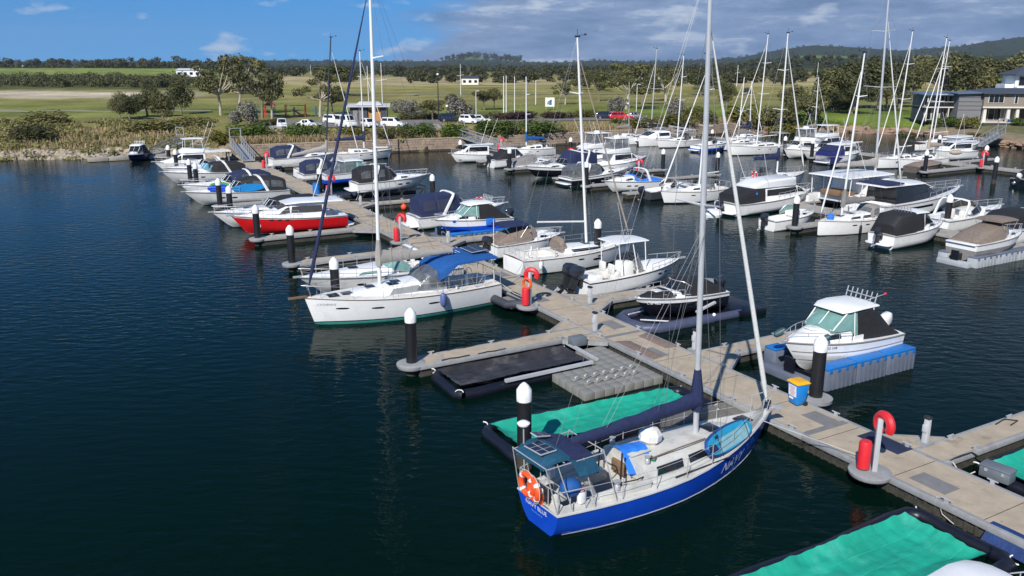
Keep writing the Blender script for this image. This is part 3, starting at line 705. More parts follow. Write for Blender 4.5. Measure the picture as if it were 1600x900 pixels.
SHORE = [(-700, -150), (-700, 240), (-200, 172), (-60, 150), (-6, 136), (9, 131), (20, 125), (24, 120.8), (45, 118.8), (64, 116.4), (92, 117.2), (116, 120.4), (126, 117), (138, 110), (143, 102), (140, 92), (136, 80), (135, 70), (131, 40), (131, -150)]
def shore_sd(U, V):
    "signed distance to the shoreline, positive on land"
    poly = np.array(SHORE, float); d2 = np.full(U.shape, 1e18); ins = np.zeros(U.shape, bool)
    for i in range(len(poly)):
        a = poly[i]; c = poly[(i+1) % len(poly)]; e_ = c-a; L2 = (e_**2).sum()
        tt = np.clip(((U-a[0])*e_[0]+(V-a[1])*e_[1])/L2, 0, 1)
        d2 = np.minimum(d2, (U-a[0]-tt*e_[0])**2+(V-a[1]-tt*e_[1])**2)
        cond = ((a[1] > V) != (c[1] > V)) & (U < (c[0]-a[0])*(V-a[1])/(c[1]-a[1]+1e-12)+a[0]); ins ^= cond
    return np.where(ins, -1, 1)*np.sqrt(d2)
def wallv(u): return np.interp(u, [24, 45, 64, 92, 116], [120.8, 118.8, 116.4, 117.2, 120.4])
rng = np.random.default_rng(5)
def vnoise(X, Y, s, seed=0):
    "smooth value noise"
    X = X/s+seed*17.3; Y = Y/s+seed*9.1; xi = np.floor(X).astype(int); yi = np.floor(Y).astype(int); fx = X-xi; fy = Y-yi
    fx = fx*fx*(3-2*fx); fy = fy*fy*(3-2*fy)
    def h(a, c): return np.modf(np.abs(np.sin(a*127.1+c*311.7+seed*7.7)*43758.5453))[0]
    return (h(xi, yi)*(1-fx)+h(xi+1, yi)*fx)*(1-fy)+(h(xi, yi+1)*(1-fx)+h(xi+1, yi+1)*fx)*fy
def fbm(X, Y, s, seed=0):
    return sum(vnoise(X, Y, s/2**k, seed+k)*.5**(k+1) for k in range(4))/.9375
HILLPX = [-600, 0, 150, 330, 420, 560, 690, 740, 800, 860, 930, 1010, 1100, 1150, 1200, 1265, 1330, 1400, 1450, 1490, 1530, 1600, 1700, 2300]
HILLY = [97, 97, 96, 99, 95, 96, 96, 90, 96, 98, 95, 97, 94, 92, 83, 75, 78, 83, 80, 79, 73, 66, 62, 78]
def land_z(X, Y):
    u = X*n_.x+Y*n_.y; v = X*d_.x+Y*d_.y; s = shore_sd(u, v)
    wallz = (u > 22) & (u < 117)
    zl = np.interp(s, [-6, -1, 0, 1.2, 4, 20, 40], [-1.6, -1.0, -.15, .5, .95, 1.75, 2.0])
    zw = np.interp(s, [-6, 0, .30, .31, 1.2, 3.5, 9, 14], [-1.6, -1.6, -1.6, 1.72, 1.84, 2.05, 2.15, 2.0])
    zr = np.interp(s, [-6, -1, 0, 2.5, 6, 16], [-1.6, -1.0, -.15, 1.1, 1.7, 2.3])
    z = np.where(wallz, zw, np.where(u <= 22, zl, zr))
    z = z+(fbm(X, Y, 9, 3)-.5)*np.clip((s-3)/14, 0, 1)*np.where(u < 22, .9, .12)*np.clip((420-Y)/200, 0, 1)
    px = 800+1332*X/np.maximum(Y, 1); r = np.hypot(X, Y)
    hz = (100-np.interp(px, HILLPX, HILLY))/1285*4600+11
    hz = np.maximum(hz, 4)*(1+.10*(fbm(X, Y, 500, 9)-.5))
    z = z+hz*np.exp(-((r-4600)/1150)**2)
    z = z+np.interp(px, [800, 1150, 1260, 1500, 1700], [0, 10, 26, 22, 34])*np.exp(-((r-1900)/650)**2)
    z = z+np.interp(px, [-300, 0, 300, 420], [8, 8, 6, 0])*np.exp(-((r-950)/260)**2)
    return z, s, u, v, px
def land_col(X, Y, s, u, v, px, Z):
    py = 100+1375*(13-np.clip(Z, 0, 12.4))/np.maximum(Y, 30); n1_ = fbm(X, Y, 22, 1); n2_ = fbm(X, Y, 5, 2); n3 = fbm(X, Y*3, 60, 4)
    C = np.zeros(X.shape+(3,))
    def put(mask, c, a=1.0):
        a = np.clip(mask*a, 0, 1)[..., None]; C[...] = C*(1-a)+np.array(c)*a
    def band(lo, hi, q, soft): return np.clip((q-lo)/soft, 0, 1)*np.clip((hi-q)/soft, 0, 1)
    C[...] = (.195, .185, .058)
    put(n1_ > .52, (.22, .195, .075), .7); put(np.clip((n2_-.5)*4, 0, 1), (.24, .20, .085), .5)
    left = np.clip((420-px)/120, 0, 1)
    pn = py+(n3-.5)*6
    put(band(162, 186, pn, 4), (.145, .175, .036), .75)
    put(band(154, 163, pn, 3)*left, (.21, .205, .06), .8)
    put(band(142, 154.5, pn+(n1_-.5)*4, 2)*np.clip((330-px)/90, 0, 1), (.46, .39, .28), .95)
    put(band(112, 143, pn, 2)*left, (.08, .09, .025), .9)
    put(band(106.5, 117.5, pn, 1.2)*left, (.19, .23, .055), .95)
    right = 1-left
    put(band(120, 136, pn+(n1_-.5)*9, 3)*right, (.40, .32, .18), .85)
    put(band(132, 146, pn+(n2_-.5)*8, 4)*right, (.24, .22, .065), .6)
    put(band(126, 130, pn, 1.5)*right, (.16, .18, .05), .5)
    put((py < 112) & (px > 330), (.045, .055, .022), .9)
    put((py < 106.3), (.032, .042, .022), 1)
    r = np.hypot(X, Y)
    put(((r > 1600) & (r < 3600) & (np.abs(px-1290) < 55)).astype(float), (.12, .17, .05), 1)
    put(((r > 3900) & (np.abs(px-745) < 20)).astype(float), (.12, .17, .05), .8)
    put(((r > 3600) & (fbm(X, Y, 700, 8) > .62)).astype(float), (.08, .10, .04), .6)
    scrub = np.clip((s-2)/3, 0, 1)*np.clip((34-s)/8, 0, 1)
    put(scrub*(u < 24), (.20, .16, .085), .95); put(scrub*(u < 24)*np.clip((n1_-.46)*7, 0, 1), (.10, .105, .035), .85)
    put(np.clip((14-s)/3, 0, 1)*(u > 22)*(u < 118), (.24, .185, .085), .9)
    put(np.clip((14-s)/3, 0, 1)*(u > 22)*(u < 118)*np.clip((n2_-.5)*6, 0, 1), (.13, .13, .04), .8)
    put((s < 3.2)*(u < 24), (.26, .22, .155), .9)
    put((u > 117)*(s > 3)*(v > 98)*(s < 45), (.12, .17, .025), .9)
    put((u > 117)*(s > 3)*(v > 98)*(s < 45)*np.clip((n1_-.45)*5, 0, 1), (.16, .20, .035), .8)
    put((u > 117)*(s <= 6), (.24, .19, .13), .9); put((u > 117)*(s > 6)*(v < 98), (.14, .14, .07), .8)
    put(s < .4, (.055, .045, .03), 1)
    return C*1.12*(1+.35*(n2_-.5))[..., None]
azs = np.radians(np.linspace(-48, 58, 300))
rs = np.concatenate([np.arange(74, 126, 1.3), np.arange(126, 175, 1.5), 175*1.043**np.arange(1, 97)])
AZ, RR = np.meshgrid(azs, rs, indexing='ij'); GX = RR*np.sin(AZ); GY = RR*np.cos(AZ)
GZ, gs, gu, gv, gpx = land_z(GX, GY); GC = land_col(GX, GY, gs, gu, gv, gpx, GZ)
na_, nr_ = GX.shape
ii = np.arange(na_*nr_).reshape(na_, nr_)
quads = np.stack([ii[:-1, :-1], ii[1:, :-1], ii[1:, 1:], ii[:-1, 1:]], -1).reshape(-1, 4)
def np_mesh(name, co, quads, mats, smooth=True, col=None, k=4):
    me = bpy.data.meshes.new(name); nv = len(co); nf = len(quads)
    me.vertices.add(nv); me.vertices.foreach_set('co', np.ascontiguousarray(co, dtype=np.float32).ravel())
    me.loops.add(nf*k); me.loops.foreach_set('vertex_index', np.ascontiguousarray(quads, dtype=np.int32).ravel())
    me.polygons.add(nf); me.polygons.foreach_set('loop_start', np.arange(0, nf*k, k, dtype=np.int32)); me.polygons.foreach_set('loop_total', np.full(nf, k, dtype=np.int32))
    me.polygons.foreach_set('use_smooth', np.full(nf, smooth, dtype=bool))
    for m in (mats if isinstance(mats, list) else [mats]): me.materials.append(m)
    if col is not None:
        at_ = me.color_attributes.new('cover', 'FLOAT_COLOR', 'POINT'); at_.data.foreach_set('color', np.concatenate([col, np.ones((nv, 1))], 1).astype(np.float32).ravel())
    me.update(); me.validate(); return me
gm, t, b = node_mat('open ground'); l = t.links.new
at_ = t.nodes.new('ShaderNodeVertexColor'); at_.layer_name = 'cover'
tg = t.nodes.new('ShaderNodeTexCoord'); ng_ = t.nodes.new('ShaderNodeTexNoise'); ng_.inputs['Scale'].default_value = .9; ng_.inputs['Detail'].default_value = 8; ng_.inputs['Roughness'].default_value = .7; l(tg.outputs['Object'], ng_.inputs['Vector'])
ng2 = t.nodes.new('ShaderNodeTexNoise'); ng2.inputs['Scale'].default_value = .045; ng2.inputs['Detail'].default_value = 7; l(tg.outputs['Object'], ng2.inputs['Vector'])
sm_ = t.nodes.new('ShaderNodeMath'); sm_.operation = 'MULTIPLY'; l(ng_.outputs[0], sm_.inputs[0]); l(ng2.outputs[0], sm_.inputs[1])
rg = t.nodes.new('ShaderNodeValToRGB'); rg.color_ramp.elements[0].position = .12; rg.color_ramp.elements[0].color = (.5, .5, .5, 1); rg.color_ramp.elements[1].position = .42; rg.color_ramp.elements[1].color = (1.45, 1.45, 1.45, 1); l(sm_.outputs[0], rg.inputs[0])
mg = t.nodes.new('ShaderNodeMixRGB'); mg.blend_type = 'MULTIPLY'; mg.inputs[0].default_value = 1; l(at_.outputs[0], mg.inputs[1]); l(rg.outputs[0], mg.inputs[2]); l(mg.outputs[0], b.inputs['Base Color'])
b.inputs['Roughness'].default_value = .95; b.inputs['Specular IOR Level'].default_value = .1
bg_ = t.nodes.new('ShaderNodeBump'); bg_.inputs['Strength'].default_value = .9; bg_.inputs['Distance'].default_value = .35; l(ng_.outputs[0], bg_.inputs['Height']); l(bg_.outputs[0], b.inputs['Normal'])
link('ground', np_mesh('ground', np.stack([GX, GY, GZ], -1).reshape(-1, 3), quads, gm, True, GC.reshape(-1, 3)))['kind'] = 'structure'

# ------------------------------------------------------------------ foliage
def leafmat(name, dark, light, trans=.25):
    if name in MATS: return MATS[name]
    m, t, b = node_mat(name); l = t.links.new
    g = t.nodes.new('ShaderNodeNewGeometry'); oi = t.nodes.new('ShaderNodeObjectInfo')
    mm = t.nodes.new('ShaderNodeMath'); mm.operation = 'MULTIPLY_ADD'; mm.inputs[1].default_value = .75; l(g.outputs['Random Per Island'], mm.inputs[0])
    m2 = t.nodes.new('ShaderNodeMath'); m2.operation = 'MULTIPLY'; m2.inputs[1].default_value = .25; l(oi.outputs['Random'], m2.inputs[0]); l(m2.outputs[0], mm.inputs[2])
    r = t.nodes.new('ShaderNodeValToRGB'); r.color_ramp.elements[0].color = dark+(1,); r.color_ramp.elements[1].color = light+(1,); l(mm.outputs[0], r.inputs[0])
    l(r.outputs[0], b.inputs['Base Color']); b.inputs['Roughness'].default_value = .65; b.inputs['Specular IOR Level'].default_value = .25
    tr_ = t.nodes.new('ShaderNodeBsdfTranslucent'); l(r.outputs[0], tr_.inputs[0]); mx = t.nodes.new('ShaderNodeMixShader'); mx.inputs[0].default_value = trans
    l(b.outputs[0], mx.inputs[1]); l(tr_.outputs[0], mx.inputs[2]); l(mx.outputs[0], t.nodes['Material Output'].inputs[0]); MATS[name] = m; return m
LOLIVE = leafmat('olive gum leaves', (.060, .066, .021), (.20, .185, .075))
LDARK = leafmat('dark evergreen leaves', (.034, .042, .015), (.125, .125, .048))
LGREEN = leafmat('fresh green leaves', (.045, .075, .010), (.14, .20, .035))
LGREY = leafmat('silvery leaves', (.10, .095, .075), (.33, .31, .26))
LYELL = leafmat('yellow green leaves', (.07, .075, .012), (.22, .20, .04))
LFOREST = leafmat('distant wood leaves', (.042, .048, .020), (.095, .094, .042))
LDRY = leafmat('dry grass blades', (.20, .15, .07), (.46, .36, .20))
LSCRUB = leafmat('coastal scrub leaves', (.095, .095, .028), (.31, .28, .10))
LPURPLE = leafmat('purple leaves', (.035, .018, .022), (.11, .06, .06))
BARK = mat('grey bark', (.20, .165, .13), .9, var=.35, vs=6, bump=.6, bs=12)
BARKP = mat('pale gum bark', (.42, .37, .30), .85, var=.3, vs=5, bump=.5, bs=9)
def leaf_quads(cent, rad, n, size, up=.35, flat=.75, r_=None, shell=.55):
    "n leaf quads spread over the outer part of ellipsoid clumps"
    r_ = r_ or rng; cent = np.asarray(cent, float); rad = np.asarray(rad, float)
    if rad.ndim == 1: rad = np.stack([rad, rad, rad*flat], 1)
    wgt = (rad[:, 0]*rad[:, 1]); k = r_.choice(len(cent), n, p=wgt/wgt.sum())
    dr = r_.normal(size=(n, 3)); dr /= np.linalg.norm(dr, axis=1)[:, None]
    rr = (shell+(1-shell)*r_.random(n)**.6)*(1+.14*r_.normal(size=n))
    p = cent[k]+dr*rad[k]*rr[:, None]
    nm = dr+r_.normal(size=(n, 3))*.55; nm[:, 2] += up; nm /= np.linalg.norm(nm, axis=1)[:, None]
    a = np.cross(nm, r_.normal(size=(n, 3))); a /= np.linalg.norm(a, axis=1)[:, None]+1e-9; c = np.cross(nm, a)
    sz = size*(.55+.9*r_.random(n)); sa = (sz*.5)[:, None]; sb = (sz*(.3+.25*r_.random(n)))[:, None]
    co = np.stack([p-a*sa, p-c*sb+a*sa*.1, p+a*sa, p+c*sb], 1).reshape(-1, 3)
    return co
def leaf_mesh(name, co, m): return np_mesh(name, co, np.arange(len(co)).reshape(-1, 4), m, False)
def crown(seed, kind, n, size):
    "unit crown: base at z=0 of the tree, height 1, spread about 1"
    q = np.random.default_rng(seed); cl = []; rd = []
    if kind == 'round':
        for i in range(15):
            a = q.random()*2*PI; rr = q.random()**.6*.34; z = .36+q.random()*.46; k = 1-abs(z-.55)*1.1
            cl.append((math.cos(a)*rr*k, math.sin(a)*rr*k, z)); rd.append((.13+q.random()*.10,)*3)
    elif kind == 'gum':
        for i in range(19):
            a = q.random()*2*PI; rr = .1+q.random()**.7*.40; z = .40+q.random()*.5
            cl.append((math.cos(a)*rr, math.sin(a)*rr, z)); s = .06+q.random()*.075; rd.append((s*1.25, s*1.2, s*.72))
    elif kind == 'spread':
        for i in range(15):
            a = q.random()*2*PI; rr = q.random()**.6*.46; z = .48+q.random()*.30+(.46-rr)*.22
            cl.append((math.cos(a)*rr, math.sin(a)*rr, z)); s = .10+q.random()*.08; rd.append((s*1.2, s*1.2, s*.85))
    elif kind == 'pine':
        for i in range(18):
            z = .22+.74*i/17; rr = (1-z)*.40*q.random(); a = q.random()*2*PI
            cl.append((math.cos(a)*rr, math.sin(a)*rr, z)); s = .07+(1-z)*.16; rd.append((s, s, .07))
    elif kind == 'bush':
        for i in range(16):
            a = q.random()*2*PI; rr = q.random()**.6*.40; z = .25+q.random()*.42*(1-rr)
            cl.append((math.cos(a)*rr, math.sin(a)*rr, z)); rd.append((.12+q.random()*.09,)*2+(.18+.12*q.random(),))
    elif kind == 'mound':
        for i in range(16):
            a = q.random()*2*PI; rr = q.random()**.55*.42
            cl.append((math.cos(a)*rr, math.sin(a)*rr, .28+.2*q.random())); rd.append((.12+q.random()*.08,)*2+(.30+.2*q.random(),))
    return leaf_quads(np.array(cl), np.array(rd), n, size, r_=q), cl
def trunk_mb(seed, kind, cl, th=.028):
    q = random.Random(seed); mb = MB(); lean = q.uniform(-.05, .05)
    fork = {'round': .3, 'gum': .34, 'spread': .36, 'pine': .8, 'bush': .16, 'mound': .1}[kind]
    f = Vector((lean, q.uniform(-.04, .04), fork)); mb.tube([(0, 0, -.03), (lean*.3, 0, fork*.5), f], [th*1.25, th, th*.85], 8)
    for c in cl[::2] if kind != 'pine' else cl[::4]:
        c = Vector(c); m = f.lerp(c, .5)+Vector((q.uniform(-.03, .03), q.uniform(-.03, .03), -.03)); mb.tube([f, m, c], [th*.6, th*.4, th*.12], 5)
    return mb
VAR = {}
def variant(kind, lm, bark, k):
    key = (kind, lm.name, k)
    if key not in VAR:
        n, sz = {'round': (4200, .042), 'gum': (2500, .038), 'spread': (3800, .042), 'pine': (1300, .06), 'bush': (2600, .058), 'mound': (2800, .058)}[kind]
        co, cl = crown(sum(map(ord, kind+lm.name))+k*13, kind, n, sz)
        VAR[key] = (leaf_mesh('crown', co, lm), trunk_mb(k, kind, cl).mesh('trunk', bark))
    return VAR[key]
def plant(name, label, cat, loc, h, wd, kind='round', lm=LDARK, bark=BARK, k=0, group=None, rz=None, crown_name='crown', has_trunk=True):
    cm, tm = variant(kind, lm, bark, k)
    r_ = thing(name, label, cat, loc, rnd.uniform(0, 6.28) if rz is None else rz, group); r_.scale = (wd, wd, h)
    link(crown_name, cm, r_)
    if has_trunk: link('trunk' if kind not in ('bush', 'mound') else 'stem', tm, r_)
    return r_
def zland(p):
    return float(land_z(np.array([p[0]]), np.array([p[1]]))[0][0])
def gl(px, py, z=2.0):
    p = gp(px, py, z)
    for _ in range(30):
        if shore_sd(np.array([p.dot(n_)]), np.array([p.dot(d_)]))[0] > 1.6: break
        p = p+Vector((0, .6, 0))
    p.z = zland(p); return p
# ================================================================== piers, fingers, piles and what stands on them
CONC = mat('weathered pontoon concrete', (.40, .33, .245), .9, var=.16, vs=1.6, bump=.25, bs=30, dirt=(.31, .255, .19), dirt_s=.6, spots=(((.20, .165, .125), 1.1, .60, .72), ((.15, .125, .10), 4.5, .66, .74), ((.60, .58, .54), 9., .70, .74)))
CONC2 = mat('grey pontoon concrete', (.34, .31, .27), .9, var=.16, vs=1.6, bump=.25, bs=30, dirt=(.25, .23, .2), dirt_s=.7)
WALER = mat('grey timber waler', (.27, .275, .28), .8, var=.15, vs=4, dirt=(.17, .17, .16))
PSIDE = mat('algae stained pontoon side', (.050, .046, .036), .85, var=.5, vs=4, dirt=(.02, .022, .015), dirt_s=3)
PLATE = mat('grey hatch plate', (.19, .185, .18), .6, var=.15)
RUST = mat('brown cover plate', (.20, .145, .12), .75, var=.25, vs=4)
BLACKP = mat('black pile sleeve', (.014, .014, .016), .42, var=.35, vs=5)
PILEC = mat('weedy pile foot', (.04, .035, .025), .9, var=.4, vs=6)
def pier(name, label, u0, u1, v0, v1, conc, joints=12.0, hatch_v=()):
    root = thing(name, label, 'pier', P((u0+u1)/2, v0, 0), A0)
    W_ = u1-u0; Ln = v1-v0; n = max(1, round(Ln/joints)); st = Ln/n
    for i in range(n):
        MB().box((0, (i+.5)*st, DECK-.06), (W_-.36, st-.05, .12)).build('deck_slab', conc, root)
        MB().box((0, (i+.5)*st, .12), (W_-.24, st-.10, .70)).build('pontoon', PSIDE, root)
        MB().box((0, i*st, DECK-.012), (W_-.40, .28, .03)).build('joint_plate', PLATE, root)
        for s in (1, -1): MB().box((s*(W_/2-.09), (i+.5)*st, DECK-.09), (.18, st-.02, .2)).build('waler', WALER, root, bev=.02)
    for k, hv in enumerate(hatch_v): MB().box((.45 if k % 2 else -.35, hv-v0, DECK+.004), (.75, 1.2, .02)).build('access_hatch', PLATE, root)
    k = 0
    while (k+1)*2.93 < Ln:
        if ((k+1)*2.93) % st > .4 and st-((k+1)*2.93) % st > .4: MB().box((0, (k+1)*2.93, DECK+.0015), (W_-.40, .022, .006)).build('saw_joint', PSIDE, root)
        for s in (1, -1):
            y = k*2.93+1.1; cl = MB(); cl.tube([(s*(W_/2-.09), y-.17, DECK+.14), (s*(W_/2-.09), y+.17, DECK+.14)], .024, 6); cl.box((s*(W_/2-.09), y, DECK+.07), (.06, .13, .13)); cl.build('mooring_cleat', STEEL, root)
        k += 1
    rb = MB(); j = 0
    while j*.32 < Ln:                      # ribs of the pontoon sides
        for s in (1, -1): rb.box((s*(W_/2-.10), j*.32+.1, .14), (.05, .09, .6))
        j += 1
    o = rb.build('side_ribs', PSIDE, root, ang=0); o['kind'] = 'stuff'
    return root
pier('pier', 'long concrete main pier running from the right foreground to the left seawall gangway', 21.6, 24.05, -6, 114, CONC, 11.7, (13.6, 18.6, 27.2, 31.4, 37.2, 43, 57, 66, 78))
pier('pier', 'second concrete pier behind the row of cruisers in the middle distance', 58.2, 60.5, 24, 112, CONC2, 12)
pier('pier', 'far right concrete pier with red lifebuoy stands', 101.4, 103.7, 28, 112, CONC2, 12)
def pile(u, v, label, top=3.05, r=.24):
    root = thing('mooring_pile', label, 'pile', P(u, v, 0), 0, 'black mooring piles with white conical caps'); q3 = random.Random(int(u*31+v*7)); top += q3.uniform(-.06, .06); root.rotation_euler = (R(q3.uniform(-.5, .5)), R(q3.uniform(-.5, .5)), 0)
    MB().lathe([(r, -.1), (r, top-.62)], n=20).build('pile_shaft', BLACKP, root)
    MB().lathe([(r+.012, top-.62), (r+.012, top-.24), (r*.55, top-.07), (.05, top)], n=20).build('pile_cap', WPAINT, root)
    MB().lathe([(r+.02, -1.2), (r+.025, .25), (r+.004, .5)], n=16).build('pile_foot', PILEC, root)
    return root
def finger(side, v, ln, u_in, label, wd=1.1, gusset=True, conc=CONC, pile_label=None, ptop=3.05, pv=0, ring=True, gs=(1, 1), pu=None):
    "finger reaching out from a pier at u_in; side -1 to the left, +1 to the right"
    root = thing('finger_pier', label, 'finger pier', P(u_in, v, 0), A0+(0 if side > 0 else PI), 'concrete finger piers')
    h = wd/2
    MB().box((ln/2, 0, DECK-.065), (ln, wd-.28, .12)).build('deck_slab', conc, root)
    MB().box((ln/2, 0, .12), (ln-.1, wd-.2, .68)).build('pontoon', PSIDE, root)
    for s in (1, -1): MB().box((ln/2, s*(h-.06), DECK-.095), (ln+.02, .14, .2)).build('waler', WALER, root, bev=.02)
    if gusset:
        for s, g in ((1, gs[0]), (-1, gs[1])):
            if not g: continue
            MB().prism([(.02, s*h), (1.7, s*h), (.02, s*(h+1.25))], DECK-.12, DECK-.004).build('corner_gusset', conc, root)
            MB().beam((.05, s*(h+1.27), DECK-.1), (1.75, s*(h+.02), DECK-.1), .12, .2).build('gusset_waler', WALER, root)
    if ring:
        pl = -.55 if pu is None else 0
        MB().lathe([(.62, DECK-.2), (.66, DECK-.12), (.66, DECK-.03), (.6, DECK+.0), (.40, DECK+.02)], (ln+.12, pv), 20).build('pile_collar', WALER, root)
    cl = MB()
    for x in (1.8, ln*.55, ln-1):
        for s in (1, -1):
            cl.tube([(x-.16, s*(h-.12), DECK+.13), (x+.16, s*(h-.12), DECK+.13)], .025, 6); cl.box((x, s*(h-.12), DECK+.06), (.12, .06, .12))
    cl.build('mooring_cleat', STEEL, root)
    if pile_label:
        uu = u_in+side*(ln+.12); p = P(u_in, v)+n_*(side*(ln+.12))+d_*(side*pv); pile(*uv(p), pile_label, ptop)
    return root
# left of the main pier
finger(-1, 31.35, 8.95, 21.62, 'bare finger pier between the white yacht and the black tarpaulin dock', 1.25, pile_label='mooring pile in front of the white yacht at the tip of the bare finger')
finger(-1, 42.1, 8.9, 21.62, 'finger pier hidden between the white yacht and the cruiser behind it', 1.1, pile_label='mooring pile rising behind the bow of the white yacht')
finger(-1, 52.35, 8.6, 21.62, 'finger pier left of the white yacht mast with open water behind', 1.1, pile_label='mooring pile left of the furled navy headsail in open water')
finger(-1, 61.5, 8.75, 21.62, 'finger pier alongside the red hulled cruiser', 1.1, pile_label='mooring pile standing against the red hull')
finger(-1, 72.3, 8.6, 21.62, 'finger pier between the red cruiser and the cruiser with blue boards', 1.1, pile_label='mooring pile over the bow behind the red cruiser')
finger(-1, 78.2, 8.4, 21.62, 'finger pier in front of the cruiser carrying blue boards', 1.0, pile_label='mooring pile in front of the blue boards', gusset=False)
finger(-1, 91.0, 8.4, 21.62, 'finger pier with dark gear at its tip left of the far cruisers', 1.0, pile_label='mooring pile by the dark gear before the far left cruisers', gusset=False)
finger(-1, 95.2, 8.4, 21.62, 'finger pier in front of the blue glazed cruiser', 1.0, pile_label='mooring pile beside the blue glazed cruiser', gusset=False)
finger(-1, 107.0, 8.2, 21.62, 'finger pier by the leftmost far cruiser', 1.0, pile_label='right one of the two far left mooring piles', gusset=False)
finger(-1, 113.6, 8.2, 21.62, 'leftmost finger pier near the bank', 1.0, pile_label='leftmost mooring pile in front of the ramp', gusset=False)
pile(12.55, 21.6, 'closest mooring pile standing in the teal covered dock behind the bimini', 3.0)
# right of the main pier
finger(1, 14.85, 9.5, 24.03, 'finger pier at the right edge with the white power pedestal', 1.15, gs=(1, 0), pile_label=None, ring=False)
finger(1, 25.9, 9.0, 24.03, 'finger pier behind the white cabin boat on the blue topped float', 1.1, gs=(0, 1))
finger(1, 35.6, 9.3, 24.03, 'finger pier between the black speedboat and the white twin outboard boat', 1.2)
finger(1, 53.8, 9.0, 24.03, 'finger pier in front of the blue and white boat', 1.15)
finger(1, 72.5, 8.6, 24.03, 'finger pier under the cruiser raised on a black lift', 1.1, pile_label=None, ring=False)
finger(1, 92.5, 9, 24.03, 'finger pier behind the blue hulled cabin boat', 1.1, gusset=False, ring=False)
finger(1, 106, 9, 24.03, 'finger pier in front of the far navy canopied cruiser', 1.1, gusset=False, ring=False)
pile(31.4, 44.4, 'mooring pile right of the white sloop with the leaning mast')
pile(31.2, 71.2, 'mooring pile behind the navy canopied cruiser in the middle')
pile(23.4, 81.5, 'mooring pile on the main pier beside the blue drum', 3.05)
# second pier
for v, ln, uo, lab, pl in ((102.3, 9, 58.25, 'finger pier beside the white twin hulled launch', 'mooring pile left of the far white launch at the seawall'),
                           (98.2, 8.6, 58.25, 'finger pier under the launch with the black canvas', None),
                           (89.2, 8.6, 58.25, 'finger pier under the grey covered boat', 'mooring pile before the black canvas launch'),
                           (79.0, 8.6, 58.25, 'finger pier between the two black hulled cruisers', None),
                           (72.4, 8.6, 58.25, 'finger pier with a dark pile before the black hulled cruiser', 'mooring pile against the black hulled cruiser'),
                           (66.0, 8.4, 58.25, 'finger pier before the small white sports boat', None),
                          
                           (45.35, 7.0, 58.25, 'finger pier on the far side of the plumb bowed sloop', 'mooring pile left of the plumb bowed white sloop')):
    finger(-1, v, ln, uo, lab, 1.0, conc=CONC2, gusset=False, pile_label=pl, ring=pl is not None)
for v, ln, lab, pl in ((98.6, 4.0, 'short finger pier behind the blue boom cover yacht', 'mooring pile behind the blue boom cover yacht'),
                       (93.6, 4.4, 'short finger pier beside the navy arched cruiser', 'mooring pile behind the navy arched cruiser'),
                       (79.4, 5.0, 'finger pier in front of the white sportfishing boats', 'mooring pile right of the white sportfishing boats'),
                       (72.6, 7.5, 'finger pier behind the white sloop amid the marina', 'mooring pile standing alone in the blue channel'),
                       (53.6, 8.6, 'finger pier behind the white catamaran', 'mooring pile behind the catamaran roof')):
    finger(1, v, ln, 60.48, lab, 1.0, conc=CONC2, gusset=False, pile_label=pl)
pile(61.6, 39.4, 'mooring pile among the dark glazed cruiser and tan boats')
# third pier
for v, ln, lab, pl in ((100, 9, 'far finger pier by the catamaran bows', 'mooring pile by the far catamaran'), (93.5, 8.6, 'far finger pier left of the big white yacht', None), (84.9, 9, 'far finger pier behind the bow of the big white yacht', 'mooring pile at the bow of the big far yacht'),
                       (80.0, 9, 'long grey finger pier behind the grey yacht', 'mooring pile at the tip of the long grey finger'), (62.4, 9.5, 'wide pale finger pier below the right hand yachts', 'mooring pile below the right hand yachts')):
    finger(-1, v, ln, 101.42, lab, 1.1, conc=CONC2, gusset=False, pile_label=pl, ring=pl is not None)
pile(92.3, 54.2, 'mooring pile left of the far right white runabout'); pile(104.4, 62.8, 'mooring pile behind the white trawler'); pile(113.6, 75.5, 'mooring pile in front of the far right yacht')
finger(1, 66.6, 9, 103.68, 'finger pier behind the white trawler at far right', 1.1, conc=CONC2, gusset=False, ring=False)
finger(1, 52.4, 9, 103.68, 'finger pier by the far right runabout', 1.1, conc=CONC2, gusset=False, ring=False)

# lifebuoy stands
def lifestand(u, v, label, ext=True, ring_open=False, rz=0., s=1.0):
    root = thing('lifebuoy_stand', label, 'lifebuoy stand', P(u, v, DECK), A0+rz, 'red lifebuoy stands on the piers'); root.scale = (s, s, s)
    MB().box((.12, 0, .9), (.16, .14, 1.8)).build('post', ALU, root, bev=.02)
    MB().lathe([(.62, -.14), (.66, -.08), (.66, .0), (.6, .02)], n=22).build('round_base', WALER, root)
    M = Matrix.Rotation(R(90), 3, 'Y') @ Matrix.Rotation(R(0), 3, 'Z')
    c = MB(); c.torus((.24, .0, 1.62), .30, .14, 22, 8, M=Matrix.Rotation(R(25), 3, 'Z') @ M, a0=R(20), a1=R(300)); c.build('lifebuoy_cover', REDP, root)
    if ext:
        c = MB(); c.lathe([(.15, .06), (.2, .1), (.2, .92), (.17, 1.0), (.03, 1.02)], (-.22, .02), 14); c.build('extinguisher_cabinet', REDP, root)
    if ring_open:
        MB().torus((-.18, -.05, 1.25), .26, .07, 20, 8, M=M).build('life_ring', ORANGE, root)
    return root
lifestand(21.45, 15.1, 'nearest red lifebuoy stand with red cylinder by the right foreground', rz=R(-40))
lifestand(21.35, 36.4, 'red lifebuoy stand with orange ring beside the white twin outboard boat', ring_open=True, rz=R(20))
lifestand(21.45, 55.2, 'red lifebuoy stand right of the white yacht mast', rz=R(10))
lifestand(23.6, 78.8, 'red lifebuoy stand beside the blue drum on the main pier', rz=R(10))
lifestand(23.2, 104, 'far red lifebuoy stand near the seawall gangway', rz=0)
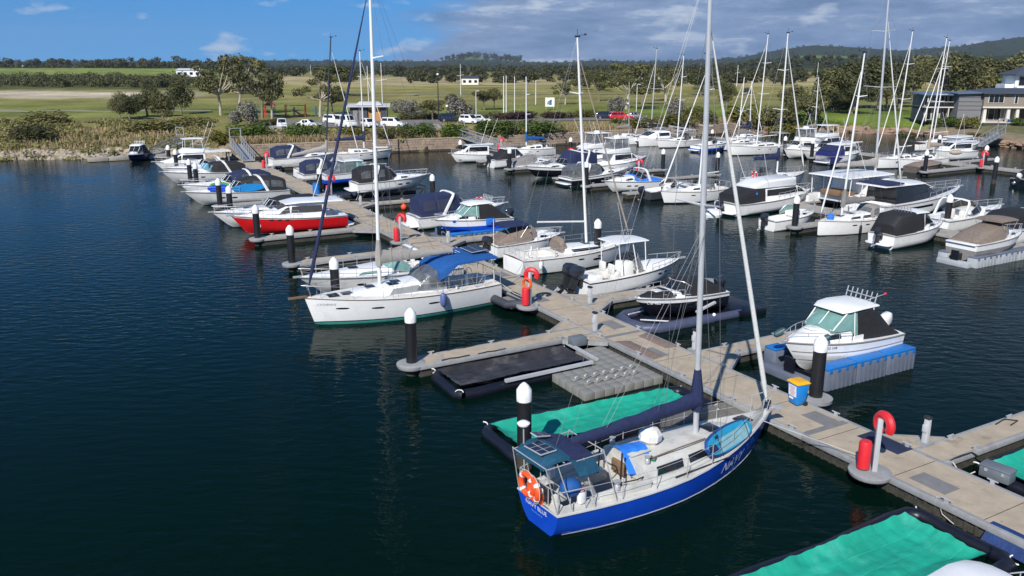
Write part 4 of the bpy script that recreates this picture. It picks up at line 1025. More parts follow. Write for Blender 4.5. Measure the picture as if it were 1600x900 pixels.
lifestand(58.4, 108.0, 'small red stand behind the black canvas launch', rz=0); lifestand(58.5, 89.6, 'small red stand beside the navy arched cruiser', rz=0)
lifestand(58.5, 75.2, 'small red stand behind the white sports boat with blue cover', rz=0); lifestand(101.6, 61.4, 'red stand at the stern of the white trawler', rz=0)
lifestand(103.6, 56.4, 'red stand at the right edge beside the white runabout', rz=0)
# power pedestals
def pedestal(u, v, label, h=1.0, rz=0.):
    root = thing('power_pedestal', label, 'power pedestal', P(u, v, DECK), A0+rz, 'white power pedestals on the piers'); root.scale = (.85, .85, .92)
    MB().box((0, 0, h*.5), (.24, .22, h), tap=.88).build('pedestal_body', GREYW, root, bev=.025)
    MB().loft([[(-.15, -.14, h), (.15, -.14, h), (.15, .14, h), (-.15, .14, h)], [(-.1, -.13, h+.11), (.12, -.13, h+.06), (.12, .13, h+.06), (-.1, .13, h+.11)]]).build('lamp_hood', RUBBER, root, bev=.015)
    MB().box((-.14, 0, h*.62), (.05, .2, .28)).build('socket_panel', GREYW, root, bev=.01)
    MB().box((0, 0, .03), (.55, .5, .06)).build('base_plate', WALER, root)
    return root
pedestal(24.75, 15.5, 'white power pedestal with black hood on the right hand finger'); pedestal(21.9, 31.0, 'white power pedestal at the root of the bare finger')
pedestal(24.3, 26.6, 'grey post pedestal behind the navy yacht forestay'); pedestal(24.35, 35.0, 'white power pedestal at the stern of the twin outboard boat')
pedestal(24.3, 52.9, 'white power pedestal beside the beige float'); pedestal(24.25, 71.7, 'power pedestal beside the raised cruiser'); 
# wheelie bin
def text_on(parent, txt, size, o, ex, ey, m, name='printed_lettering'):
    o, ex, ey = Vector(o), Vector(ex), Vector(ey)
    return lettering(name, txt, size, lambda x, y: o+ex*x+ey*y, m, parent)
BINB = mat('blue bin plastic', (.010, .20, .56), .4, var=.1); BINY = mat('yellow bin lid', (.70, .36, .008), .4, var=.1); PAPER = mat('printed notice', (.72, .72, .74), .5, var=.04)
bn = thing('wheelie_bin', 'blue wheelie bin with yellow lid and white notice on the pier', 'bin', P(23.55, 20.0, DECK), A0+R(-8)); bn.scale = (.94, .94, .9)
MB().loft([[(-.22, -.24, .06), (.22, -.24, .06), (.22, .24, .06), (-.22, .24, .06)], [(-.29, -.31, .98), (.29, -.31, .98), (.29, .31, .98), (-.29, .31, .98)]]).build('bin_body', BINB, bn, bev=.04)
MB().loft([[(-.33, -.34, .98), (.33, -.34, .98), (.33, .34, .98), (-.33, .34, .98)], [(-.33, -.34, 1.02), (.33, -.34, 1.02), (.33, .34, 1.02), (-.33, .34, 1.02)], [(-.22, -.26, 1.10), (.24, -.26, 1.10), (.24, .26, 1.10), (-.22, .26, 1.10)]]).build('bin_lid', BINY, bn, bev=.015)
for s in (1, -1): MB().tube([(.2, s*.2, .1), (.2, s*.3, .1)], .1, 12).build('wheel', RUBBER, bn)
MB().tube([(.36, -.26, .94), (.36, .26, .94)], .02, 6).build('handle', RUBBER, bn)
nt_ = MB(); nt_.loft([[(-.262, -.22, .42), (-.262, .22, .42), (-.298, .22, .90), (-.298, -.22, .90)], [(-.252, -.22, .42), (-.252, .22, .42), (-.288, .22, .90), (-.288, -.22, .90)]]); nn = nt_.build('notice', PAPER, bn)
PRT = mat('pink grey print', (.45, .22, .24), .6)
for k in range(6): MB().box((-.297+.0068*k*.75, 0, .84-.07*k), (.006, .30-.05*(k % 3), .025)).build('print_line', PRT, nn)
MB().box((-.262, .06, .33), (.012, .24, .09)).build('small_sticker', PAPER, bn)
pile(24.75, 20.15, 'tall mooring pile beside the blue bin on the pier', 3.05, .25)
MB().lathe([(.44, 0), (.62, .02), (.64, .16), (.34, .2)], n=20).build('pile_bracket', WALER, tag(thing('pile_guide', 'grey pile guide at the foot of the pile beside the bin', 'pile guide', P(24.75, 20.15, DECK-.16)), None, None))
# blue drum and other dock clutter
DRUM = mat('blue drum plastic', (.01, .16, .50), .4, var=.1)
dr = thing('dock_drum', 'blue plastic drum on the main pier beside a pile', 'drum', P(22.7, 80.4, DECK)); MB().lathe([(.34, 0), (.36, .3), (.34, .6), (.36, .62), (.34, 1.0), (.3, 1.04), (.02, 1.04)], n=16).build('drum_body', DRUM, dr); MB().lathe([(.33, 1.04), (.33, 1.08), (.02, 1.09)], n=16).build('drum_lid', DRUM, dr)
MAT_B = mat('navy rubber mat', (.012, .02, .055), .8, var=.3)
def slab(name, label, cat, pts, z0, z1, m): 
    c = sum((P(*p) for p in pts), Vector())/len(pts)
    o = MB().prism([((P(*p)-c).x, (P(*p)-c).y) for p in pts], z0, z1).build(name, m, bev=.004); o.location = c; return tag(o, label, cat)
slab('rubber_mat', 'navy rubber mat on the pier edge near the right hand finger', 'mat', [(23.2, 15.4), (24.0, 15.4), (24.0, 17.0), (23.2, 17.0)], DECK+.006, DECK+.02, MAT_B)
slab('cover_plate', 'brown cover plate on the left edge of the pier by the modular float', 'plate', [(21.85, 26.5), (22.5, 26.6), (22.5, 29.0), (21.85, 29.3)], DECK+.004, DECK+.018, RUST)
slab('cover_plate', 'brown cover plate on the right edge of the pier near the water', 'plate', [(23.3, 27.4), (23.95, 27.3), (23.95, 29.6), (23.3, 29.4)], DECK+.004, DECK+.018, RUST)
BLUET = mat('blue edge tarpaulin', (.012, .035, .13), .55, var=.3, bump=.5, bs=5)
tp = MB(); tp.grid(lambda a, b: P(21.92-b*.55+.03*math.sin(a*30), 11.4-a*13, [DECK+.02, DECK+.012, .30, .1][min(3, int(b*3.01))]), 40, 3); tag(tp.build('edge_tarpaulin', BLUET, ang=60), 'blue tarpaulin hanging over the pier edge at the lower right', 'tarpaulin')
gb = thing('dock_box', 'grey plastic dock box beside the teal cover at the right edge', 'dock box', P(24.75, 13.0, .42), A0+R(8)); gb.scale = (.8, .62, .8); BOXG = mat('grey dock box', (.13, .15, .17), .5, var=.1)
MB().box((0, 0, .22), (.62, 1.45, .44)).build('box_body', BOXG, gb, bev=.03); MB().box((0, 0, .47), (.66, 1.5, .08)).build('box_lid', BOXG, gb, bev=.02)
for y in (-.4, .4): MB().box((-.33, y, .34), (.03, .14, .12)).build('latch', STEEL, gb)
def rope(pts, label, r=.018, m=None):
    o = MB().tube(pts, r, 5).build('mooring_rope', m or WIRE); return tag(o, label, 'rope')
RB = mat('black rope', (.02, .02, .022), .9); RWH = mat('white rope', (.5, .48, .44), .9)
rope([P(24.3, 14.3, DECK), P(24.7, 14.2, DECK+.12), P(25.4, 14.25, DECK+.05), P(25.8, 14.15, .35), P(26.2, 13.9, .3)], 'black hose looped over the finger edge by the pedestal', .025, RB)
rope([P(24.4, 14.25, .5), P(24.3, 13.8, .2), P(24.6, 13.6, .4)], 'pale hose drooping behind the grey dock box', .022, RWH)
for k, (u_, v_) in enumerate(((15.2, 31.9), (17.6, 31.9), (16.2, 30.82), (14.4, 30.85))):
    rope([P(u_-.7, v_, DECK+.03), P(u_-.2, v_+.07, DECK+.03), P(u_+.1, v_-.05, DECK+.05), P(u_+.7, v_+.03, DECK+.03)], ['black rope on the far edge of the bare finger nearer its tip', 'black rope on the far edge of the bare finger nearer the pier', 'black rope on the near edge of the bare finger amid its length', 'black rope on the near edge of the bare finger by the pile'][k], .028, RB)
rope([P(21.9, 12.6, DECK+.03), P(21.7, 13.0, DECK+.06), P(21.62, 12.7, .2), P(21.58, 12.3, .1)], 'thin white line hanging over the pier edge in the foreground', .015, RWH)
rope([P(28.3, 15.2, DECK+.03), P(29.0, 15.3, DECK+.04), P(29.3, 15.0, DECK+.03), P(28.7, 14.9, DECK+.03)], 'black rope coil on the right hand finger', .025, RB)

# ------------------------------------------------------------------ floating boat docks
TEALS = mat('teal shade cloth', (.003, .30, .205), .75, var=.2, vs=.8, bump=.7, bs=3, dirt=(.06, .37, .29), dirt_s=.7)
BKTARP = mat('black pond tarpaulin', (.034, .031, .031), .40, var=.5, vs=1.2, bump=1.0, bs=2.2, dirt=(.13, .12, .115), dirt_s=.8)
RIMB = mat('navy black inflatable rim', (.007, .008, .015), .42, var=.35, vs=4, bump=.3, bs=6)
def floatdock(label, quad, cover, rimw=.55, rimh=.42, sag=.28, name='boat_float', alu=False, seed=0, inset=None):
    "a sunk boat dock: soft rim round a covered well; quad = uv corners (SW, SE, NE, NW)"
    root = thing(name, label, 'boat dock', P(*quad[0], 0)); o = P(*quad[0])
    q = [P(*c)-o for c in quad]
    rim = MB(); pts = []
    for i in range(4):
        a, b_ = q[i], q[(i+1) % 4]
        for k in range(8): pts.append(a.lerp(b_, k/8))
    cen = sum(q, Vector())/4; q2 = random.Random(seed)
    pts = [p+(cen-p).normalized()*(rimw*.5+(.25 if i % 8 == 0 else 0)) for i, p in enumerate(pts)]
    for i, p in enumerate(pts): p.z = .12+q2.uniform(-.03, .03)
    pts.append(pts[0]); rim.tube([p+Vector((0, 0, 0)) for p in pts], [rimh*.62*(1+q2.uniform(-.06, .06)) for p in pts], 10, flat=rimw/rimh*.75, cap=False)
    rim.build('rim', RIMB, root, ang=60)
    ins = inset or (rimw*.75, rimw*.75, rimw*.75, rimw*.75)
    def f(a, b_):
        s0, s1, e0, e1 = ins
        lu = (q[1]-q[0]).length; lv = (q[3]-q[0]).length
        a2 = (s0+(lu-s0-s1)*a)/lu; b2 = (e0+(lv-e0-e1)*b_)/lv
        p = q[0].lerp(q[1], a2).lerp(q[3].lerp(q[2], a2), b2)
        ed = min(a, 1-a)*lu, min(b_, 1-b_)*lv; e_ = min(ed)
        jag = (mnoise.noise(Vector((a*lu*2.6, b_*lv*2.6, seed)))*(.13 if min(a, 1-a) < .01 else .05)) if e_ < .01 else 0
        wr = .030*mnoise.noise(Vector((a*lu*2.2+seed, b_*lv*1.1, 2)))+.035*mnoise.noise(Vector((a*lu*.5, b_*lv*5, seed)))+.05*max(0, .5-abs(mnoise.noise(Vector((a*lu*.8+3*seed, b_*lv*1.6, 7)))*4))
        edge_up = .06*max(0, 1-e_/.25); wr += edge_up
        return p+(cen-p).normalized()*jag+Vector((0, 0, .12+rimh*.5+.07-sag*min(1, (e_/.8))**.8+wr))
    MB().grid(f, 90, 34).build('cover_sheet', cover, root, ang=60)
    sm = MB()
    for b0 in (.24, .5, .76): sm.grid(lambda a, b_: f(.015+.97*a, b0+.006*(b_-.5))+Vector((0, 0, .016-.012*abs(b_-.5))), 60, 2)
    o2 = sm.build('cover_seam', SEAMT if cover is TEALS else cover, root); o2['kind'] = 'stuff'
    for k in range(4):
        c_ = q[k].lerp(cen, .06); MB().torus((c_.x, c_.y, .10+rimh*.55), .16, .022, 12, 5, M=Matrix.Rotation(R(16), 3, 'X') @ Matrix.Rotation(k*1.7, 3, 'Z'), a0=0, a1=PI*.9).build('lashing_loop', WPAINT, root)
    return root
SEAMT = mat('pale teal seam', (.02, .36, .27), .75)
floatdock('teal covered floating boat dock behind the navy yacht', [(12.3, 21.75), (21.5, 21.6), (21.5, 24.2), (12.3, 24.75)], TEALS, .5, .36, .2, seed=1, inset=(.45, 1.0, .45, .35))
floatdock('teal covered floating boat dock in the lower right corner', [(13.2, 10.3), (21.3, 10.1), (21.3, 13.45), (13.2, 13.45)], TEALS, .48, .34, .24, seed=2, inset=(.5, .9, .5, .35))
floatdock('teal covered floating boat dock at the right edge', [(25.0, 9.6), (33.5, 9.6), (33.5, 14.1), (25.0, 14.1)], TEALS, .46, .34, .24, seed=3)
dk = floatdock('black tarpaulin covered floating dock by the bare finger', [(12.9, 27.7), (19.9, 27.9), (19.9, 30.65), (12.9, 30.6)], BKTARP, .5, .40, .12, seed=4)
o = P(12.9, 27.7)
MB().beam(P(15.2, 27.75, .42)-o, P(19.6, 27.85, .42)-o, .16, .12).build('edge_beam', ALU, dk); MB().beam(P(19.95, 28.0, .42)-o, P(20.0, 30.5, .42)-o, .14, .12).build('end_beam', ALU, dk)
MB().box(P(20.3, 30.1, .62)-o, (.75, .5, .42), rot=A0).build('winch_box', BOXG, dk, bev=.03)
CUBE = mat('grey dock cube plastic', (.215, .212, .195), .6, var=.12, vs=3, dirt=(.14, .14, .12), dirt_s=2)
def cubefloat(name, label, cells, s, m, o_uv, z0=-.12, h=.44, rollers=(), rz=0.):
    root = thing(name, label, 'boat dock', P(*o_uv), A0+rz)
    mb = MB(); mb.box((0, 0, z0+h/2), (s-.03, s-.03, h))
    c = mb.mesh('dock_cube', m, 30, .022)
    lg = MB(); lg.lathe([(.07, h+z0-.01), (.07, h+z0+.03), (.05, h+z0+.035)], n=8); lm = lg.mesh('cube_pin', m)
    for i, j in cells:
        k = link('dock_cube', c, root); k.location = ((i+.5)*s, (j+.5)*s, 0)
    for x, y in rollers:
        MB().box((x, y, z0+h+.04), (.42, .24, .08), rot=.3).build('roller_block', m, root, bev=.03)
        MB().tube([(x-.06, y-.03, z0+h+.115), (x+.06, y+.03, z0+h+.115)], .042, 8).build('roller', GREYW, root)
    return root
cells = [(i, j) for i in range(8) for j in range(5)]+[(i, j) for i in range(5, 8) for j in range(5, 9)]
cubefloat('modular_float', 'grey modular cube float beside the black tarpaulin dock', cells, .5, CUBE, (17.4, 25.2), rollers=[(.55+.47*k, 1.45, ) for k in range(7)]+[(.75+.47*k, .85) for k in range(6)])
BEIGE = mat('beige float plastic', (.42, .36, .27), .6, var=.1)
bf = thing('jetski_float', 'beige moulded float with small holes beside the finger', 'float', P(25.0, 50.6), A0)
MB().prism([(0, -.75), (.4, -1.05), (4.6, -1.05), (5.2, -.4), (5.2, .4), (4.6, 1.05), (.4, 1.05), (0, .75)], .02, .42, top=.97).build('float_body', BEIGE, bf, bev=.06)
for k in range(9):
    for y in (-.45, .45): MB().lathe([(.075, .40), (.075, .428), (.01, .43)], (.7+.47*k, y), 8).build('float_socket', RUST, bf)
PANG = mat('blue grey pontoon tank', (.12, .14, .19), .45, var=.12, vs=2, dirt=(.15, .17, .2), dirt_s=1.5); BLUEP = mat('blue pontoon top', (.010, .15, .46), .45, var=.12)
def tankdock(label, u0, u1, v0, v1, h=.95, n=3, both=True, topm=BLUEP, tank=PANG, name='drive_on_dock'):
    root = thing(name, label, 'boat dock', P(u0, (v0+v1)/2), A0); Wd = v1-v0; L = u1-u0; tw = .7
    for s in ((-1, 1) if both else (-1,)):
        yc = s*(Wd/2-tw/2)
        for k in range(n):
            l0, l1 = L*k/n+.02, L*(k+1)/n-.02
            MB().loft([[(x, yc-s*0+a*tw/2, z) for a, z in ((-1, -.2), (1, -.2), (1, h-.08), (-1, h-.08))] for x in (l0, l1)]).build('tank', tank, root, bev=.07)
            MB().box(((l0+l1)/2, yc, h-.035), (l1-l0-.04, tw-.04, .09)).build('tank_top', topm, root, bev=.02)
            rb = MB()
            for r_ in range(7):
                x = lerp(l0+.15, l1-.15, r_/6); rb.box((x, yc-tw/2-.004 if s < 0 else yc+tw/2+.004, h/2-.15), (.05, .05, h-.2))
            rb.build('tank_rib', tank, root)
            lp = MB()
            for r_ in range(4): lp.box((lerp(l0+.2, l1-.2, r_/3), yc+s*(tw/2+.01), h-.13), (.16, .05, .12))
            lp.build('lifting_lug', topm, root)
    for k in range(4): MB().box((L*(k+.5)/4, 0, .1), (.3, Wd-2*tw, .3)).build('cross_beam', RIMB, root)
    MB().box((-.2, 0, .12), (.6, Wd*.8, .44)).build('bow_tank', tank, root, bev=.08)
    MB().box((-.25, 0, .55), (.12, .5, .9)).build('bow_stop', RIMB, root)
    return root
tankdock('blue topped grey tank dock carrying the white cabin boat', 26.6, 32.3, 21.2, 24.7, .95)
tankdock('grey tank dock carrying the taupe covered bowrider at far right', 52.3, 59.5, 31.0, 33.8, .7, 3, topm=PANG, tank=mat('pale grey pontoon tank', (.36, .38, .40), .5, var=.1))
tankdock('grey blue tank dock under the blue and white cabin boat', 25.6, 31.4, 55.3, 58.3, .6, 3)
sf = thing('inflatable_dock', 'blue grey inflatable dock carrying the black speedboat', 'boat dock', P(25.0, 32.2), A0)
INFL = mat('blue grey inflatable tube', (.055, .065, .115), .5, var=.15)
MB().tube([(4.2, -1.35, .1), (.6, -1.35, .1), (.1, -1.0, .1), (-.1, 0, .1), (.1, 1.0, .1), (.6, 1.35, .1), (6.2, 1.35, .1)], .3, 10).build('air_tube', INFL, sf)
MB().tube([(4.2, -1.35, .1), (6.3, -1.35, .08)], .24, 10).build('air_tube', INFL, sf)
MB().box((6.9, -.1, .12), (1.9, 3.2, .34)).build('rear_platform', RIMB, sf, bev=.05); MB().box((3.2, 0, 0), (6, 2.1, .12)).build('dock_floor', RIMB, sf)
MB().ball((4.25, -1.5, .36), .1).build('marker_ball', WHITE, sf)
for y in (-1.0, 1.0): MB().beam((.2, y*.5, .45), (1.6, y*1.05, .30), .05, .05).build('bow_cradle', WPAINT, sf)
MB().beam((3.2, -1.3, .62), (4.5, -1.25, .95), .14, .1).build('guide_arm', GREYW, sf)
LIFT = mat('black lift frame', (.02, .02, .024), .5, var=.3)
lf = thing('boat_lift', 'black steel boat lift under the raised cruiser', 'boat lift', P(24.9, 77), A0)
for y in (-1.6, 1.6):
    MB().tube([(0, y, .25), (7.6, y, .25)], .22, 10).build('lift_tank', LIFT, lf)
    mb = MB()
    for x in (.6, 2.6, 4.6, 6.6): mb.beam((x, y, .4), (x+.7, y*.75, 1.0), .1, .1)
    mb.build('lift_arm', LIFT, lf)
    MB().beam((.4, y*.6, 1.0), (7.2, y*.6, 1.0), .16, .14).build('bunk', LIFT, lf)
MB().tube([(7.2, -1.5, .4), (7.6, -1.2, 1.2), (7.4, 1.2, 1.2), (7.0, 1.5, .4)], .06, 8).build('guide_hoop', LIFT, lf)
MB().tube([(.2, -1.5, .4), (.6, -1.5, 1.3), (1.8, -1.5, 1.3), (2.2, -1.5, .4)], .05, 8).build('guide_hoop', ALU, lf)
ob = MB(); ob.ball((0, 0, .25), (.28, .28, .3), 14, 8); ob.tube([(0, 0, .5), (0, 0, .7)], .06, 8); ob.torus((0, 0, .72), .07, .02, 10, 5, M=Matrix.Rotation(PI/2, 3, 'X')); o = ob.build('marker_buoy', ORANGE); o.location = P(28.0, 70.6); tag(o, 'orange round buoy floating beside the finger pier', 'buoy')
# ================================================================== the navy yacht in the foreground
NB = boat('blue_sailing_yacht', 'bright blue sailing yacht with NAVY on its bow, moored bow to the pier in front', 'sailing yacht', 10.95, 18.12, 1, 0, 4.9)
NH = Hull(10.1, 3.05, 1.24, .86, tr=.64, tm=.44, p=1.75, rake=.7, sag=.08, trk=.10, rise=.6, zk=-.6, ex=(.24, .20, .20), srise=.52)
DECKW = mat('worn white deck', (.56, .55, .51), .55, var=.12, vs=2, dirt=(.36, .34, .30), dirt_s=1.4)
hull_mesh(NB, NH, [DARKB, DARKB, BLUEH], [-.1, -.04, .0]); stripe(NB, NH, WHITE, .035, .075, .03); deck_mesh(NB, NH, DECKW, (.045, .33), .62, .5, .08); rub_rail(NB, NH, ALU, .028)
Ln = NH.L
z0 = NH.deck(3.3)+.04
nst = [(3.25, 1.02, z0, .92, z0+.50, .10), (4.6, 1.06, z0, .90, z0+.47, .10), (6.4, .95, z0+.02, .72, z0+.40, .09), (7.6, .70, NH.deck(7.6)+.03, .48, NH.deck(7.6)+.22, .06), (8.1, .45, NH.deck(8.1)+.03, .3, NH.deck(8.1)+.08, .03)]
house(NB, 'coachroof', nst, DECKW)
side_win(NB, nst, 3.75, 4.85, .3, .82, GLASS, off=.02); side_win(NB, nst, 5.15, 6.3, .34, .84, GLASS, s1=.45, off=.02)
for x, y in ((7.05, 0), (8.7, 0)): hatch(NB, NH, x, y, .5, .5, GLASS, z=(hs(nst, x)[4]+.1) if x < 8 else NH.deck(x)+.12)
hatch(NB, NH, 3.65, 0, .8, .75, DECKW, z=z0+.64, name='companion_hatch')
for s in (1, -1):
    MB().tube([(3.7, s*.72, z0+.6), (5.0, s*.72, z0+.63), (6.2, s*.6, z0+.55)], .022, 6).build('grab_rail', TEAK, NB)
    MB().beam((1.5, s*(NH.half(1.5)-.30), NH.deck(1.5)+.14), (3.3, s*(NH.half(3.3)-.30), NH.deck(3.3)+.16), .16, .26).build('cockpit_coaming', DECKW, NB, bev=.04)
    MB().box((5.5, s*1.32, NH.deck(5.5)+.06), (2.6, .04, .03)).build('genoa_track', DSPAR, NB)
    MB().lathe([(.11, 0), (.1, .1), (.075, .15), (.12, .25), (.03, .26)], (2.1, s*(NH.half(2.1)-.3)), 12).build('winch', STEEL, NB).location.z = NH.deck(2)+.28
    MB().lathe([(.09, 0), (.08, .1), (.06, .13), (.1, .2), (.03, .21)], (3.5, s*.8), 12).build('winch', STEEL, NB).location.z = z0+.56
MB().box((1.9, 0, NH.deck(2)-.40), (2.5, 1.5, .06)).build('cockpit_sole', mat('grey cockpit sole', (.22, .23, .25), .8, var=.2), NB)
for s in (1, -1): MB().box((1.9, s*.66, NH.deck(2)-.22), (2.3, .36, .34)).build('cockpit_bench', DECKW, NB, bev=.03)
MB().tube([(.5, 0, NH.deck(.5)+.15), (1.5, .05, NH.deck(1.5)+.32)], .025, 6).build('tiller', TEAK, NB)
mpN = rig(NB, NH, 6.4, z0+.42, 14.6, 2.3, .885, 5.2, 1.12, ALU, NAVYC, SAILW, .075, 1, mr=.105, ch=.38, boom_up=-.05, jib_z0=.3)
lifelines(NB, NH, .09, .93, .66, 8)
# mesh netting laced to the forward lifelines, port side and bow
NET = mat('grey lifeline netting', (.33, .32, .30), .9, var=.25, vs=30, alpha=.38)
nb = MB()
for s, ta, tb in ((1, .6, .93), (-1, .80, .93)):
    pts = [lerp(ta, tb, i/8) for i in range(9)]
    nb.loft([[(t_*Ln, s*max(NH.b(t_)-.07, .05), NH.zs(t_)+.06) for t_ in pts], [(t_*Ln, s*max(NH.b(t_)-.07, .05), NH.zs(t_)+.62) for t_ in pts]], 0, False, False)
nb.build('lifeline_netting', NET, NB)
MB().box((Ln+.15, 0, NH.deck(Ln)+.04), (.75, .16, .08)).build('bow_roller', STEEL, NB)
MB().loft([[(Ln+.1, -.04, NH.deck(Ln)-.02), (Ln+.1, .04, NH.deck(Ln)-.02), (Ln+.1, .04, NH.deck(Ln)+.2), (Ln+.1, -.04, NH.deck(Ln)+.2)], [(Ln+.55, -.2, NH.deck(Ln)-.02), (Ln+.55, .2, NH.deck(Ln)-.02), (Ln+.5, .12, NH.deck(Ln)+.06), (Ln+.5, -.12, NH.deck(Ln)+.06)]]).build('anchor', STEEL, NB)
# spreader gear: radar on the mast front, pole aft
zr = mpN(14.6*.52)
MB().lathe([(.05, -.06), (.27, -.04), (.3, .05), (.24, .17), (.05, .2)], (zr.x+.42, 0), 16).build('radar_dome', WHITE, NB).location.z = zr.z-.35
MB().beam((zr.x, 0, zr.z-.42), (zr.x+.45, 0, zr.z-.42), .1, .06).build('radar_bracket', ALU, NB)
# stern frame: bimini, panels, gear
zb = 2.48
bm_ = house(NB, 'bimini', [(-.3, .70, zb-.26, .66, zb-.16, .04), (-.05, .74, zb-.12, .70, zb-.02, .05), (.3, .76, zb-.10, .72, zb+.02, .05), (.56, .78, zb-.12, .74, zb-.02, .05)], TEALC)
house(NB, 'bimini_extension', [(.58, .8, zb-.14, .76, zb-.06, .05), (.95, .84, zb-.14, .78, zb-.03, .05), (1.35, .82, zb-.20, .76, zb-.12, .05)], NAVYC)
MB().loft([[(.55, -.80, zb-.12), (1.36, -.78, zb-.2), (1.45, -1.08, zb-.58), (.65, -1.12, zb-.50)], [(.55, -.78, zb-.12), (1.36, -.76, zb-.2), (1.45, -1.06, zb-.59), (.65, -1.10, zb-.51)]]).build('bimini_skirt', TEALC, NB)
SOLAR = mat('solar cells', (.012, .016, .04), .12, var=.3, vs=8)
def solar(parent, c, lx, ly, rot, k=(3, 2), name='solar_panel'):
    M = rot.to_3x3() if isinstance(rot, Matrix) else rot
    fr = MB().box(c, (lx, ly, .035), rot=M).build(name, ALU, parent)
    for i in range(k[0]):
        for j in range(k[1]):
            o_ = M @ Vector((-lx/2+lx*(i+.5)/k[0], -ly/2+ly*(j+.5)/k[1], .02)); MB().box(Vector(c)+o_, (lx/k[0]-.035, ly/k[1]-.035, .012), rot=M).build('solar_cell', SOLAR, fr)
    return fr
solar(NB, (.06, -.05, zb+.09), .55, .80, Matrix.Rotation(R(-3), 4, 'X'), (2, 3))
solar(NB, (.5, .55, zb+.16), .5, .32, Matrix.Rotation(R(12), 4, 'Y'), (2, 1))
mb = MB()
for s in (1, -1):
    for x0_, x1_ in ((.02, -.3), (.5, .1), (1.2, 1.0), (1.9, 1.75)): mb.tube([(x0_, s*(NH.half(max(x0_, .05))-.04), NH.deck(max(x0_, 0))+.05), (x1_, s*.8, zb-.12)], .018, 6)
    mb.tube([(-.3, s*.8, zb-.18), (1.75, s*.84, zb-.2)], .018, 6)
for x in (-.3, .35, 1.0, 1.75): mb.tube([(x, -.8, zb-.14), (x, .8, zb-.14)], .018, 6)
mb.build('stern_frame', STEEL, NB)
MB().tube([(.0, .62, NH.deck(0)), (-.05, .62, zb+.55)], .022, 6).build('antenna_pole', STEEL, NB); MB().lathe([(.02, -.05), (.17, -.03), (.19, .03), (.1, .09), (.02, .1)], (-.05, .62), 14).build('gps_dome', WHITE, NB).location.z = zb+.6
outboard(NB, .32, -.34, NH.deck(0)+.34, .42, RUBBER, 0)
for y in (.34, -.30): MB().box((.5, y, NH.deck(.5)+.2), (.5, .3, .3)).build('stern_locker', DECKW, NB, bev=.03)
for s in (1, -1): MB().tube([(2.7, s*.52, NH.deck(2.7)-.1), (2.75, s*.5, z0+.95)], .03, 6).build('hatch_stanchion', RUBBER, NB)
MB().box((3.18, .1, z0+.12), (.10, .6, .40)).build('wash_board', TEAK, NB, bev=.01)
MB().lathe([(.12, 0), (.15, .1), (.13, .2), (.03, .22)], (2.4, -.72), 10).build('fender_coil', RUBBER, NB).location.z = NH.deck(2.4)+.02
# lettering on bow and transom
LET = mat('white vinyl lettering', (.82, .83, .85), .4, var=.05); LETB = mat('pale blue vinyl', (.12, .33, .72), .4)
lettering('bow_lettering', 'NAVY', .50, lambda x, y: NH.at(6.35+x*1.05, .38+y*1.05, -1, .014), LET, NB, .35)
lettering('bow_lettering', 'Blue', .26, lambda x, y: NH.at(7.1+x, .14+y, -1, .014), LETB, NB, .35)
for x, z, s in ((8.55, .92, .07), (8.75, .70, .06), (8.95, 1.0, .07), (8.98, .84, .05), (9.2, .8, .05)):
    pts = [(s*(1 if k % 2 == 0 else .42)*math.sin(PI*k/5), s*(1 if k % 2 == 0 else .42)*math.cos(PI*k/5)) for k in range(10)]
    MB().add([NH.at(x-.5+a, z-.14+c, -1, .014) for a, c in pts], [tuple(range(10))]).build('bow_star', LETB, NB, ang=0)
def on_transom(x, y): return Vector((NH.X(0, y)-.012, -x, y))
lettering('transom_lettering', 'NAVY BLUE', .20, lambda x, y: on_transom(x-.58, y+.60), LET, NB)
lettering('transom_lettering', 'MELBOURNE', .095, lambda x, y: on_transom(x-.33, y+.44), LETB, NB)
def at_nb(x, y, z): return NB.matrix_basis @ Vector((x, y, z))
NBR = A0+R(5)
def ring(label, p, M, r=.30, t_=.085, m=ORANGE, grp=None):
    root = thing('life_ring', label, 'lifebuoy', p, NBR, grp); MB().torus((0, 0, 0), r, t_, 22, 8, M=M).build('ring_body', m, root)
    for k in range(4):
        a = PI/4+k*PI/2; MB().torus((0, 0, 0), r, t_+.006, 3, 8, M=M @ Matrix.Rotation(a-.14, 3, 'Z'), a0=0, a1=.28).build('ring_band', WPAINT, root)
    MB().torus((0, 0, 0), r+t_+.03, .012, 22, 5, M=M).build('grab_line', RWH, root); return root
Mr = Matrix.Rotation(R(90), 3, 'Y')
ring('orange lifebuoy hung on the port stern rail of the navy blue yacht, outermost of two', at_nb(-.13, .30, NH.deck(0)+.48), Mr, .31, .09)
ring('orange lifebuoy hung on the stern rail of the navy blue yacht, tucked behind the other', at_nb(-.13, -.02, NH.deck(0)+.46), Mr @ Matrix.Rotation(R(12), 3, 'X'), .29, .09)
hl = thing('danbuoy_light', 'orange and white man overboard light strapped beside the lifebuoys', 'marker light', at_nb(.0, -.22, NH.deck(0)+.05), NBR); MB().lathe([(.05, 0), (.07, .05), (.07, .3), (.04, .34)], n=10).build('float_body', ORANGE, hl); MB().lathe([(.05, .34), (.05, .46), (.02, .5)], n=10).build('lamp_lens', WPAINT, hl)
bb = thing('covered_barbecue', 'round barbecue under a royal blue cover on the stern rail', 'barbecue', at_nb(.72, -.62, NH.deck(.7)+.42), NBR); MB().ball((0, 0, .14), (.34, .30, .27), 14, 8).build('barbecue_cover', BLUEC, bb); MB().tube([(0, 0, -.4), (0, 0, -.08)], .02, 6).build('rail_bracket', STEEL, bb)
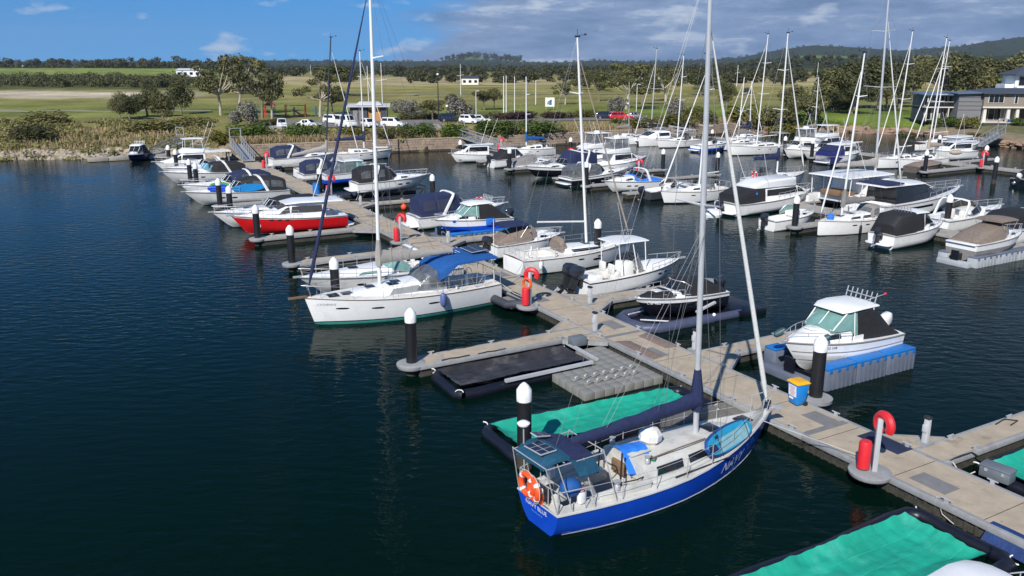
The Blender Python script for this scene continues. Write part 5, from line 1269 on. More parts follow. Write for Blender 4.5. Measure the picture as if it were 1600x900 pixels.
for k, (x, y) in enumerate(((.95, -.82), (1.15, .86))):
    c_ = thing('jerry_can', ['white jerry can lashed to the near stern rail', 'white jerry can lashed to the far stern rail'][k], 'jerry can', at_nb(x, y, NH.deck(1)+.07), NBR, 'jerry cans on the yacht stern'); MB().box((0, 0, .2), (.2, .16, .38)).build('can_body', WPAINT, c_, bev=.03); MB().lathe([(.03, .39), (.03, .43)], (.05, 0), 8).build('cap', REDP, c_)
sb = thing('paddle_board', 'cyan paddle board lashed along the yacht rail on its bow', 'paddle board', at_nb(6.95, -.92, NH.deck(7.0)+.42), NBR+R(11))
pts = []
N = 20; Lb = 2.75; Wb = .80
for i in range(N+1):
    t_ = i/N; wv = Wb/2*max(.0, (math.sin(PI*t_**.88)))**.34; pts.append((-Lb/2+Lb*t_, wv))
outl = [(x, y) for x, y in pts]+[(x, -y) for x, y in reversed(pts[1:-1])]
Mb = Matrix.Rotation(R(62), 3, 'X')
def bl(x, y, z): return Mb @ Vector((x, y, z))
BODYC = mat('board cyan foam', (.018, .30, .50), .4, var=.15, vs=2); EDGEC = mat('board navy rail', (.01, .05, .22), .4)
mb = MB(); mb.loft([[bl(x*.985, y*.93, .06) for x, y in outl], [bl(x, y, .03) for x, y in outl], [bl(x, y, -.05) for x, y in outl]]); mb.build('board_rail', EDGEC, sb)
MB().loft([[bl(x*.975, y*.88, .066) for x, y in outl], [bl(x*.975, y*.88, .05) for x, y in outl]]).build('board_deck', BODYC, sb, ang=20)
PADC = mat('pale deck pad', (.22, .42, .47), .7, var=.2, vs=6); mb = MB()
mb.loft([[bl(x, y, .074) for x, y in ((-.75, -.30), (.85, -.30), (1.1, -.15), (1.1, .12), (-.55, .12))], [bl(x, y, .060) for x, y in ((-.75, -.30), (.85, -.30), (1.1, -.15), (1.1, .12), (-.55, .12))]]); mb.build('deck_pad', PADC, sb, ang=10)
mb = MB(); mb.loft([[bl(x, y, .076) for x, y in ((-1.32, -.12), (-1.0, -.2), (-.8, -.16), (-.9, .04), (-1.25, .1))], [bl(x, y, .06) for x, y in ((-1.32, -.12), (-1.0, -.2), (-.8, -.16), (-.9, .04), (-1.25, .1))]]); mb.loft([[bl(x, y, .076) for x, y in ((-.82, .16), (-.62, .16), (-.62, .26), (-.82, .26))], [bl(x, y, .06) for x, y in ((-.82, .16), (-.62, .16), (-.62, .26), (-.82, .26))]]); mb.build('board_logo', NAVYH, sb, ang=10)
for x in (-.7, .95): MB().tube([bl(x, -.38, .075), bl(x, 0, .085), bl(x, .38, .075), bl(x, .42, -.1)], .012, 5).build('lashing', RUBBER, sb)
tw = MB(); tw.grid(lambda a, b_: (lerp(-.30, .30, a), [.32, .02, -.05, -.42][min(3, int(b_*3.01))]+.012*math.sin(a*19), [-.02, .03, .0, -.40][min(3, int(b_*3.01))]+.01*math.sin(a*14)), 12, 3)
o = tw.build('beach_towel', LBLUE, ang=60); o.location = at_nb(3.55, -.1, z0+.72); o.rotation_euler = (0, 0, NBR+R(-12)); o.scale = (1.5, 1.35, 1.35); tag(o, 'bright blue towel spread over the yacht companionway hatch', 'towel')
bg2 = MB(); bg2.ball((0, 0, .26), (.42, .36, .32), 8, 5); o = bg2.build('white_sail_bag', SAILW, ang=20, bev=0); o.location = at_nb(4.45, .15, z0+.56); o.rotation_euler = (.1, .1, NBR); tag(o, 'crumpled white bag on the yacht cabin top beside the blue towel', 'bag')
rope([at_nb(3.4, -.9, z0+.2), at_nb(2.9, -1.0, NH.deck(3)+.3), at_nb(2.6, -.6, NH.deck(3)+.1), at_nb(2.2, -.7, NH.deck(3)-.2)], 'black line hanging by the yacht companionway', .022, RB)
rope([at_nb(3.9, -.75, z0+.58), at_nb(3.75, -.85, z0+.58), at_nb(3.6, -.7, z0+.6), at_nb(3.85, -.62, z0+.6)], 'coiled green line on the yacht cabin side', .03, mat('green rope', (.02, .16, .07), .8))
rope([at_nb(9.3, .35, NH.deck(9.3)), P(21.85, 20.6, DECK+.1)], 'white bow line of the navy yacht running to the left along the pier', .014, RWH); rope([at_nb(9.3, -.35, NH.deck(9.3)), P(21.85, 15.9, DECK+.1)], 'white bow line of the navy yacht running to the right along the pier', .012, RWH)

# ================================================================== left of the main pier
r_, H, mp, st = yacht('long white sloop with royal blue bimini and navy furled headsail in the left centre', 21.0, 40.2, -1, 10.6, 3.6, 15.6, fb=1.52, fs=1.22, mx=.62, rake=.6, bl=.40, spar=WSPAR, cover=LGREYC, jib=NAVYC, hullm=[DARKB, GREENB, NAVYH, WHITE], lv=[-.1, .15, .21], ports=False, coach=(.30, .78), ch=.52, tr=.80, brake=.45, jf=.965, boomz=1.25, jibr=.085, win=False)
c0, c1 = .30*10.6, .78*10.6
side_win(r_, st, c0+.5, c0+3.2, .22, .84, mat('grey perspex', (.27, .27, .275), .2, var=.1), s1=.25, s0=.05); side_win(r_, st, c0+.06, c0+.34, .35, .7, GLASS)
zc = H.deck(c0)
sprayhood(r_, c0+1.75, c0+.15, 1.22, zc+.2, zc+1.12, CLEARV)
house(r_, 'bimini', [(.25, 1.5, zc+1.50, 1.46, zc+1.60, .04), (1.2, 1.58, zc+1.52, 1.55, zc+1.64, .06), (2.7, 1.58, zc+1.42, 1.55, zc+1.58, .06), (3.3, 1.55, zc+.95, 1.5, zc+1.40, .06), (3.7, 1.46, zc+.68, 1.38, zc+1.14, .06)], BLUEC); mb = MB()
for x, xt in ((1.6, .45), (1.6, 2.3), (1.6, 1.4), (3.2, 3.2)): mb.tube([(x, 1.46, zc), (xt, 1.42, zc+1.54 if x < 3 else zc+1.1), (xt, -1.42, zc+1.54 if x < 3 else zc+1.1), (x, -1.46, zc)], .016, 5)
mb.build('bimini_frame', STEEL, r_)

solar(r_, (1.0, 0, H.deck(1)+1.86), .95, 1.5, Matrix.Rotation(R(4), 4, 'Y'), (2, 2)); mb = MB()
for k in range(4): mb.tube([(1.9+.22*k, -.5, H.deck(1)+1.76), (1.9+.22*k, .1, H.deck(1)+1.76)], .014, 5)
mb.build('flexible_panel_rails', WSPAR, r_)
MB().tube([(.3, 1.1, H.deck(0)), (.3, 1.1, H.deck(0)+3.6)], .02, 5).build('antenna_pole', WSPAR, r_)
portlights(r_, H, [4.2, 7.2, 8.9], .66, .62, .085, GLASS, (1, -1)); MB().box((10.95, 0, H.deck(10.6)+.08), (.95, .16, .09)).build('bow_sprit', TEAK, r_)
for x, y in ((6.0, .35), (8.4, 0), (9.2, .2)): hatch(r_, H, x, y, .55, .5, GLASS, z=(hs(st, x)[4]+.1) if x < c1 else H.deck(x)+.12)
lettering('bow_lettering', 'CATHERINE', .16, lambda x, y: H.at(10.05-x, H.deck(9.5)-.34+y, 1, .012), mat('grey vinyl lettering', (.30, .31, .34), .4), r_)
fender(17.25, 38.33, .95, mat('blue fender', (.09, .12, .30), .5), 'pale blue fender hanging on the side of the long white sloop', .80, .165)
cruiser('white cruiser with grey windscreen and arch lying behind the long white sloop', 21.3, 45.6, -1, 9.8, 3.2, fb=1.25, fs=.95, hullm=[DARKB, DARKB, SIDEW], glass=GREENG, canopy=None, hz=1.15, xw=.5)
tender = boat('inflatable_tender', 'grey inflatable tender slung behind the long white sloop', 'tender', 21.35, 39.9, -1, .2, 90); tender.location = P(21.2, 39.0, .25); mb = MB(); mb.tube([(-.2, -.62, .15), (1.6, -.6, .18), (2.3, 0, .3), (1.6, .6, .18), (-.2, .62, .15)], .24, 10); mb.build('air_tube', mat('dark grey rubber tube', (.035, .04, .055), .6, var=.2), tender); MB().box((.9, 0, .05), (2.0, 1.0, .1)).build('floor', GREYC, tender)
rope([P(21.0, 38.9, 1.25), P(21.5, 38.2, .75), P(21.75, 37.6, DECK+.1)], 'white stern line of the long white sloop to the pier', .016, RWH)
rope([P(25.2, 43.6, 1.05), P(24.6, 43.0, .8), P(23.95, 42.4, DECK+.1)], 'white stern line of the raked mast sloop to the pier', .016, RWH)
rope([P(31.8, 24.0, 1.3), P(30.5, 25.0, .8), P(29.0, 25.5, DECK+.1)], 'white line of the white cabin boat to the finger behind it', .016, RWH)
# red hull
r_, H, st = flybridge('red hulled white topped motor cruiser with grey window covers and round crest', 20.6, 65.6, -1, 8.9, 3.1, fb=1.62, fs=1.12, hullm=[DARKB, DARKB, WHITE, REDH, REDH, REDH, REDH], lv=[-.1, .05, .10], glass=mat('dark grey window cover', (.05, .05, .055), .8, var=.15), hardtop=False, sal=(.20, .50), ch=1.1, fly=.12, cat='motor cruiser', name='red_motor_cruiser', plat=True)
stripe(r_, H, WHITE, .93, .975); house(r_, 'roof_overhang', [(.3, 1.25, H.deck(1)+1.18, 1.22, H.deck(1)+1.26, .04), (3.8, 1.32, H.deck(3)+1.22, 1.28, H.deck(3)+1.32, .06), (4.9, 1.05, H.deck(3)+1.12, 1.0, H.deck(3)+1.18, .04)], WHITE)
CREST = mat('pale crest', (.62, .5, .5), .5)
M_ = [H.at(7.05+.2*math.cos(a), .78+.2*math.sin(a), 1, .014) for a in [2*PI*k/16 for k in range(16)]]; MB().add(M_, [tuple(range(16))]).build('hull_crest', CREST, r_, ang=0)
M_ = [H.at(7.05+.12*math.cos(a), .78+.12*math.sin(a), 1, .02) for a in [2*PI*k/12 for k in range(12)]]; MB().add(M_, [tuple(range(12))]).build('hull_crest_centre', REDH, r_, ang=0)
portlights(r_, H, [4.9, 5.5, 6.1], .9, .38, .10)
cruiser('white cruiser with peaked black cockpit canopy behind the red hull', 20.3, 69.4, -1, 9.4, 3.1, fb=1.4, fs=1.0, canopy=BLACKC, clear=BLACKC, hz=1.2, arch_on=False)
r_, H, st = cruiser('white express cruiser with grey glazed canopy carrying bright blue boards on its side', 20.2, 82.2, -1, 9.6, 3.2, fb=1.4, fs=1.05, canopy=BLACKC, hz=1.3, hullm=[DARKB, DARKB, SIDEW])
for k, (x, ln, m, lab, ct) in enumerate(((3.9, 3.2, mat('azure board', (.008, .20, .50), .45), 'long azure paddle board standing on the near deck of the express cruiser', 'paddle board'), (6.6, 2.0, mat('ultramarine kayak', (.006, .06, .55), .4), 'ultramarine board on the foredeck of the express cruiser', 'paddle board'), (6.2, 1.8, mat('lime kayak', (.06, .38, .03), .45), 'lime green kayak on the far foredeck of the express cruiser', 'kayak'))):
    o = MB().loft([[(ln*(i/10-.5), .05*a+.0, .36*b_*max(.04, math.sin(PI*i/10))**.45) for a, b_ in ((-1, -1), (1, -1), (1, 1), (-1, 1))] for i in range(11)]).build('paddle_board' if k < 2 else 'kayak', m, ang=40)
    p = P(20.2-x, 82.2, 0)+d_*(-(1.32 if k == 0 else .95 if k == 1 else -.9)); p.z = H.deck(x)+.42; o.location = p; o.rotation_euler = (R(-14) if k < 2 else R(10), 0, A0); tag(o, lab, ct)
cruiser('white cruiser with dark tinted screen and white arch behind the blue boards', 20.0, 87.2, -1, 9.0, 3.1, fb=1.4, fs=1.05, canopy=NAVYC, hz=1.35)
cruiser('white cruiser with pale blue windscreen among the far left boats', 19.9, 99.2, -1, 9.2, 3.1, fb=1.4, fs=1.0, glass=mat('sky blue glass', (.08, .26, .36), .1, spec=.7), canopy=BLACKC, hz=1.1, clear=BLACKC, hullm=[DARKB, DARKB, SIDEW])
cruiser('white open cruiser with bimini furled, second from the far left bank', 19.8, 103.6, -1, 8.2, 3.0, fb=1.35, fs=1.0, canopy=None, hz=1.2)
flybridge('small white flybridge boat nearest the left bank', 19.6, 110.4, -1, 8.4, 3.0, fb=1.35, fs=.95, hardtop=True)

# ================================================================== right of the main pier
r_, H, st = trailer('white cabin boat with green glazed hardtop and black side curtains on the blue topped dock', 32.2, 22.95, -1, 6.3, 2.5, roof=True, canvas=BLACKC, z=.50, zk=-.45, fb=1.25, fs=.92, hullm=[WHITE, WHITE, WHITE, SIDEW, SIDEW, WHITE, WHITE], lv=[-.25, -.1, .1], cabh=.5, engm=ENGW, tilt=.5)
stripe(r_, H, GREYC, .62, .66); stripe(r_, H, GREYC, .30, .32, .35)
MB().box((3.0, 1.05, H.deck(3)+.12), (.6, .05, .3)).build('flare_panel', WHITE, r_); MB().tube([(.6, -.9, H.deck(0)+1.0), (-1.3, -1.0, H.deck(0)+1.15)], [.03, .012], 6).build('fishing_rod', ALU, r_); MB().ball((-1.3, -1.0, H.deck(0)+1.15), .07).build('rod_flag', REDP, r_)
lettering('registration_lettering', 'CG 548', .16, lambda x, y: H.at(4.75-x, H.deck(4.4)-.22+y, 1, .012), mat('dark vinyl lettering', (.04, .04, .05), .4), r_)
for k, (x, y) in enumerate(((5.0, .95), (6.1, -.45))):
    o = MB().lathe([(.02, -.30), (.13, -.22), (.16, 0), (.13, .22), (.02, .30)], n=12).build('teal_fender', mat('dark teal fender', (.035, .075, .085), .5, var=.3)); pp = r_.matrix_basis @ Vector((x, y, H.deck(x)+.28)); o.location = pp; o.rotation_euler = (.5, .9, A0); tag(o, ['dark teal fender on the near bow rail of the white cabin boat', 'dark teal fender at the stem of the white cabin boat'][k], 'fender')
r_, H, st = trailer('black speedboat with black covers on the blue grey inflatable dock', 30.9, 32.4, -1, 5.6, 2.25, roof=False, canvas=BLACKC, z=.42, zk=-.38, fb=.95, fs=.78, hullm=[BLACKH, BLACKH, BLACKH, BLACKH, BLACKH, BLACKH, WHITE], lv=[-.25, -.1, .1], glass=GLASS, cabh=.22)
house(r_, 'bow_cover', [(3.6, .85, H.deck(3.6)+.03, .6, H.deck(3.6)+.28, .06), (4.3, .7, H.deck(4.3)+.05, .4, H.deck(4.3)+.2, .06), (5.3, .16, H.deck(5.3)+.05, .1, H.deck(5.3)+.09, .03)], BLACKC)
lettering('registration_lettering', 'OB 462', .20, lambda x, y: H.at(5.0-x, H.deck(4.6)-.30+y, 1, .014), LET, r_)
mb = MB()
for s in (1, -1): mb.tube([(2.2, s*1.02, H.deck(2.2)+.05), (1.9, s*.9, H.deck(2)+1.3), (1.9, 0, H.deck(2)+1.45)], .03, 6)
mb.build('wake_tower', DSPAR, r_)
# centre console twin outboards
r_ = boat('centre_console', 'white open fishing boat with T top and twin charcoal outboards', 'fishing boat', 25.9, 38.5, 1)
H = Hull(7.6, 2.65, 1.3, .92, tr=.93, tm=.35, p=2.4, rake=1.0, zk=-.4, rise=.7, sag=-.02, chine=True); hull_mesh(r_, H, [DARKB, DARKB, WHITE]); deck_mesh(r_, H, CREAM, (.05, .58), .82, .55); rub_rail(r_, H, RUBBER, .03)
st = [(4.3, 1.0, H.deck(4.3)+.03, .9, H.deck(4.3)+.28, .06), (5.4, .85, H.deck(5.4)+.03, .6, H.deck(5.4)+.26, .08), (7.1, .2, H.deck(7.1)+.03, .12, H.deck(7.1)+.08, .03)]; house(r_, 'cuddy', st, WHITE); portlights(r_, H, [5.3, 5.9], .74, .36, .11)
zz = H.deck(2.5); MB().box((3.3, 0, zz+.1), (.9, .95, 1.15), tap=.85).build('helm_console', WHITE, r_, bev=.08)
for s in (.45, -.45): MB().box((2.3, s, zz-.05), (.6, .6, .6)).build('helm_seat', CREAM, r_, bev=.1); MB().box((2.05, s, zz+.4), (.16, .58, .6)).build('seat_back', CREAM, r_, bev=.07)
MB().box((1.0, 0, zz-.2), (.8, 1.1, .6)).build('bait_tank', WHITE, r_, bev=.06); MB().box((.5, 0, zz-.3), (.5, 1.7, .4)).build('stern_bench', CREAM, r_, bev=.06)
glass_wrap(r_, 4.45, 3.4, .7, .95, H.deck(4.3)+.25, H.deck(3.4)+.2, .72, .35, CLEARV, hb=.6)
house(r_, 'hardtop', [(2.0, .95, zz+1.95, .93, zz+2.0, .03), (3.2, 1.05, zz+1.98, 1.02, zz+2.04, .05), (4.4, .9, zz+1.93, .86, zz+1.97, .04)], WHITE); 
for s in (1, -1):
    for x, xt in ((2.4, 2.2), (3.6, 3.2), (4.2, 4.1)): MB().tube([(x, s*1.0, zz+.05), (xt, s*.9, zz+1.95)], .03, 6).build('hardtop_post', WPAINT, r_)
rail(r_, H, .6, .98, .4, n=6, mid=False)
outboard(r_, -.05, -.38, H.deck(0)-.2, 1.3, tilt=.35); outboard(r_, -.05, .38, H.deck(0)-.2, 1.3, tilt=.35)
MB().tube([(2.6, -.9, zz+2.0), (1.2, -2.0, zz+4.6)], .02, 5).build('outrigger_pole', WSPAR, r_); MB().box((7.75, 0, H.deck(7.6)+.05), (.55, .16, .09)).build('bow_roller', STEEL, r_)
r_, H, mp, st = yacht('white sloop with raked silver mast moored stern to the pier in the centre', 25.2, 44.9, 1, 9.4, 3.2, 13.3, fb=1.25, fs=1.0, mx=.60, rake=4.6, bl=.40, cover=None, jib=SAILT, hullm=[DARKB, DARKB, WHITE], coach=(.36, .82), ch=.30, tr=.84, brake=.3, boomz=1.5, win=False, bup=.3)
side_win(r_, st, 4.0, 6.7, .25, .85, GLASS, s1=.5, s0=-.2); portlights(r_, H, [5.6], .55, .7, .13); house(r_, 'hood_cover', [(3.15, .8, H.deck(3)+.25, .6, H.deck(3)+.75, .05), (3.4, .85, H.deck(3)+.25, .62, H.deck(3)+1.0, .06), (3.6, .8, H.deck(3)+.3, .58, H.deck(3)+.7, .05)], TANC)
fender(26.2, 43.15, .7, WPAINT, 'white fender on the quarter of the raked mast sloop', .55, .12)
r_, H, st = trailer('taupe covered bowrider with navy bimini behind the raked mast sloop', 25.6, 48.9, 1, 5.8, 2.3, roof=False, canvas=TANC, glass=GLASS, z=.25)
bimini(r_, .6, 2.6, .95, H.deck(2)+1.3, NAVYC, legs=H.deck(2))
r_, H, st = trailer('royal blue and white cabin boat with black canvas on the grey blue dock', 31.3, 56.8, -1, 6.3, 2.45, roof=True, canvas=BLACKC, z=.5, hullm=[BLUEH, BLUEH, BLUEH, BLUEH, BLUEH, WHITE, WHITE], lv=[-.25, -.1, .1], cabh=.35)
M_ = [H.at(5.0+.21*math.cos(a), .42+.5+.21*math.sin(a), 1, .014) for a in [2*PI*k/16 for k in range(16)]]; MB().add(M_, [tuple(range(16))]).build('hull_crest', LET, r_, ang=0); M_ = [H.at(5.0+.14*math.cos(a), .92+.14*math.sin(a), 1, .02) for a in [2*PI*k/8 for k in range(8)]]; MB().add(M_, [tuple(range(8))]).build('hull_crest_centre', BLUEH, r_, ang=0)
MB().box((2.2, 1.28, H.deck(2)-.1), (.7, .12, .5)).build('hanging_cover', LBLUE, r_, bev=.03)
cruiser('white cruiser with navy blue camper canopy and tall swept arch in the centre', 25.3, 62.0, 1, 8.7, 3.1, fb=1.4, fs=1.0, canopy=NAVYC, clear=mat('dark navy mesh', (.03, .035, .07), .7), hz=1.6, xa=.26, swept=1.6, plat=True)
ring('pink lifebuoy on the foredeck rail of the navy canopied cruiser', P(31.0, 60.9, 2.1), Matrix.Rotation(R(20), 3, 'X'), .3, .07, REDP)
cruiser('white express cruiser with charcoal canopy raised on the black boat lift', 25.4, 77.0, 1, 7.9, 2.9, fb=1.3, fs=.95, canopy=BLACKC, hz=1.45, z=.95, zk=-.35, hullm=[WHITE], plat=True)
r_, H, st = trailer('navy blue and white cabin boat with grey clear curtains beyond the blue drum', 25.7, 88.6, 1, 7.6, 2.6, roof=True, canvas=CLEARV, hullm=[NAVYH, NAVYH, NAVYH, BLUEH, BLUEH, WHITE, WHITE], lv=[-.25, -.1, .1], fb=1.35, fs=1.0, engine=False, z=.35)
cruiser('white cruiser with navy soft top and open stern in the far middle left', 24.6, 93.4, 1, 8.0, 2.9, fb=1.3, fs=.95, canopy=NAVYC, hz=1.45)
yacht('dark masted yacht under a grey sail cover in the far middle left', 25.2, 97.4, 1, 8.2, 2.8, 14.5, mx=.44, rake=-6.0, bl=.5, spar=DSPAR, cover=LGREYC, jib=SAILW, bup=-.5, boomz=1.6)
cruiser('white cruiser with black clear canopy nearest the seawall gangway', 24.9, 108.6, 1, 8.8, 3.1, fb=1.5, fs=1.2, canopy=NAVYC, hz=1.5, swept=1.4)
yacht('white masted yacht with long navy boom cover against the seawall', 33.6, 112.2, -1, 9.4, 3.0, 13.2, mx=.56, rake=0, bl=.45, spar=WSPAR, cover=NAVYC, jib=SAILW, boomz=1.3, yaw=180)

# ================================================================== second pier, left side
r_, H, st = flybridge('white twin hulled launch with square windows at the seawall', 53.6, 102.2, -1, 6.0, 2.4, fb=1.3, fs=.95, hardtop=False, fly=.05, sal=(.1, .6), cat='launch', name='launch')
trailer('white launch with large black stern canvas near the seawall', 49.9, 95.0, 1, 6.4, 2.6, roof=True, canvas=BLACKC, glass=GLASS, fb=1.3, fs=1.0)
yacht('small white yacht with bright blue boom cover near the seawall', 65.2, 104.4, -1, 7.2, 2.5, 9.8, mx=.62, rake=-.5, bl=.42, cover=BLUEC, jib=None, coach=(.3, .74), ch=.5, boomz=.9)
r_ = trailer('low boat under a wrinkled grey cover beside the second pier', 50.6, 90.9, 1, 6.0, 2.4, roof=False, canvas=GREYC, glass=GLASS)[0]
yd = boat('white_dinghy', 'white dinghy with outboard in front of the grey covered boat', 'dinghy', 56.2, 87.6, -1); H = Hull(4.6, 1.9, .75, .6, tr=.9, zk=-.25, chine=True, rake=.5); hull_mesh(yd, H, [WHITE]); deck_mesh(yd, H, WHITE, (.05, .75), .8, .35); outboard(yd, 0, 0, H.deck(0)-.2, .8, ENGW)
cruiser('white cruiser with tall navy bimini and white swept arch beside the second pier', 61.0, 90.6, 1, 8.0, 3.0, fb=1.4, fs=1.0, canopy=NAVYC, hz=1.8, xa=.3, swept=-1.6)
cruiser('black hulled sports cruiser with white deck, bow to the left, in the middle', 57.9, 83.2, -1, 9.6, 3.2, fb=1.5, fs=1.0, hullm=[DARKB, WHITE, WHITE, BLACKH, BLACKH, BLACKH, WHITE], lv=[-.1, .12, .18], canopy=NAVYC, clear=NAVYC, hz=1.9, swept=-1.0)
cruiser('black hulled sports cruiser with clear grey stern curtains, bow to the right, in the middle', 49.4, 76.4, 1, 8.8, 3.1, fb=1.55, fs=.9, hullm=[DARKB, WHITE, WHITE, BLACKH, BLACKH, BLACKH, WHITE], lv=[-.1, .05, .1], canopy=CLEARV, hz=1.3)
flybridge('white sportfishing boat with clear flybridge curtains, nearer of the pair', 57.6, 83.4, 1, 8.6, 3.2, fb=1.75, fs=1.05, hardtop=True, tower=True, fly=.6)
flybridge('white sportfishing boat with clear flybridge curtains, farther of the pair', 58.6, 89.3, 1, 9.0, 3.3, fb=1.8, fs=1.1, hardtop=True, tower=True, fly=.7)
cruiser('small white sports boat with blue cockpit cover in the middle', 57.4, 69.9, -1, 7.4, 2.7, fb=1.25, fs=.95, canopy=None, hz=1.2, xa=.3, cover=LBLUE, trunk=.5)
r_, H, st = trailer('dark inflatable work boat with a grey outboard behind the white sloop', 51.2, 64.6, 1, 6.2, 2.3, roof=False, canvas=None, hullm=[DARKB, DARKB, mat('charcoal tube', (.04, .045, .055), .6)], glass=GLASS, tilt=0)
yacht('white cruising yacht with the transom behind the grey outboard, amid the marina', 58.6, 61.4, -1, 8.0, 2.9, 12.2, fb=1.25, fs=1.1, mx=.40, rake=1.5, bl=.3, coach=(.3, .72), dodger=CLEARV, jib=SAILW, jibr=.07)
r_, H, st = flybridge('white flybridge cruiser with black window covers and grey outboard, centre right', 52.0, 54.0, 1, 10.6, 3.4, fb=1.55, fs=1.05, hardtop=False, aft=BLACKC, glass=BLACKC, sal=(.32, .70), ch=1.15, fly=.75, plat=True)
house(r_, 'foredeck_cover', [(5.9, 1.05, H.deck(6)+.05, .9, H.deck(6)+.75, .1), (6.5, .95, H.deck(6.5)+.05, .75, H.deck(6.5)+.45, .1), (7.2, .55, H.deck(7.2)+.05, .4, H.deck(7.2)+.12, .05)], GREYC); outboard(r_, -.35, 0, .45, 1.15)
MB().ball((2.3, -1.15, H.deck(2)+.75), (.28, .2, .3), 10, 6).build('blue_bag', LBLUE, r_)
yacht('grey hulled yacht with navy boom cover and clear cockpit tent', 64.4, 64.0, 1, 8.6, 3.0, 14.4, fb=1.5, fs=1.2, mx=.50, rake=0.4, bl=.42, cover=NAVYC, hullm=[DARKB, DARKB, GREYW], bim=CLEARV, dodger=CLEARV, boomz=1.5, jibr=.08)
ring('red lifebuoy on the stern of the grey hulled yacht', P(63.9, 62.6, 1.9), Mr, .3, .09, REDP)
r_, H, st = trailer('small open boat with white topped outboard beside a pile', 50.0, 47.2, 1, 5.4, 2.0, roof=False, canvas=None, tilt=.2, engm=ENG)
r_, H, mp, st = yacht('plumb bowed white sloop with grey boom cover, bow towards the left', 59.4, 43.5, -1, 7.8, 2.6, 12.4, fb=1.22, fs=1.05, mx=.66, rake=3.0, bl=.46, cover=GREYC, jib=SAILW, jibr=.06, hullm=[DARKB, DARKB, WHITE], coach=(.26, .80), ch=.40, tr=.9, brake=.08, dodger=GREYC, boomz=.95, trk=0)
fender(54.9, 42.1, .45, RUBBER, 'left black fender on the plumb bowed white sloop', .75, .11); fender(56.6, 42.1, .45, RUBBER, 'right black fender on the plumb bowed white sloop', .75, .11)
o = MB().ball((0, 0, .2), (.3, .26, .3), 9, 6).build('blue_sail_bag', LBLUE, ang=25); o.location = P(53.0, 43.5, 1.2); tag(o, 'bright blue bag on the bow of the plumb bowed sloop', 'bag')
# catamaran
ct = boat('white_catamaran', 'large white sailing catamaran with long flat roof at centre right', 'catamaran', 61.6, 51.4, 1)
for s in (1, -1):
    h2 = Hull(12.2, 1.55, 1.6, 1.15, tr=.7, tm=.45, p=2.2, rake=.3, zk=-.3, rise=.3, sag=.05); sub = bpy.data.objects.new('float_hull', None)
    hm = hull_mesh(ct, h2, [DARKB, DARKB, WHITE]); hm.location.y = s*2.35; dm = deck_mesh(ct, h2, CREAM, None, .7); dm.location.y = s*2.35
    for x in (4.5, 7.5):
        MB().box((x, s*(2.35+.70*s*s), 1.05), (.9, .12, .16)).build('hull_window', GLASS, ct)
MB().prism([(1.2, -1.9), (9.2, -1.9), (9.2, 1.9), (1.2, 1.9)], .75, 1.35).build('bridge_deck', WHITE, ct, bev=.08)
st = [(3.4, 2.3, 1.4, 2.1, 2.75, .08), (5.5, 2.35, 1.4, 2.1, 2.8, .1), (7.2, 2.2, 1.42, 1.9, 2.65, .12), (8.9, 1.7, 1.45, 1.3, 1.62, .08)]; house(ct, 'saloon', st, WHITE); side_win(ct, st, 3.6, 6.6, .42, .88, GLASS); front_win(ct, st[3], st[2], GLASS, 4, .2, .9)
house(ct, 'long_hardtop', [(.2, 2.3, 3.1, 2.25, 3.2, .03), (3.6, 2.4, 3.14, 2.35, 3.26, .05), (6.6, 2.1, 3.1, 2.05, 3.2, .06)], WHITE); mb = MB()
for s in (1, -1):
    for x in (.6, 2.2, 3.6): mb.tube([(x, s*2.1, 1.35), (x, s*2.2, 3.12)], .04, 6)
mb.build('hardtop_posts', WPAINT, ct); MB().box((1.6, 0, 1.55), (1.6, 2.6, .5)).build('cockpit_seat', TEAK, ct, bev=.06)
class _C: pass
HC = Hull(12.2, 5.2, 1.7, 1.3); rig(ct, HC, 6.6, 2.85, 17.6, 3.4, .83, 5.4, 1.0, ALU, LGREYC, SAILW, .075, 2, jx=10.6, mr=.12, boom_up=.2, backstay=False)
MB().tube([(10.6, -2.35, 1.65), (10.6, 2.35, 1.65)], .09, 8).build('bow_beam', ALU, ct)
rail(ct, Hull(12.2, 6.2, 1.6, 1.15, p=6), .3, .98, .6, n=8, closed=False)
r_, H, st = trailer('white cabin boat under a tall black stern canvas with outboard, right', 52.3, 38.3, 1, 7.0, 2.5, roof=True, canvas=BLACKC, glass=GLASS, fb=1.35, fs=1.0, cabh=.45, hullm=[DARKB, DARKB, WHITE], lv=[-.1, .0, .05], tilt=.1); platform(r_, H, .6, .3)
house(r_, 'stern_tent', [(.15, 1.12, H.deck(0)+.05, .8, H.deck(0)+.7, .06), (.8, 1.16, H.deck(1)+.05, .98, H.deck(1)+1.35, .08), (2.4, 1.14, H.deck(2)+.05, .95, H.deck(2)+1.45, .06)], BLACKC)
r_, H, st = trailer('bowrider under a peaked taupe cover on the pale grey tank dock', 52.6, 32.4, 1, 6.8, 2.45, roof=False, canvas=TANC, glass=GLASS, z=.62, engine=False, hullm=[GREYC, GREYC, GREYC, GREYC, GREYC, WHITE, WHITE], lv=[-.25, -.1, .1])
bimini(r_, 2.6, 4.6, 1.0, H.deck(2)+1.35, TANC, legs=H.deck(2)); MB().box((-.25, 0, -.1), (.5, .4, .5)).build('stern_drive', RUBBER, r_, bev=.06); MB().box((.1, 0, H.deck(0)+.02), (.5, 2.1, .1)).build('swim_step', WHITE, r_, bev=.03)
r_, H, st = flybridge('big white sports cruiser with black glazed hardtop and navy overhang, right', 61.0, 46.5, 1, 13.0, 4.0, fb=2.0, fs=1.3, hardtop=False, sal=(.14, .46), ch=1.5, fly=.06, cat='motor cruiser', name='sports_cruiser', wallm=GLASS)
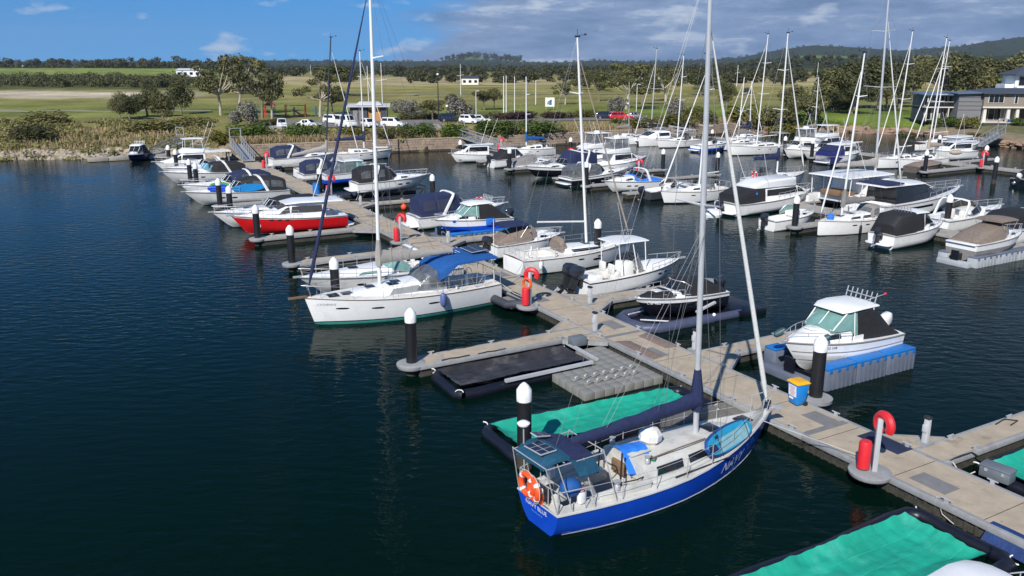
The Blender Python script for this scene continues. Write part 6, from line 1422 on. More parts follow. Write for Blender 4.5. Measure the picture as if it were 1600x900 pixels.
house(r_, 'hardtop_roof', [(3.4, 1.5, H.deck(2)+1.56, 1.4, H.deck(2)+1.66, .10), (5.6, 1.42, H.deck(2)+1.56, 1.3, H.deck(2)+1.66, .12), (7.2, 1.2, H.deck(2)+1.1, 1.0, H.deck(2)+1.2, .12)], WHITE)
house(r_, 'roof_overhang', [(.5, 1.5, H.deck(1)+1.75, 1.45, H.deck(1)+1.85, .04), (2.6, 1.6, H.deck(2)+1.72, 1.56, H.deck(2)+1.84, .05)], NAVYC); stripe(r_, H, BLACKH, .62, .76, .22, .5, 'hull_glazing'); portlights(r_, H, [2.2], .66, 1.1, .22)
r_, H, st = cruiser('white cruiser under a full black boat cover at the right edge', 60.3, 34.8, 1, 9.0, 3.1, fb=1.7, fs=1.2, canopy=BLACKC, clear=BLACKC, hz=1.2, arch_on=False, plat=False)
cruiser('white cruiser with clear screens behind the black covered boat at the right edge', 60.6, 39.9, 1, 9.0, 3.0, fb=1.55, fs=1.1, canopy=None, hz=1.3)

# ================================================================== third pier
r_ = boat('far_catamaran', 'far white catamaran with dark window band left of the green bank', 'catamaran', 92.4, 109.8, -1)
for s in (1, -1):
    h2 = Hull(8.6, 1.3, 1.25, 1.0, tr=.7, p=2.2, rake=.2, zk=-.3, rise=.2); hm = hull_mesh(r_, h2, [DARKB, DARKB, WHITE]); hm.location.y = s*1.9; dm = deck_mesh(r_, h2, CREAM, None); dm.location.y = s*1.9
MB().prism([(.6, -1.5), (6.6, -1.5), (6.6, 1.5), (.6, 1.5)], .6, 1.15).build('bridge_deck', WHITE, r_)
st = [(1.8, 1.8, 1.15, 1.6, 2.2, .08), (4.4, 1.8, 1.15, 1.5, 2.2, .1), (6.2, 1.3, 1.2, 1.0, 1.4, .06)]; house(r_, 'saloon', st, WHITE); side_win(r_, st, 2.0, 4.6, .35, .85, GLASS); front_win(r_, st[2], st[1], GLASS, 3)
rig(r_, Hull(8.6, 4.6, 1.3, 1.1), 4.6, 2.2, 13.2, 2.0, .86, 3.6, .8, ALU, BLACKC, SAILW, .06, 1, jx=8.0, backstay=False)
yacht('far white yacht with dark spray hood right of the catamaran', 93.4, 104.6, -1, 8.6, 2.9, 12.8, fb=1.3, fs=1.05, mx=.5, rake=2.0, bl=.34, cover=None, dodger=BLACKC, brake=.6)
cruiser('far white bow rider with a blue flash on its side', 86.4, 97.2, 1, 7.2, 2.6, fb=1.3, fs=1.0, hullm=[WHITE, WHITE, WHITE, BLUEH, BLUEH, WHITE, WHITE], canopy=None, hz=1.2, arch_on=False)
yacht('big white yacht with a flush deck and tall mast in the far middle right', 98.8, 90.4, -1, 12.0, 3.6, 15.6, fb=1.45, fs=1.15, mx=.54, rake=2.2, bl=.36, cover=None, jib=SAILW, brake=.15, coach=(.3, .74), ch=.38, bim=GREYC, trk=0)
yacht('far small yacht with a bare mast behind the big white yacht', 99.4, 96.8, -1, 8.5, 2.8, 9.6, mx=.55, rake=2.5, bl=.36, cover=GREYC, jib=SAILW)
flybridge('far white fishing boat with tall tuna tower right of the big yacht', 98.6, 84.0, -1, 7.5, 2.8, fb=1.4, fs=1.0, hardtop=True, tower=True)
cruiser('far cruiser with black camper cover right of the tuna tower boat', 100.4, 81.8, -1, 8.0, 2.8, fb=1.3, fs=1.0, canopy=BLACKC, clear=BLACKC, hz=1.3, arch_on=False)
r_, H, st = flybridge('white launch with navy blue stern cover in the far right middle', 90.6, 76.6, 1, 7.4, 2.9, fb=1.4, fs=1.1, hardtop=False, aft=NAVYC, sal=(.36, .7), fly=.3, cat='launch', name='launch')
house(r_, 'stern_cover', [(.0, 1.35, .25, 1.3, 1.5, .05), (1.2, 1.42, .3, 1.35, 1.9, .05), (2.6, 1.40, 1.0, 1.3, 2.0, .05)], mat('deep blue cover', (.008, .016, .13), .8, var=.2, bump=.3, bs=6))
flybridge('far white flybridge cruiser with long pale roof before the green bank', 98.9, 86.8, 1, 9.2, 3.2, fb=1.5, fs=1.1, hardtop=True, fly=.5)
trailer('far grey boat with black canvas before the green bank', 104.5, 92.4, 1, 6.6, 2.5, roof=True, canvas=BLACKC, glass=GLASS)
r_, H, mp, st = yacht('tall masted white yacht with navy cockpit tent, bow to the left, far right middle', 101.0, 69.6, -1, 9.2, 3.1, 15.4, fb=1.35, fs=1.15, mx=.58, rake=2.6, bl=.36, cover=None, jib=SAILW, bim=BLACKC, brake=.3)
yacht('white yacht with tan sail bags on deck beside the trawler', 103.2, 68.0, 1, 8.8, 3.0, 14.6, fb=1.3, fs=1.1, mx=.35, rake=3.4, bl=.33, cover=SAILT, jib=SAILW, brake=.6, yaw=180)
o = MB().ball((0, 0, .25), (.9, .55, .34), 10, 6).build('tan_sail_bag', SAILT, ang=30); o.location = P(104.6, 67.0, 1.5); tag(o, 'tan bundled sail on deck beside the trawler', 'sail bag')
r_, H, st = flybridge('white trawler with three square front windows at the far right pier', 114.0, 71.0, -1, 8.0, 3.0, fb=1.6, fs=1.2, hardtop=False, sal=(.16, .62), ch=1.25, fly=.06, cat='trawler', name='trawler')
flybridge('far white cruiser with dark oval windows and roof masts right of the yachts', 115.2, 76.0, 1, 9.0, 3.2, fb=1.6, fs=1.1, hardtop=False, fly=.25)
yacht('far right white yacht with two tone deck below the house', 127.0, 81.5, -1, 10.4, 3.2, 14.8, fb=1.4, fs=1.2, mx=.58, rake=3.4, bl=.34, cover=None, jib=SAILW, jibr=.075, brake=.2)
yacht('small yacht with a short bare mast beyond the long roofed cruiser', 101.0, 104.5, 1, 7.0, 2.5, 8.8, mx=.55, rake=2.2, bl=.4, cover=NAVYC, jib=SAILW)
yacht('small yacht moored far off before the grass bank', 112.5, 100.5, 1, 7.4, 2.5, 9.4, mx=.5, rake=2.0, bl=.4, cover=GREYC, jib=SAILW)
yacht('small yacht with a tan mast beyond the second pier', 84.0, 115.0, 1, 6.4, 2.3, 8.6, mx=.5, rake=2.0, bl=.4, cover=GREYC, jib=None, spar=SAILT)
trailer('white runabout with grey seats at the far right edge', 104.2, 54.8, 1, 6.2, 2.4, roof=False, canvas=None, glass=GLASS)
tc_b = boat('covered_pontoon_boat', 'low boat under a brown cover before the white yacht at far right', 'boat', 93.0, 65.2, 1); H = Hull(6.2, 2.3, .8, .7, tr=.9, zk=-.3, chine=True); hull_mesh(tc_b, H, [mat('brown grey hull', (.12, .10, .09), .6)]); house(tc_b, 'boat_cover', [(.1, 1.05, .72, .8, .85, .06), (1.5, 1.12, .75, .7, 1.15, .1), (4.0, .95, .82, .5, 1.2, .1), (5.9, .3, .9, .15, .98, .04)], TANC)
trailer('dark runabout with a white outboard beside the far right pile', 92.6, 51.6, 1, 5.6, 2.2, roof=False, canvas=BLACKC, glass=GLASS, engm=ENGW, hullm=[BLACKH], tilt=.6)
trailer('dark work boat tied at the left ramp pontoon', 12.0, 128.6, -1, 5.4, 2.2, roof=True, canvas=BLACKC, glass=GLASS, hullm=[NAVYH], yaw=62, engine=False)
# boat mostly out of frame at the lower right: hardtop and lamp in view
r_, H, st = trailer('white hardtop of a boat at the bottom right edge of the picture', 13.7, 8.45, 1, 5.6, 2.1, roof=True, canvas=NAVYC, glass=GLASS, z=.1, engine=False, rack=False)
MB().tube([(3.2, -.5, 2.3), (3.7, -.6, 4.0)], .018, 5).build('antenna_pole', STEEL, r_); MB().ball((3.3, -.52, 2.5), .09).build('antenna_base', WHITE, r_)
# ================================================================== seawall, bank, ramps
STONE = mat('warm seawall stone', (.33, .25, .185), .9, var=.3, vs=.9, bump=.6, bs=6, dirt=(.20, .16, .12), dirt_s=.6)
STONEW = mat('tide stained stone', (.06, .048, .032), .9, var=.4, vs=1.2, bump=.5, bs=6)
CAP = mat('sandstone capping', (.38, .30, .21), .9, var=.2, vs=1, bump=.3)
sw = thing('seawall', 'long coursed stone seawall along the back of the basin', 'seawall', P(24, 120.4, 0), A0)
q = random.Random(3); mb = MB(); mw = MB()
def wrot(u): return math.atan2(float(wallv(u+.5)-wallv(u-.5)), 1)
for c in range(5):
    x = q.uniform(-.6, 0)
    z = -.15+c*.40
    while x < 92.5:
        l = q.uniform(.6, 1.5); u_ = 24+x+l/2; (mw if c == 0 else mb).box((x+l/2, float(wallv(u_))-120.4+.28+q.uniform(-.05, .05), z+.2), (l-.03, .55, .40-.025), rot=wrot(u_)); x += l
mb.build('stone_course', STONE, sw, ang=0)['kind'] = 'stuff'; mw.build('stained_course', STONEW, sw, ang=0)['kind'] = 'stuff'
for k in range(31): MB().box((k*3+1.5, float(wallv(25.5+k*3))-120.4+.30, 1.92), (2.97, .66, .14), rot=wrot(25.5+k*3)).build('capping_stone', CAP, sw)
def tri_rocks(n, pts, smin, smax, seed, m, name, label):
    q2 = random.Random(seed); mb = MB()
    for i in range(n):
        k = q2.random()*(len(pts)-1); a = int(k); f_ = k-a; c = P(*pts[a]).lerp(P(*pts[a+1]), f_); off_ = q2.uniform(-.4, 3.0)
        s = q2.uniform(smin, smax); c = c+d_*off_; c.z = max(-.1, off_*.33)+q2.uniform(-.1, .12)
        r3 = [(s*q2.uniform(.6, 1.1), s*q2.uniform(.5, 1), s*q2.uniform(.4, .8)) for _ in range(1)][0]
        rings = []
        for lv in (-.8, -.1, .6): rings.append([c+Vector((r3[0]*math.sqrt(1-lv*lv)*math.cos(a2+q2.uniform(-.3, .3)), r3[1]*math.sqrt(1-lv*lv)*math.sin(a2), r3[2]*lv+q2.uniform(-.06, .06))) for a2 in (0, 1.05, 2.1, 3.14, 4.2, 5.2)])
        mb.loft(rings)
    o = mb.build(name, m, ang=0); o['kind'] = 'stuff'; return o
ROCK = mat('bank rock', (.33, .28, .21), .95, var=.35, vs=.5, bump=.6, bs=5); ROCKB = mat('brown revetment rock', (.27, .18, .125), .95, var=.35, vs=.5, bump=.6, bs=5)
tri_rocks(1100, [(-140, 163), (-60, 150), (-6, 136), (9, 131), (20, 125), (24, 121)], .3, .75, 4, ROCK, 'rock_bank', '')
tri_rocks(420, [(116, 120.4), (126, 117), (138, 110), (143, 102), (140, 92), (136, 80), (135, 70)], .4, 1.0, 6, ROCKB, 'rock_revetment', '')
GALV = mat('galvanised steel', (.36, .37, .38), .45, metal=.4, var=.12)
def gangway(label, a, b, wd=1.5, h=1.15):
    a, b = Vector(a), Vector(b); root = thing('gangway', label, 'gangway', a, 0, 'metal gangways down to the piers'); t_ = b-a; s = Vector((-t_.y, t_.x, 0)).normalized()*wd/2; n = max(4, int(t_.length/1.3))
    MB().loft([[p-s, p+s, p+s+Vector((0, 0, .1)), p-s+Vector((0, 0, .1))] for p in (Vector(), t_)]).build('walkway_deck', GALV, root)
    for k in (-1, 1):
        mb = MB(); up = Vector((0, 0, h)); mb.beam(s*k+up, t_+s*k+up, .10, .12); mb.beam(s*k, t_+s*k, .10, .16); mb.beam(s*k+up*.5, t_+s*k+up*.5, .05, .05)
        for i in range(n+1):
            p = s*k+t_*(i/n); mb.beam(p, p+up, .06, .06)
            if i < n: mb.beam(p, s*k+t_*((i+1)/n)+up, .05, .05)
        mb.build('truss_rail', GALV, root)
    mb = MB()
    for k in (-1, 1): mb.beam(s*k, s*k+Vector((0, 0, 2.3)), .1, .1)
    mb.beam(-s+Vector((0, 0, 2.3)), s+Vector((0, 0, 2.3)), .1, .1); mb.beam(-s+Vector((0, 0, 1.2)), s+Vector((0, 0, 1.2)), .06, .06); mb.build('gate_frame', GALV, root)
    return root
gangway('metal gangway from the seawall down to the main pier', P(23.2, 121.2, 2.0), P(22.8, 111.5, .7)); gangway('metal gangway from the seawall to the second pier', P(57.0, 118.4, 2.0), P(59.2, 109.5, .7))
gangway('metal gangway from the seawall to the far right pier', P(92.5, 118.6, 2.0), P(99.5, 112.0, .7)); gangway('grey gangway below the house on the right bank', P(134.5, 79, 2.2), P(126.5, 77.5, .6), 1.2)
gangway('low pale gangway down to the boat ramp pontoon', P(17.5, 133.0, 1.6), P(13.0, 128.6, .5), 1.3, .9)
rp = thing('ramp_pontoon', 'pale boat ramp pontoon at the left bank', 'pontoon', P(4.5, 127.6), A0+R(3)); 
for k in range(4): MB().box((k*2.6+1.3, 0, .3), (2.52, 1.5, .5)).build('pontoon_section', CONC2, rp, bev=.03)
ramp = MB(); a_, b_ = P(18.5, 128, .05), P(24, 137, 1.9); s_ = Vector((-(b_-a_).y, (b_-a_).x, 0)).normalized()*3; ramp.loft([[p-s_-Vector((0, 0, .4)), p+s_-Vector((0, 0, .4)), p+s_+Vector((0, 0, .1)), p-s_+Vector((0, 0, .1))] for p in (a_, b_)]); o = ramp.build('boat_ramp', mat('concrete ramp', (.30, .24, .18), .9, var=.2)); o['kind'] = 'structure'
gs_ = thing('jetty_platform', 'white railed platform on the seawall beside the main gangway', 'platform', P(19.8, 120.6, 0), A0); MB().box((0, 0, 1.35), (4.6, 2.2, .14)).build('platform_deck', WPAINT, gs_)
for x in (-2, 2):
    for y in (-.8, .8): MB().box((x, y, .4), (.16, .16, 1.8)).build('platform_leg', GALV, gs_)

# ------------------------------------------------------------------ car park, road, cars
ASPH = mat('sun bleached asphalt', (.175, .155, .14), .95, var=.15, vs=.4, bump=.3, bs=20, dirt=(.22, .20, .18), dirt_s=.15)
def sheet(name, pix, m, dz=.03, z=2.0):
    pts = [gp(x, y, z) for x, y in pix]; o = MB().add([(p.x, p.y, z+dz) for p in pts], [tuple(range(len(pts)))]).build(name, m, ang=0); o['kind'] = 'structure'; return o
# finely cut sheets draped on the ground
def drape(name, pix, m, dz=.05, nu=40, nv=6):
    a, b_, c, e_ = [gp(x, y, 2.0) for x, y in pix]
    pts = np.array([[a.lerp(b_, i/nu).lerp(e_.lerp(c, i/nu), j/nv)[:2] for j in range(nv+1)] for i in range(nu+1)]).reshape(-1, 2)
    zs_ = land_z(pts[:, 0], pts[:, 1])[0]+dz
    mb = MB(); mb.v = [(p[0], p[1], z) for p, z in zip(pts, zs_)]; mb.f = [(i*(nv+1)+j, (i+1)*(nv+1)+j, (i+1)*(nv+1)+j+1, i*(nv+1)+j+1) for i in range(nu) for j in range(nv)]; mb.m = [0]*len(mb.f)
    o = mb.build(name, m); o['kind'] = 'structure'; return o
drape('car_park', [(395, 200), (690, 199.5), (690, 187.5), (395, 189.5)], ASPH, .10)
drape('road', [(690, 191), (1010, 188.5), (1010, 184.5), (690, 187)], ASPH, .12, 40, 3); drape('road', [(640, 187), (680, 187), (655, 173), (625, 173)], ASPH, .16, 6, 10)
drape('path', [(-300, 176), (330, 174.6), (330, 172.8), (-300, 173.6)], mat('pale path gravel', (.24, .22, .13), .95, var=.15), .10, 50, 2)
drape('path', [(500, 150.5), (1000, 148.5), (1000, 147.3), (500, 149.3)], mat('pale path gravel', (.24, .22, .13), .95), .14, 50, 2)
drape('path', [(1130, 196), (1165, 196), (1160, 178), (1142, 178)], mat('pale path gravel', (.24, .22, .13), .95), .2, 6, 8)
TYRE = mat('tyre rubber', (.012, .012, .013), .8); RIM_ = mat('alloy wheel', (.4, .4, .42), .35, metal=.6); LAMP = mat('headlight glass', (.6, .62, .65), .1, spec=.8); TAIL = mat('tail lamp', (.35, .01, .01), .3)
def car(label, p, rz, m, L=4.6, W=1.85, Hh=1.7, kind='suv', cat='car'):
    root = thing('parked_car', label, cat, p, rz, 'cars parked behind the seawall'); hb = Hh*.56
    bz = MB(); sec = [(-L/2, .42, hb*.9), (-L/2+.12, .28, hb*1.0), (-L*.2, .25, hb), (L*.22, .25, hb), (L*.40, .26, hb*.9), (L/2-.06, .3, hb*.78), (L/2, .42, hb*.66)]
    bz.loft([[(x, -W/2*k, z0), (x, -W/2*k, lerp(z0, z1, .7)), (x, -W/2*k*.93, z1), (x, W/2*k*.93, z1), (x, W/2*k, lerp(z0, z1, .7)), (x, W/2*k, z0)] for (x, z0, z1), k in zip(sec, (.88, .97, 1, 1, .98, .92, .8))]); bz.build('car_body', m, root, bev=.02)
    x0, x1, xr, xf = {'suv': (-L/2+.1, -L/2+.4, L*.06, L*.24), 'van': (-L/2+.03, -L/2+.12, L*.24, L*.38), 'sedan': (-L*.38, -L*.2, L*.04, L*.22)}[kind]
    st = [(x0, W*.46, hb-.02, W*.42, hb+.03, .01), (x1, W*.46, hb-.02, W*.38, Hh-.06, .04), (xr, W*.46, hb-.02, W*.38, Hh-.04, .05), (xf, W*.45, hb-.03, W*.41, hb+.02, .01)]
    house(root, 'car_cabin', st, m)
    side_win(root, st, x1+.02, lerp(x1, xr, .48), .22, .86, GLASS); side_win(root, st, lerp(x1, xr, .54), xr+.1, .22, .86, GLASS, s1=.1); front_win(root, st[3], st[2], GLASS, 1, .14, .92, name='windscreen'); front_win(root, st[0], st[1], GLASS, 1, .3 if kind != 'van' else .5, .9, name='rear_window')
    for x in (-L*.30, L*.32):
        for s in (1, -1):
            wq = MB().tube([(x, s*(W/2-.2), .33), (x, s*(W/2+.01), .33)], .34, 14).build('wheel', TYRE, root); MB().tube([(x, s*(W/2), .33), (x, s*(W/2+.03), .33)], .21, 10).build('rim', RIM_, wq)
    for s in (1, -1): MB().box((L/2-.06, s*W*.35, hb*.72), (.12, .34, .16)).build('headlight', LAMP, root); MB().box((-L/2+.02, s*W*.4, hb*.8), (.08, .18, .26)).build('tail_light', TAIL, root)
    MB().box((L/2-.02, 0, .42), (.12, W*.7, .22)).build('bumper', RUBBER, root); return root
CW = mat('white car paint', (.72, .72, .72), .2, var=.03, coat=.6); CR = mat('red car paint', (.50, .012, .015), .2, var=.03, coat=.6); CD = mat('dark blue car paint', (.015, .02, .04), .2, var=.03, coat=.6); CG = mat('grey car paint', (.12, .13, .14), .2, var=.03, coat=.6)
for lab, px, py, rz, m, k, L, Hh in (('white four wheel drive facing the water, leftmost in the car park', 441, 200.5, -75, CW, 'suv', 4.6, 1.7), ('white sedan parked low behind the dark green shrub', 483, 199, -20, CW, 'sedan', 4.6, 1.45),
        ('white wagon parked behind the white van', 523, 193.5, -35, CW, 'suv', 4.9, 1.75), ('white passenger van in the middle of the car park', 541, 199.5, -50, CW, 'van', 5.2, 2.3), ('white car half hidden by the tall white mast', 577, 199, -60, CW, 'suv', 4.4, 1.6),
        ('white station wagon beside the tall white mast', 616, 198.5, -25, CW, 'suv', 4.9, 1.75), ('dark blue car under the trees right of the steps', 704, 190, 10, CD, 'suv', 4.6, 1.7), ('white four wheel drive beside the light pole', 735, 193, -40, CW, 'suv', 4.6, 1.7),
        ('white hatchback at the right of the pair of white cars', 748, 192, 15, CW, 'suv', 4.4, 1.6), ('red utility by the flowering tree', 970, 187, 5, CR, 'suv', 4.9, 1.6), ('dark car left of the red utility', 947, 186, 0, CD, 'suv', 4.5, 1.6), ('grey car right of the red utility', 993, 186, -10, CG, 'sedan', 4.6, 1.5), ('dark small car parked behind the red utility', 955, 184, 170, CG, 'sedan', 4.2, 1.4)):
    p = gl(px, py); car(lab, p, R(rz), m, L, 1.9, Hh, k, 'van' if k == 'van' else 'car')
# ------------------------------------------------------------------ small buildings, poles, sign
def stone_or(name, *a): pass
TIN = mat('pale tin roof', (.50, .51, .53), .5, var=.08, vs=8); CLAD = mat('dark grey cladding', (.045, .05, .065), .7, var=.15); TIMB = mat('orange timber cladding', (.45, .22, .06), .7, var=.2, vs=6)
p = gl(577, 188.5); tb = thing('amenities_block', 'small dark amenities block with pale roof and orange timber wall by the car park', 'building', p, R(6))
MB().box((-1.9, 0, 1.4), (3.4, 3.6, 2.8)).build('dark_wall', CLAD, tb); MB().box((1.2, .1, 1.4), (2.4, 3.2, 2.8)).build('timber_wall', TIMB, tb); MB().box((3.1, 0, 1.4), (1.2, 3.6, 2.8)).build('dark_wall', CLAD, tb)
MB().loft([[(-4.2, -2.6, 2.8), (4.3, -2.6, 2.8), (4.3, 2.6, 3.1), (-4.2, 2.6, 3.1)], [(-4.2, -2.6, 2.95), (4.3, -2.6, 2.95), (4.3, 2.6, 3.3), (-4.2, 2.6, 3.3)]]).build('roof', TIN, tb); MB().loft([[(-2.6, -1.7, 3.1), (2.8, -1.7, 3.1), (2.8, 1.7, 3.2), (-2.6, 1.7, 3.2)], [(-1.8, -.8, 3.75), (2.0, -.8, 3.75), (2.0, .8, 3.8), (-1.8, .8, 3.8)]]).build('roof_lantern', TIN, tb)
for x in (-2.6, -1.4): MB().box((x, -1.83, 1.1), (.85, .06, 2.1)).build('door', GREYC, tb)
MB().box((.6, -1.55, 1.9), (.9, .06, .5)).build('high_window', GLASS, tb)
def shed(label, px, py, wd, dp, h, wall, roof, rz=0, z=2.0, nwin=4, hip=.9):
    p = gl(px, py); r_ = thing('far_building', label, 'building', p, R(rz)); MB().box((0, 0, h/2), (wd, dp, h)).build('wall', wall, r_)
    MB().loft([[(-wd/2-.5, -dp/2-.5, h), (wd/2+.5, -dp/2-.5, h), (wd/2+.5, dp/2+.5, h), (-wd/2-.5, dp/2+.5, h)], [(-wd/2*hip, -.3, h+dp*.18), (wd/2*hip, -.3, h+dp*.18), (wd/2*hip, .3, h+dp*.18), (-wd/2*hip, .3, h+dp*.18)]]).build('roof', roof, r_)
    for k in range(nwin): MB().box((lerp(-wd/2, wd/2, (k+.5)/nwin), -dp/2-.02, h*.5), (wd/nwin*.5, .12, h*.4)).build('window', GLASS, r_)
    return r_
shed('white homestead with long pale roof beyond the trees on the left', 297, 124, 17, 8, 4.6, WPAINT, TIN, 8); shed('low grey farmhouse among the far left trees', 38, 109, 46, 12, 6.5, WPAINT, TIN, 0, nwin=6); shed('small white shed in the far left paddock', 221, 112.5, 9, 6, 4.5, WPAINT, TIN, 0, nwin=2)
shed('dark roofed far house behind the far trees at right', 735, 133, 9, 7, 3.4, CREAM, CLAD, 0, nwin=3)
BLK = mat('black lamp post', (.015, .015, .017), .5)
def pole(label, px, py, ytop, m=WSPAR, r=.07, head=None, cat='pole', name='light_pole', group='poles in the park'):
    p = gl(px, py); d = math.hypot(p.x, p.y); h = (py-ytop)/1285*p.y/math.cos(PITCH)*1.0
    root = thing(name, label, cat, p, 0, group); MB().tube([(0, 0, 0), (0, 0, h)], [r*1.25, r*.8], 8).build('pole_shaft', m, root)
    if head == 'lamp': MB().tube([(0, 0, h), (.1, -.1, h+.1), (.5, -.5, h+.12)], .05, 6).build('lamp_arm', m, root); MB().box((.45, -.45, h+.1), (.7, .3, .12), rot=R(-45)).build('lamp_head', m, root)
    elif head == 'globe': MB().lathe([(.06, h), (.24, h+.1), (.26, h+.3), (.1, h+.42)], n=12).build('lamp_head', WPAINT, root)
    elif head == 'yard': MB().tube([(-1.3, 0, h*.62), (1.3, 0, h*.66)], .05, 6).build('yard', m, root)
    return root
for a in (('black lamp post with a globe top behind the car park', 685.5, 191, 124, BLK, .09, 'globe'), ('white flagpole with a yard in the park', 720, 150, 106, WSPAR, .09, 'yard'), ('left one of two close white poles in the park', 787, 176, 124, WSPAR, .1, None), ('right one of two close white poles in the park', 791, 176, 123, WSPAR, .1, None),
          ('white pole left of the blue and white sign', 804, 176, 124, WSPAR, .09, None), ('thin white pole behind the left white pair', 837, 165, 130, WSPAR, .1, None), ('white pole by the flowering trees', 744, 186, 146, WSPAR, .07, 'lamp'), ('white light pole behind the amenities block', 576, 158, 108, WSPAR, .1, 'yard'), ('white light pole right of the amenities block', 598, 172, 105, WSPAR, .09, 'yard'),
          ('short dark lamp post by the seawall steps', 699, 199, 170, BLK, .06, 'globe'), ('grey pole among the gum trees at right', 1151, 136, 106, WSPAR, .12, 'yard'), ('grey lamp post by the red utility', 994, 178, 138, WSPAR, .07, 'lamp'), ('dark lamp post before the flowering tree', 981, 185, 165, BLK, .06, 'globe'), ('thin white pole left of the big gum trees', 486, 118, 103, WSPAR, .15, None), ('pale pole on the slope at right', 1276, 128, 102, WSPAR, .14, None)):
    pole(*a[:4], m=a[4], r=a[5], head=a[6])
p = gl(859, 171.5); sg = thing('park_sign', 'white square park sign with blue grey emblem', 'sign', p, 0); 
for x in (-.9, .9): MB().box((x, 0, .8), (.1, .1, 1.6)).build('sign_post', GALV, sg)
MB().box((0, -.06, 1.9), (2.3, .07, 2.2)).build('sign_panel', WPAINT, sg); EMB = mat('blue grey print', (.12, .24, .30), .6)
MB().add([(-.75, -.105, 1.3), (-.3, -.105, 1.3), (-.1, -.105, 2.1), (-.45, -.105, 2.25)], [(0, 1, 2, 3)]).build('sign_emblem', EMB, sg, ang=0); MB().add([(-.2, -.105, 1.15), (.45, -.105, 1.2), (.5, -.105, 2.5), (-.1, -.105, 2.4)], [(0, 1, 2, 3)]).build('sign_emblem', mat('dark blue print', (.06, .12, .17), .6), sg, ang=0)
# playground
pg = thing('playground', 'playground with red and blue frames under the gum trees', 'playground', gl(455, 182), R(5)); PB = mat('blue play frame', (.02, .14, .42), .5)
for k, (x, m) in enumerate(((-7.5, PB), (-5.6, REDP), (-3.6, PB), (-1.2, REDP), (.6, PB), (3.0, REDP), (5.2, PB))):
    for y in (0, 1.4): MB().tube([(x, y, 0), (x, y, 2.0+.5*(k % 2))], .09, 6).build('frame_post', m, pg)
MB().loft([[(-6, -.4, 2.3), (-3.2, -.4, 2.3), (-3.2, 1.8, 2.3), (-6, 1.8, 2.3)], [(-4.7, .6, 3.1), (-4.5, .6, 3.1), (-4.5, .8, 3.1), (-4.7, .8, 3.1)]]).build('play_roof', REDP, pg); MB().beam((-1.2, .7, 2.3), (3.0, .7, 2.3), .15, .15).build('swing_beam', PB, pg); MB().beam((.5, -.4, 1.5), (2.8, -1.6, .2), .7, .1).build('slide', REDP, pg)
for k, (px, py) in enumerate(((1053, 184), (1240, 192), (1226, 192))): 
    pass
# ------------------------------------------------------------------ steps on the embankment
for lab, px0, py0, px1, py1 in (('grey embankment steps in the middle of the seawall', 692, 213, 676, 197), ('grey embankment steps left of the white mast', 436, 216, 430, 201), ('grey embankment steps right of the red utility', 991, 199, 980, 189)):
    a, b_ = gl(px0, py0), gl(px1, py1); root = thing('steps', lab, 'steps', a, math.atan2((b_-a).y, (b_-a).x)); L = (b_-a).length; n = 12
    for k in range(n): MB().box((L*(k+.5)/n, 0, .06+.02*k), (L/n-.03, 2.0, .22)).build('step', CONC2, root)
    for s in (1, -1): MB().tube([(0, s*.9, .95), (L, s*.9, 1.2)], .035, 6).build('hand_rail', GALV, root)
# ------------------------------------------------------------------ house on the right bank
WALLB = mat('beige render', (.23, .20, .165), .85, var=.08, vs=1.5); WALLG = mat('grey weatherboard', (.17, .17, .175), .8, var=.08); SLATE = mat('slate roof', (.055, .065, .085), .6, var=.15, vs=3); METR = mat('blue grey metal roof', (.10, .14, .20), .45, var=.08); COLW = mat('cream column', (.62, .58, .50), .7, var=.06); DARKW = mat('dark retaining wall', (.05, .045, .05), .9, var=.25, vs=2)
hp = gp(1533, 190, 2.6); hx = hp.x; hy = hp.y
hs_root = thing('waterfront_house', 'two storey beige house with slate roof on the right bank', 'house', (hx, hy, 2.5), R(-6))
def wbox(name, c, d, m, parent=hs_root, bev=0): return MB().box(c, d).build(name, m, parent, bev=bev)
wbox('upper_wall', (6.5, 5, 3.95), (13, 10, 2.5), WALLB); wbox('lower_wall', (6.5, 6.2, 1.35), (13, 7.6, 2.7), WALLB); wbox('terrace_floor', (6.5, .8, -.1), (14, 4, .3), COLW); wbox('balcony_edge', (6.5, -.05, 2.72), (13.2, .3, .25), COLW)
for x in (.5, 4.7, 6.3, 10.5): MB().loft([[(x-.3, .1, .05), (x+.3, .1, .05), (x+.3, .7, .05), (x-.3, .7, .05)], [(x-.24, .16, 2.6), (x+.24, .16, 2.6), (x+.24, .64, 2.6), (x-.24, .64, 2.6)]]).build('column', COLW, hs_root)
def window(c, wd, h, parent=hs_root, panes=1):
    f_ = MB(); f_.box((c[0], c[1], c[2]), (wd+.16, .10, h+.16)); fo = f_.build('window', COLW, parent)
    for k in range(panes): MB().box((c[0]-wd/2+wd*(k+.5)/panes, c[1]-.03, c[2]), (wd/panes-.06, .09, h)).build('pane', GLASS, fo)
window((2.1, -.04, 4.3), 2.6, 1.4, panes=3); window((5.6, -.04, 4.2), .5, 1.5); window((9.0, -.04, 4.0), 1.6, 1.9, panes=2); window((11.6, -.04, 4.0), 1.5, 1.9, panes=2)
for x, wd in ((2.6, 3.3), (5.5, 1.0), (8.2, 3.2), (11.6, 1.6)): window((x, 2.36, 1.35), wd, 2.1, panes=max(1, int(wd)))
MB().loft([[(-.6, -.8, 5.2), (13.6, -.8, 5.2), (13.6, 10.6, 5.2), (-.6, 10.6, 5.2)], [(-.6, -.8, 5.32), (13.6, -.8, 5.32), (13.6, 10.6, 5.32), (-.6, 10.6, 5.32)], [(2.8, 4.4, 6.1), (11, 4.4, 6.1), (11, 5.4, 6.1), (2.8, 5.4, 6.1)]]).build('roof', SLATE, hs_root, ang=10)
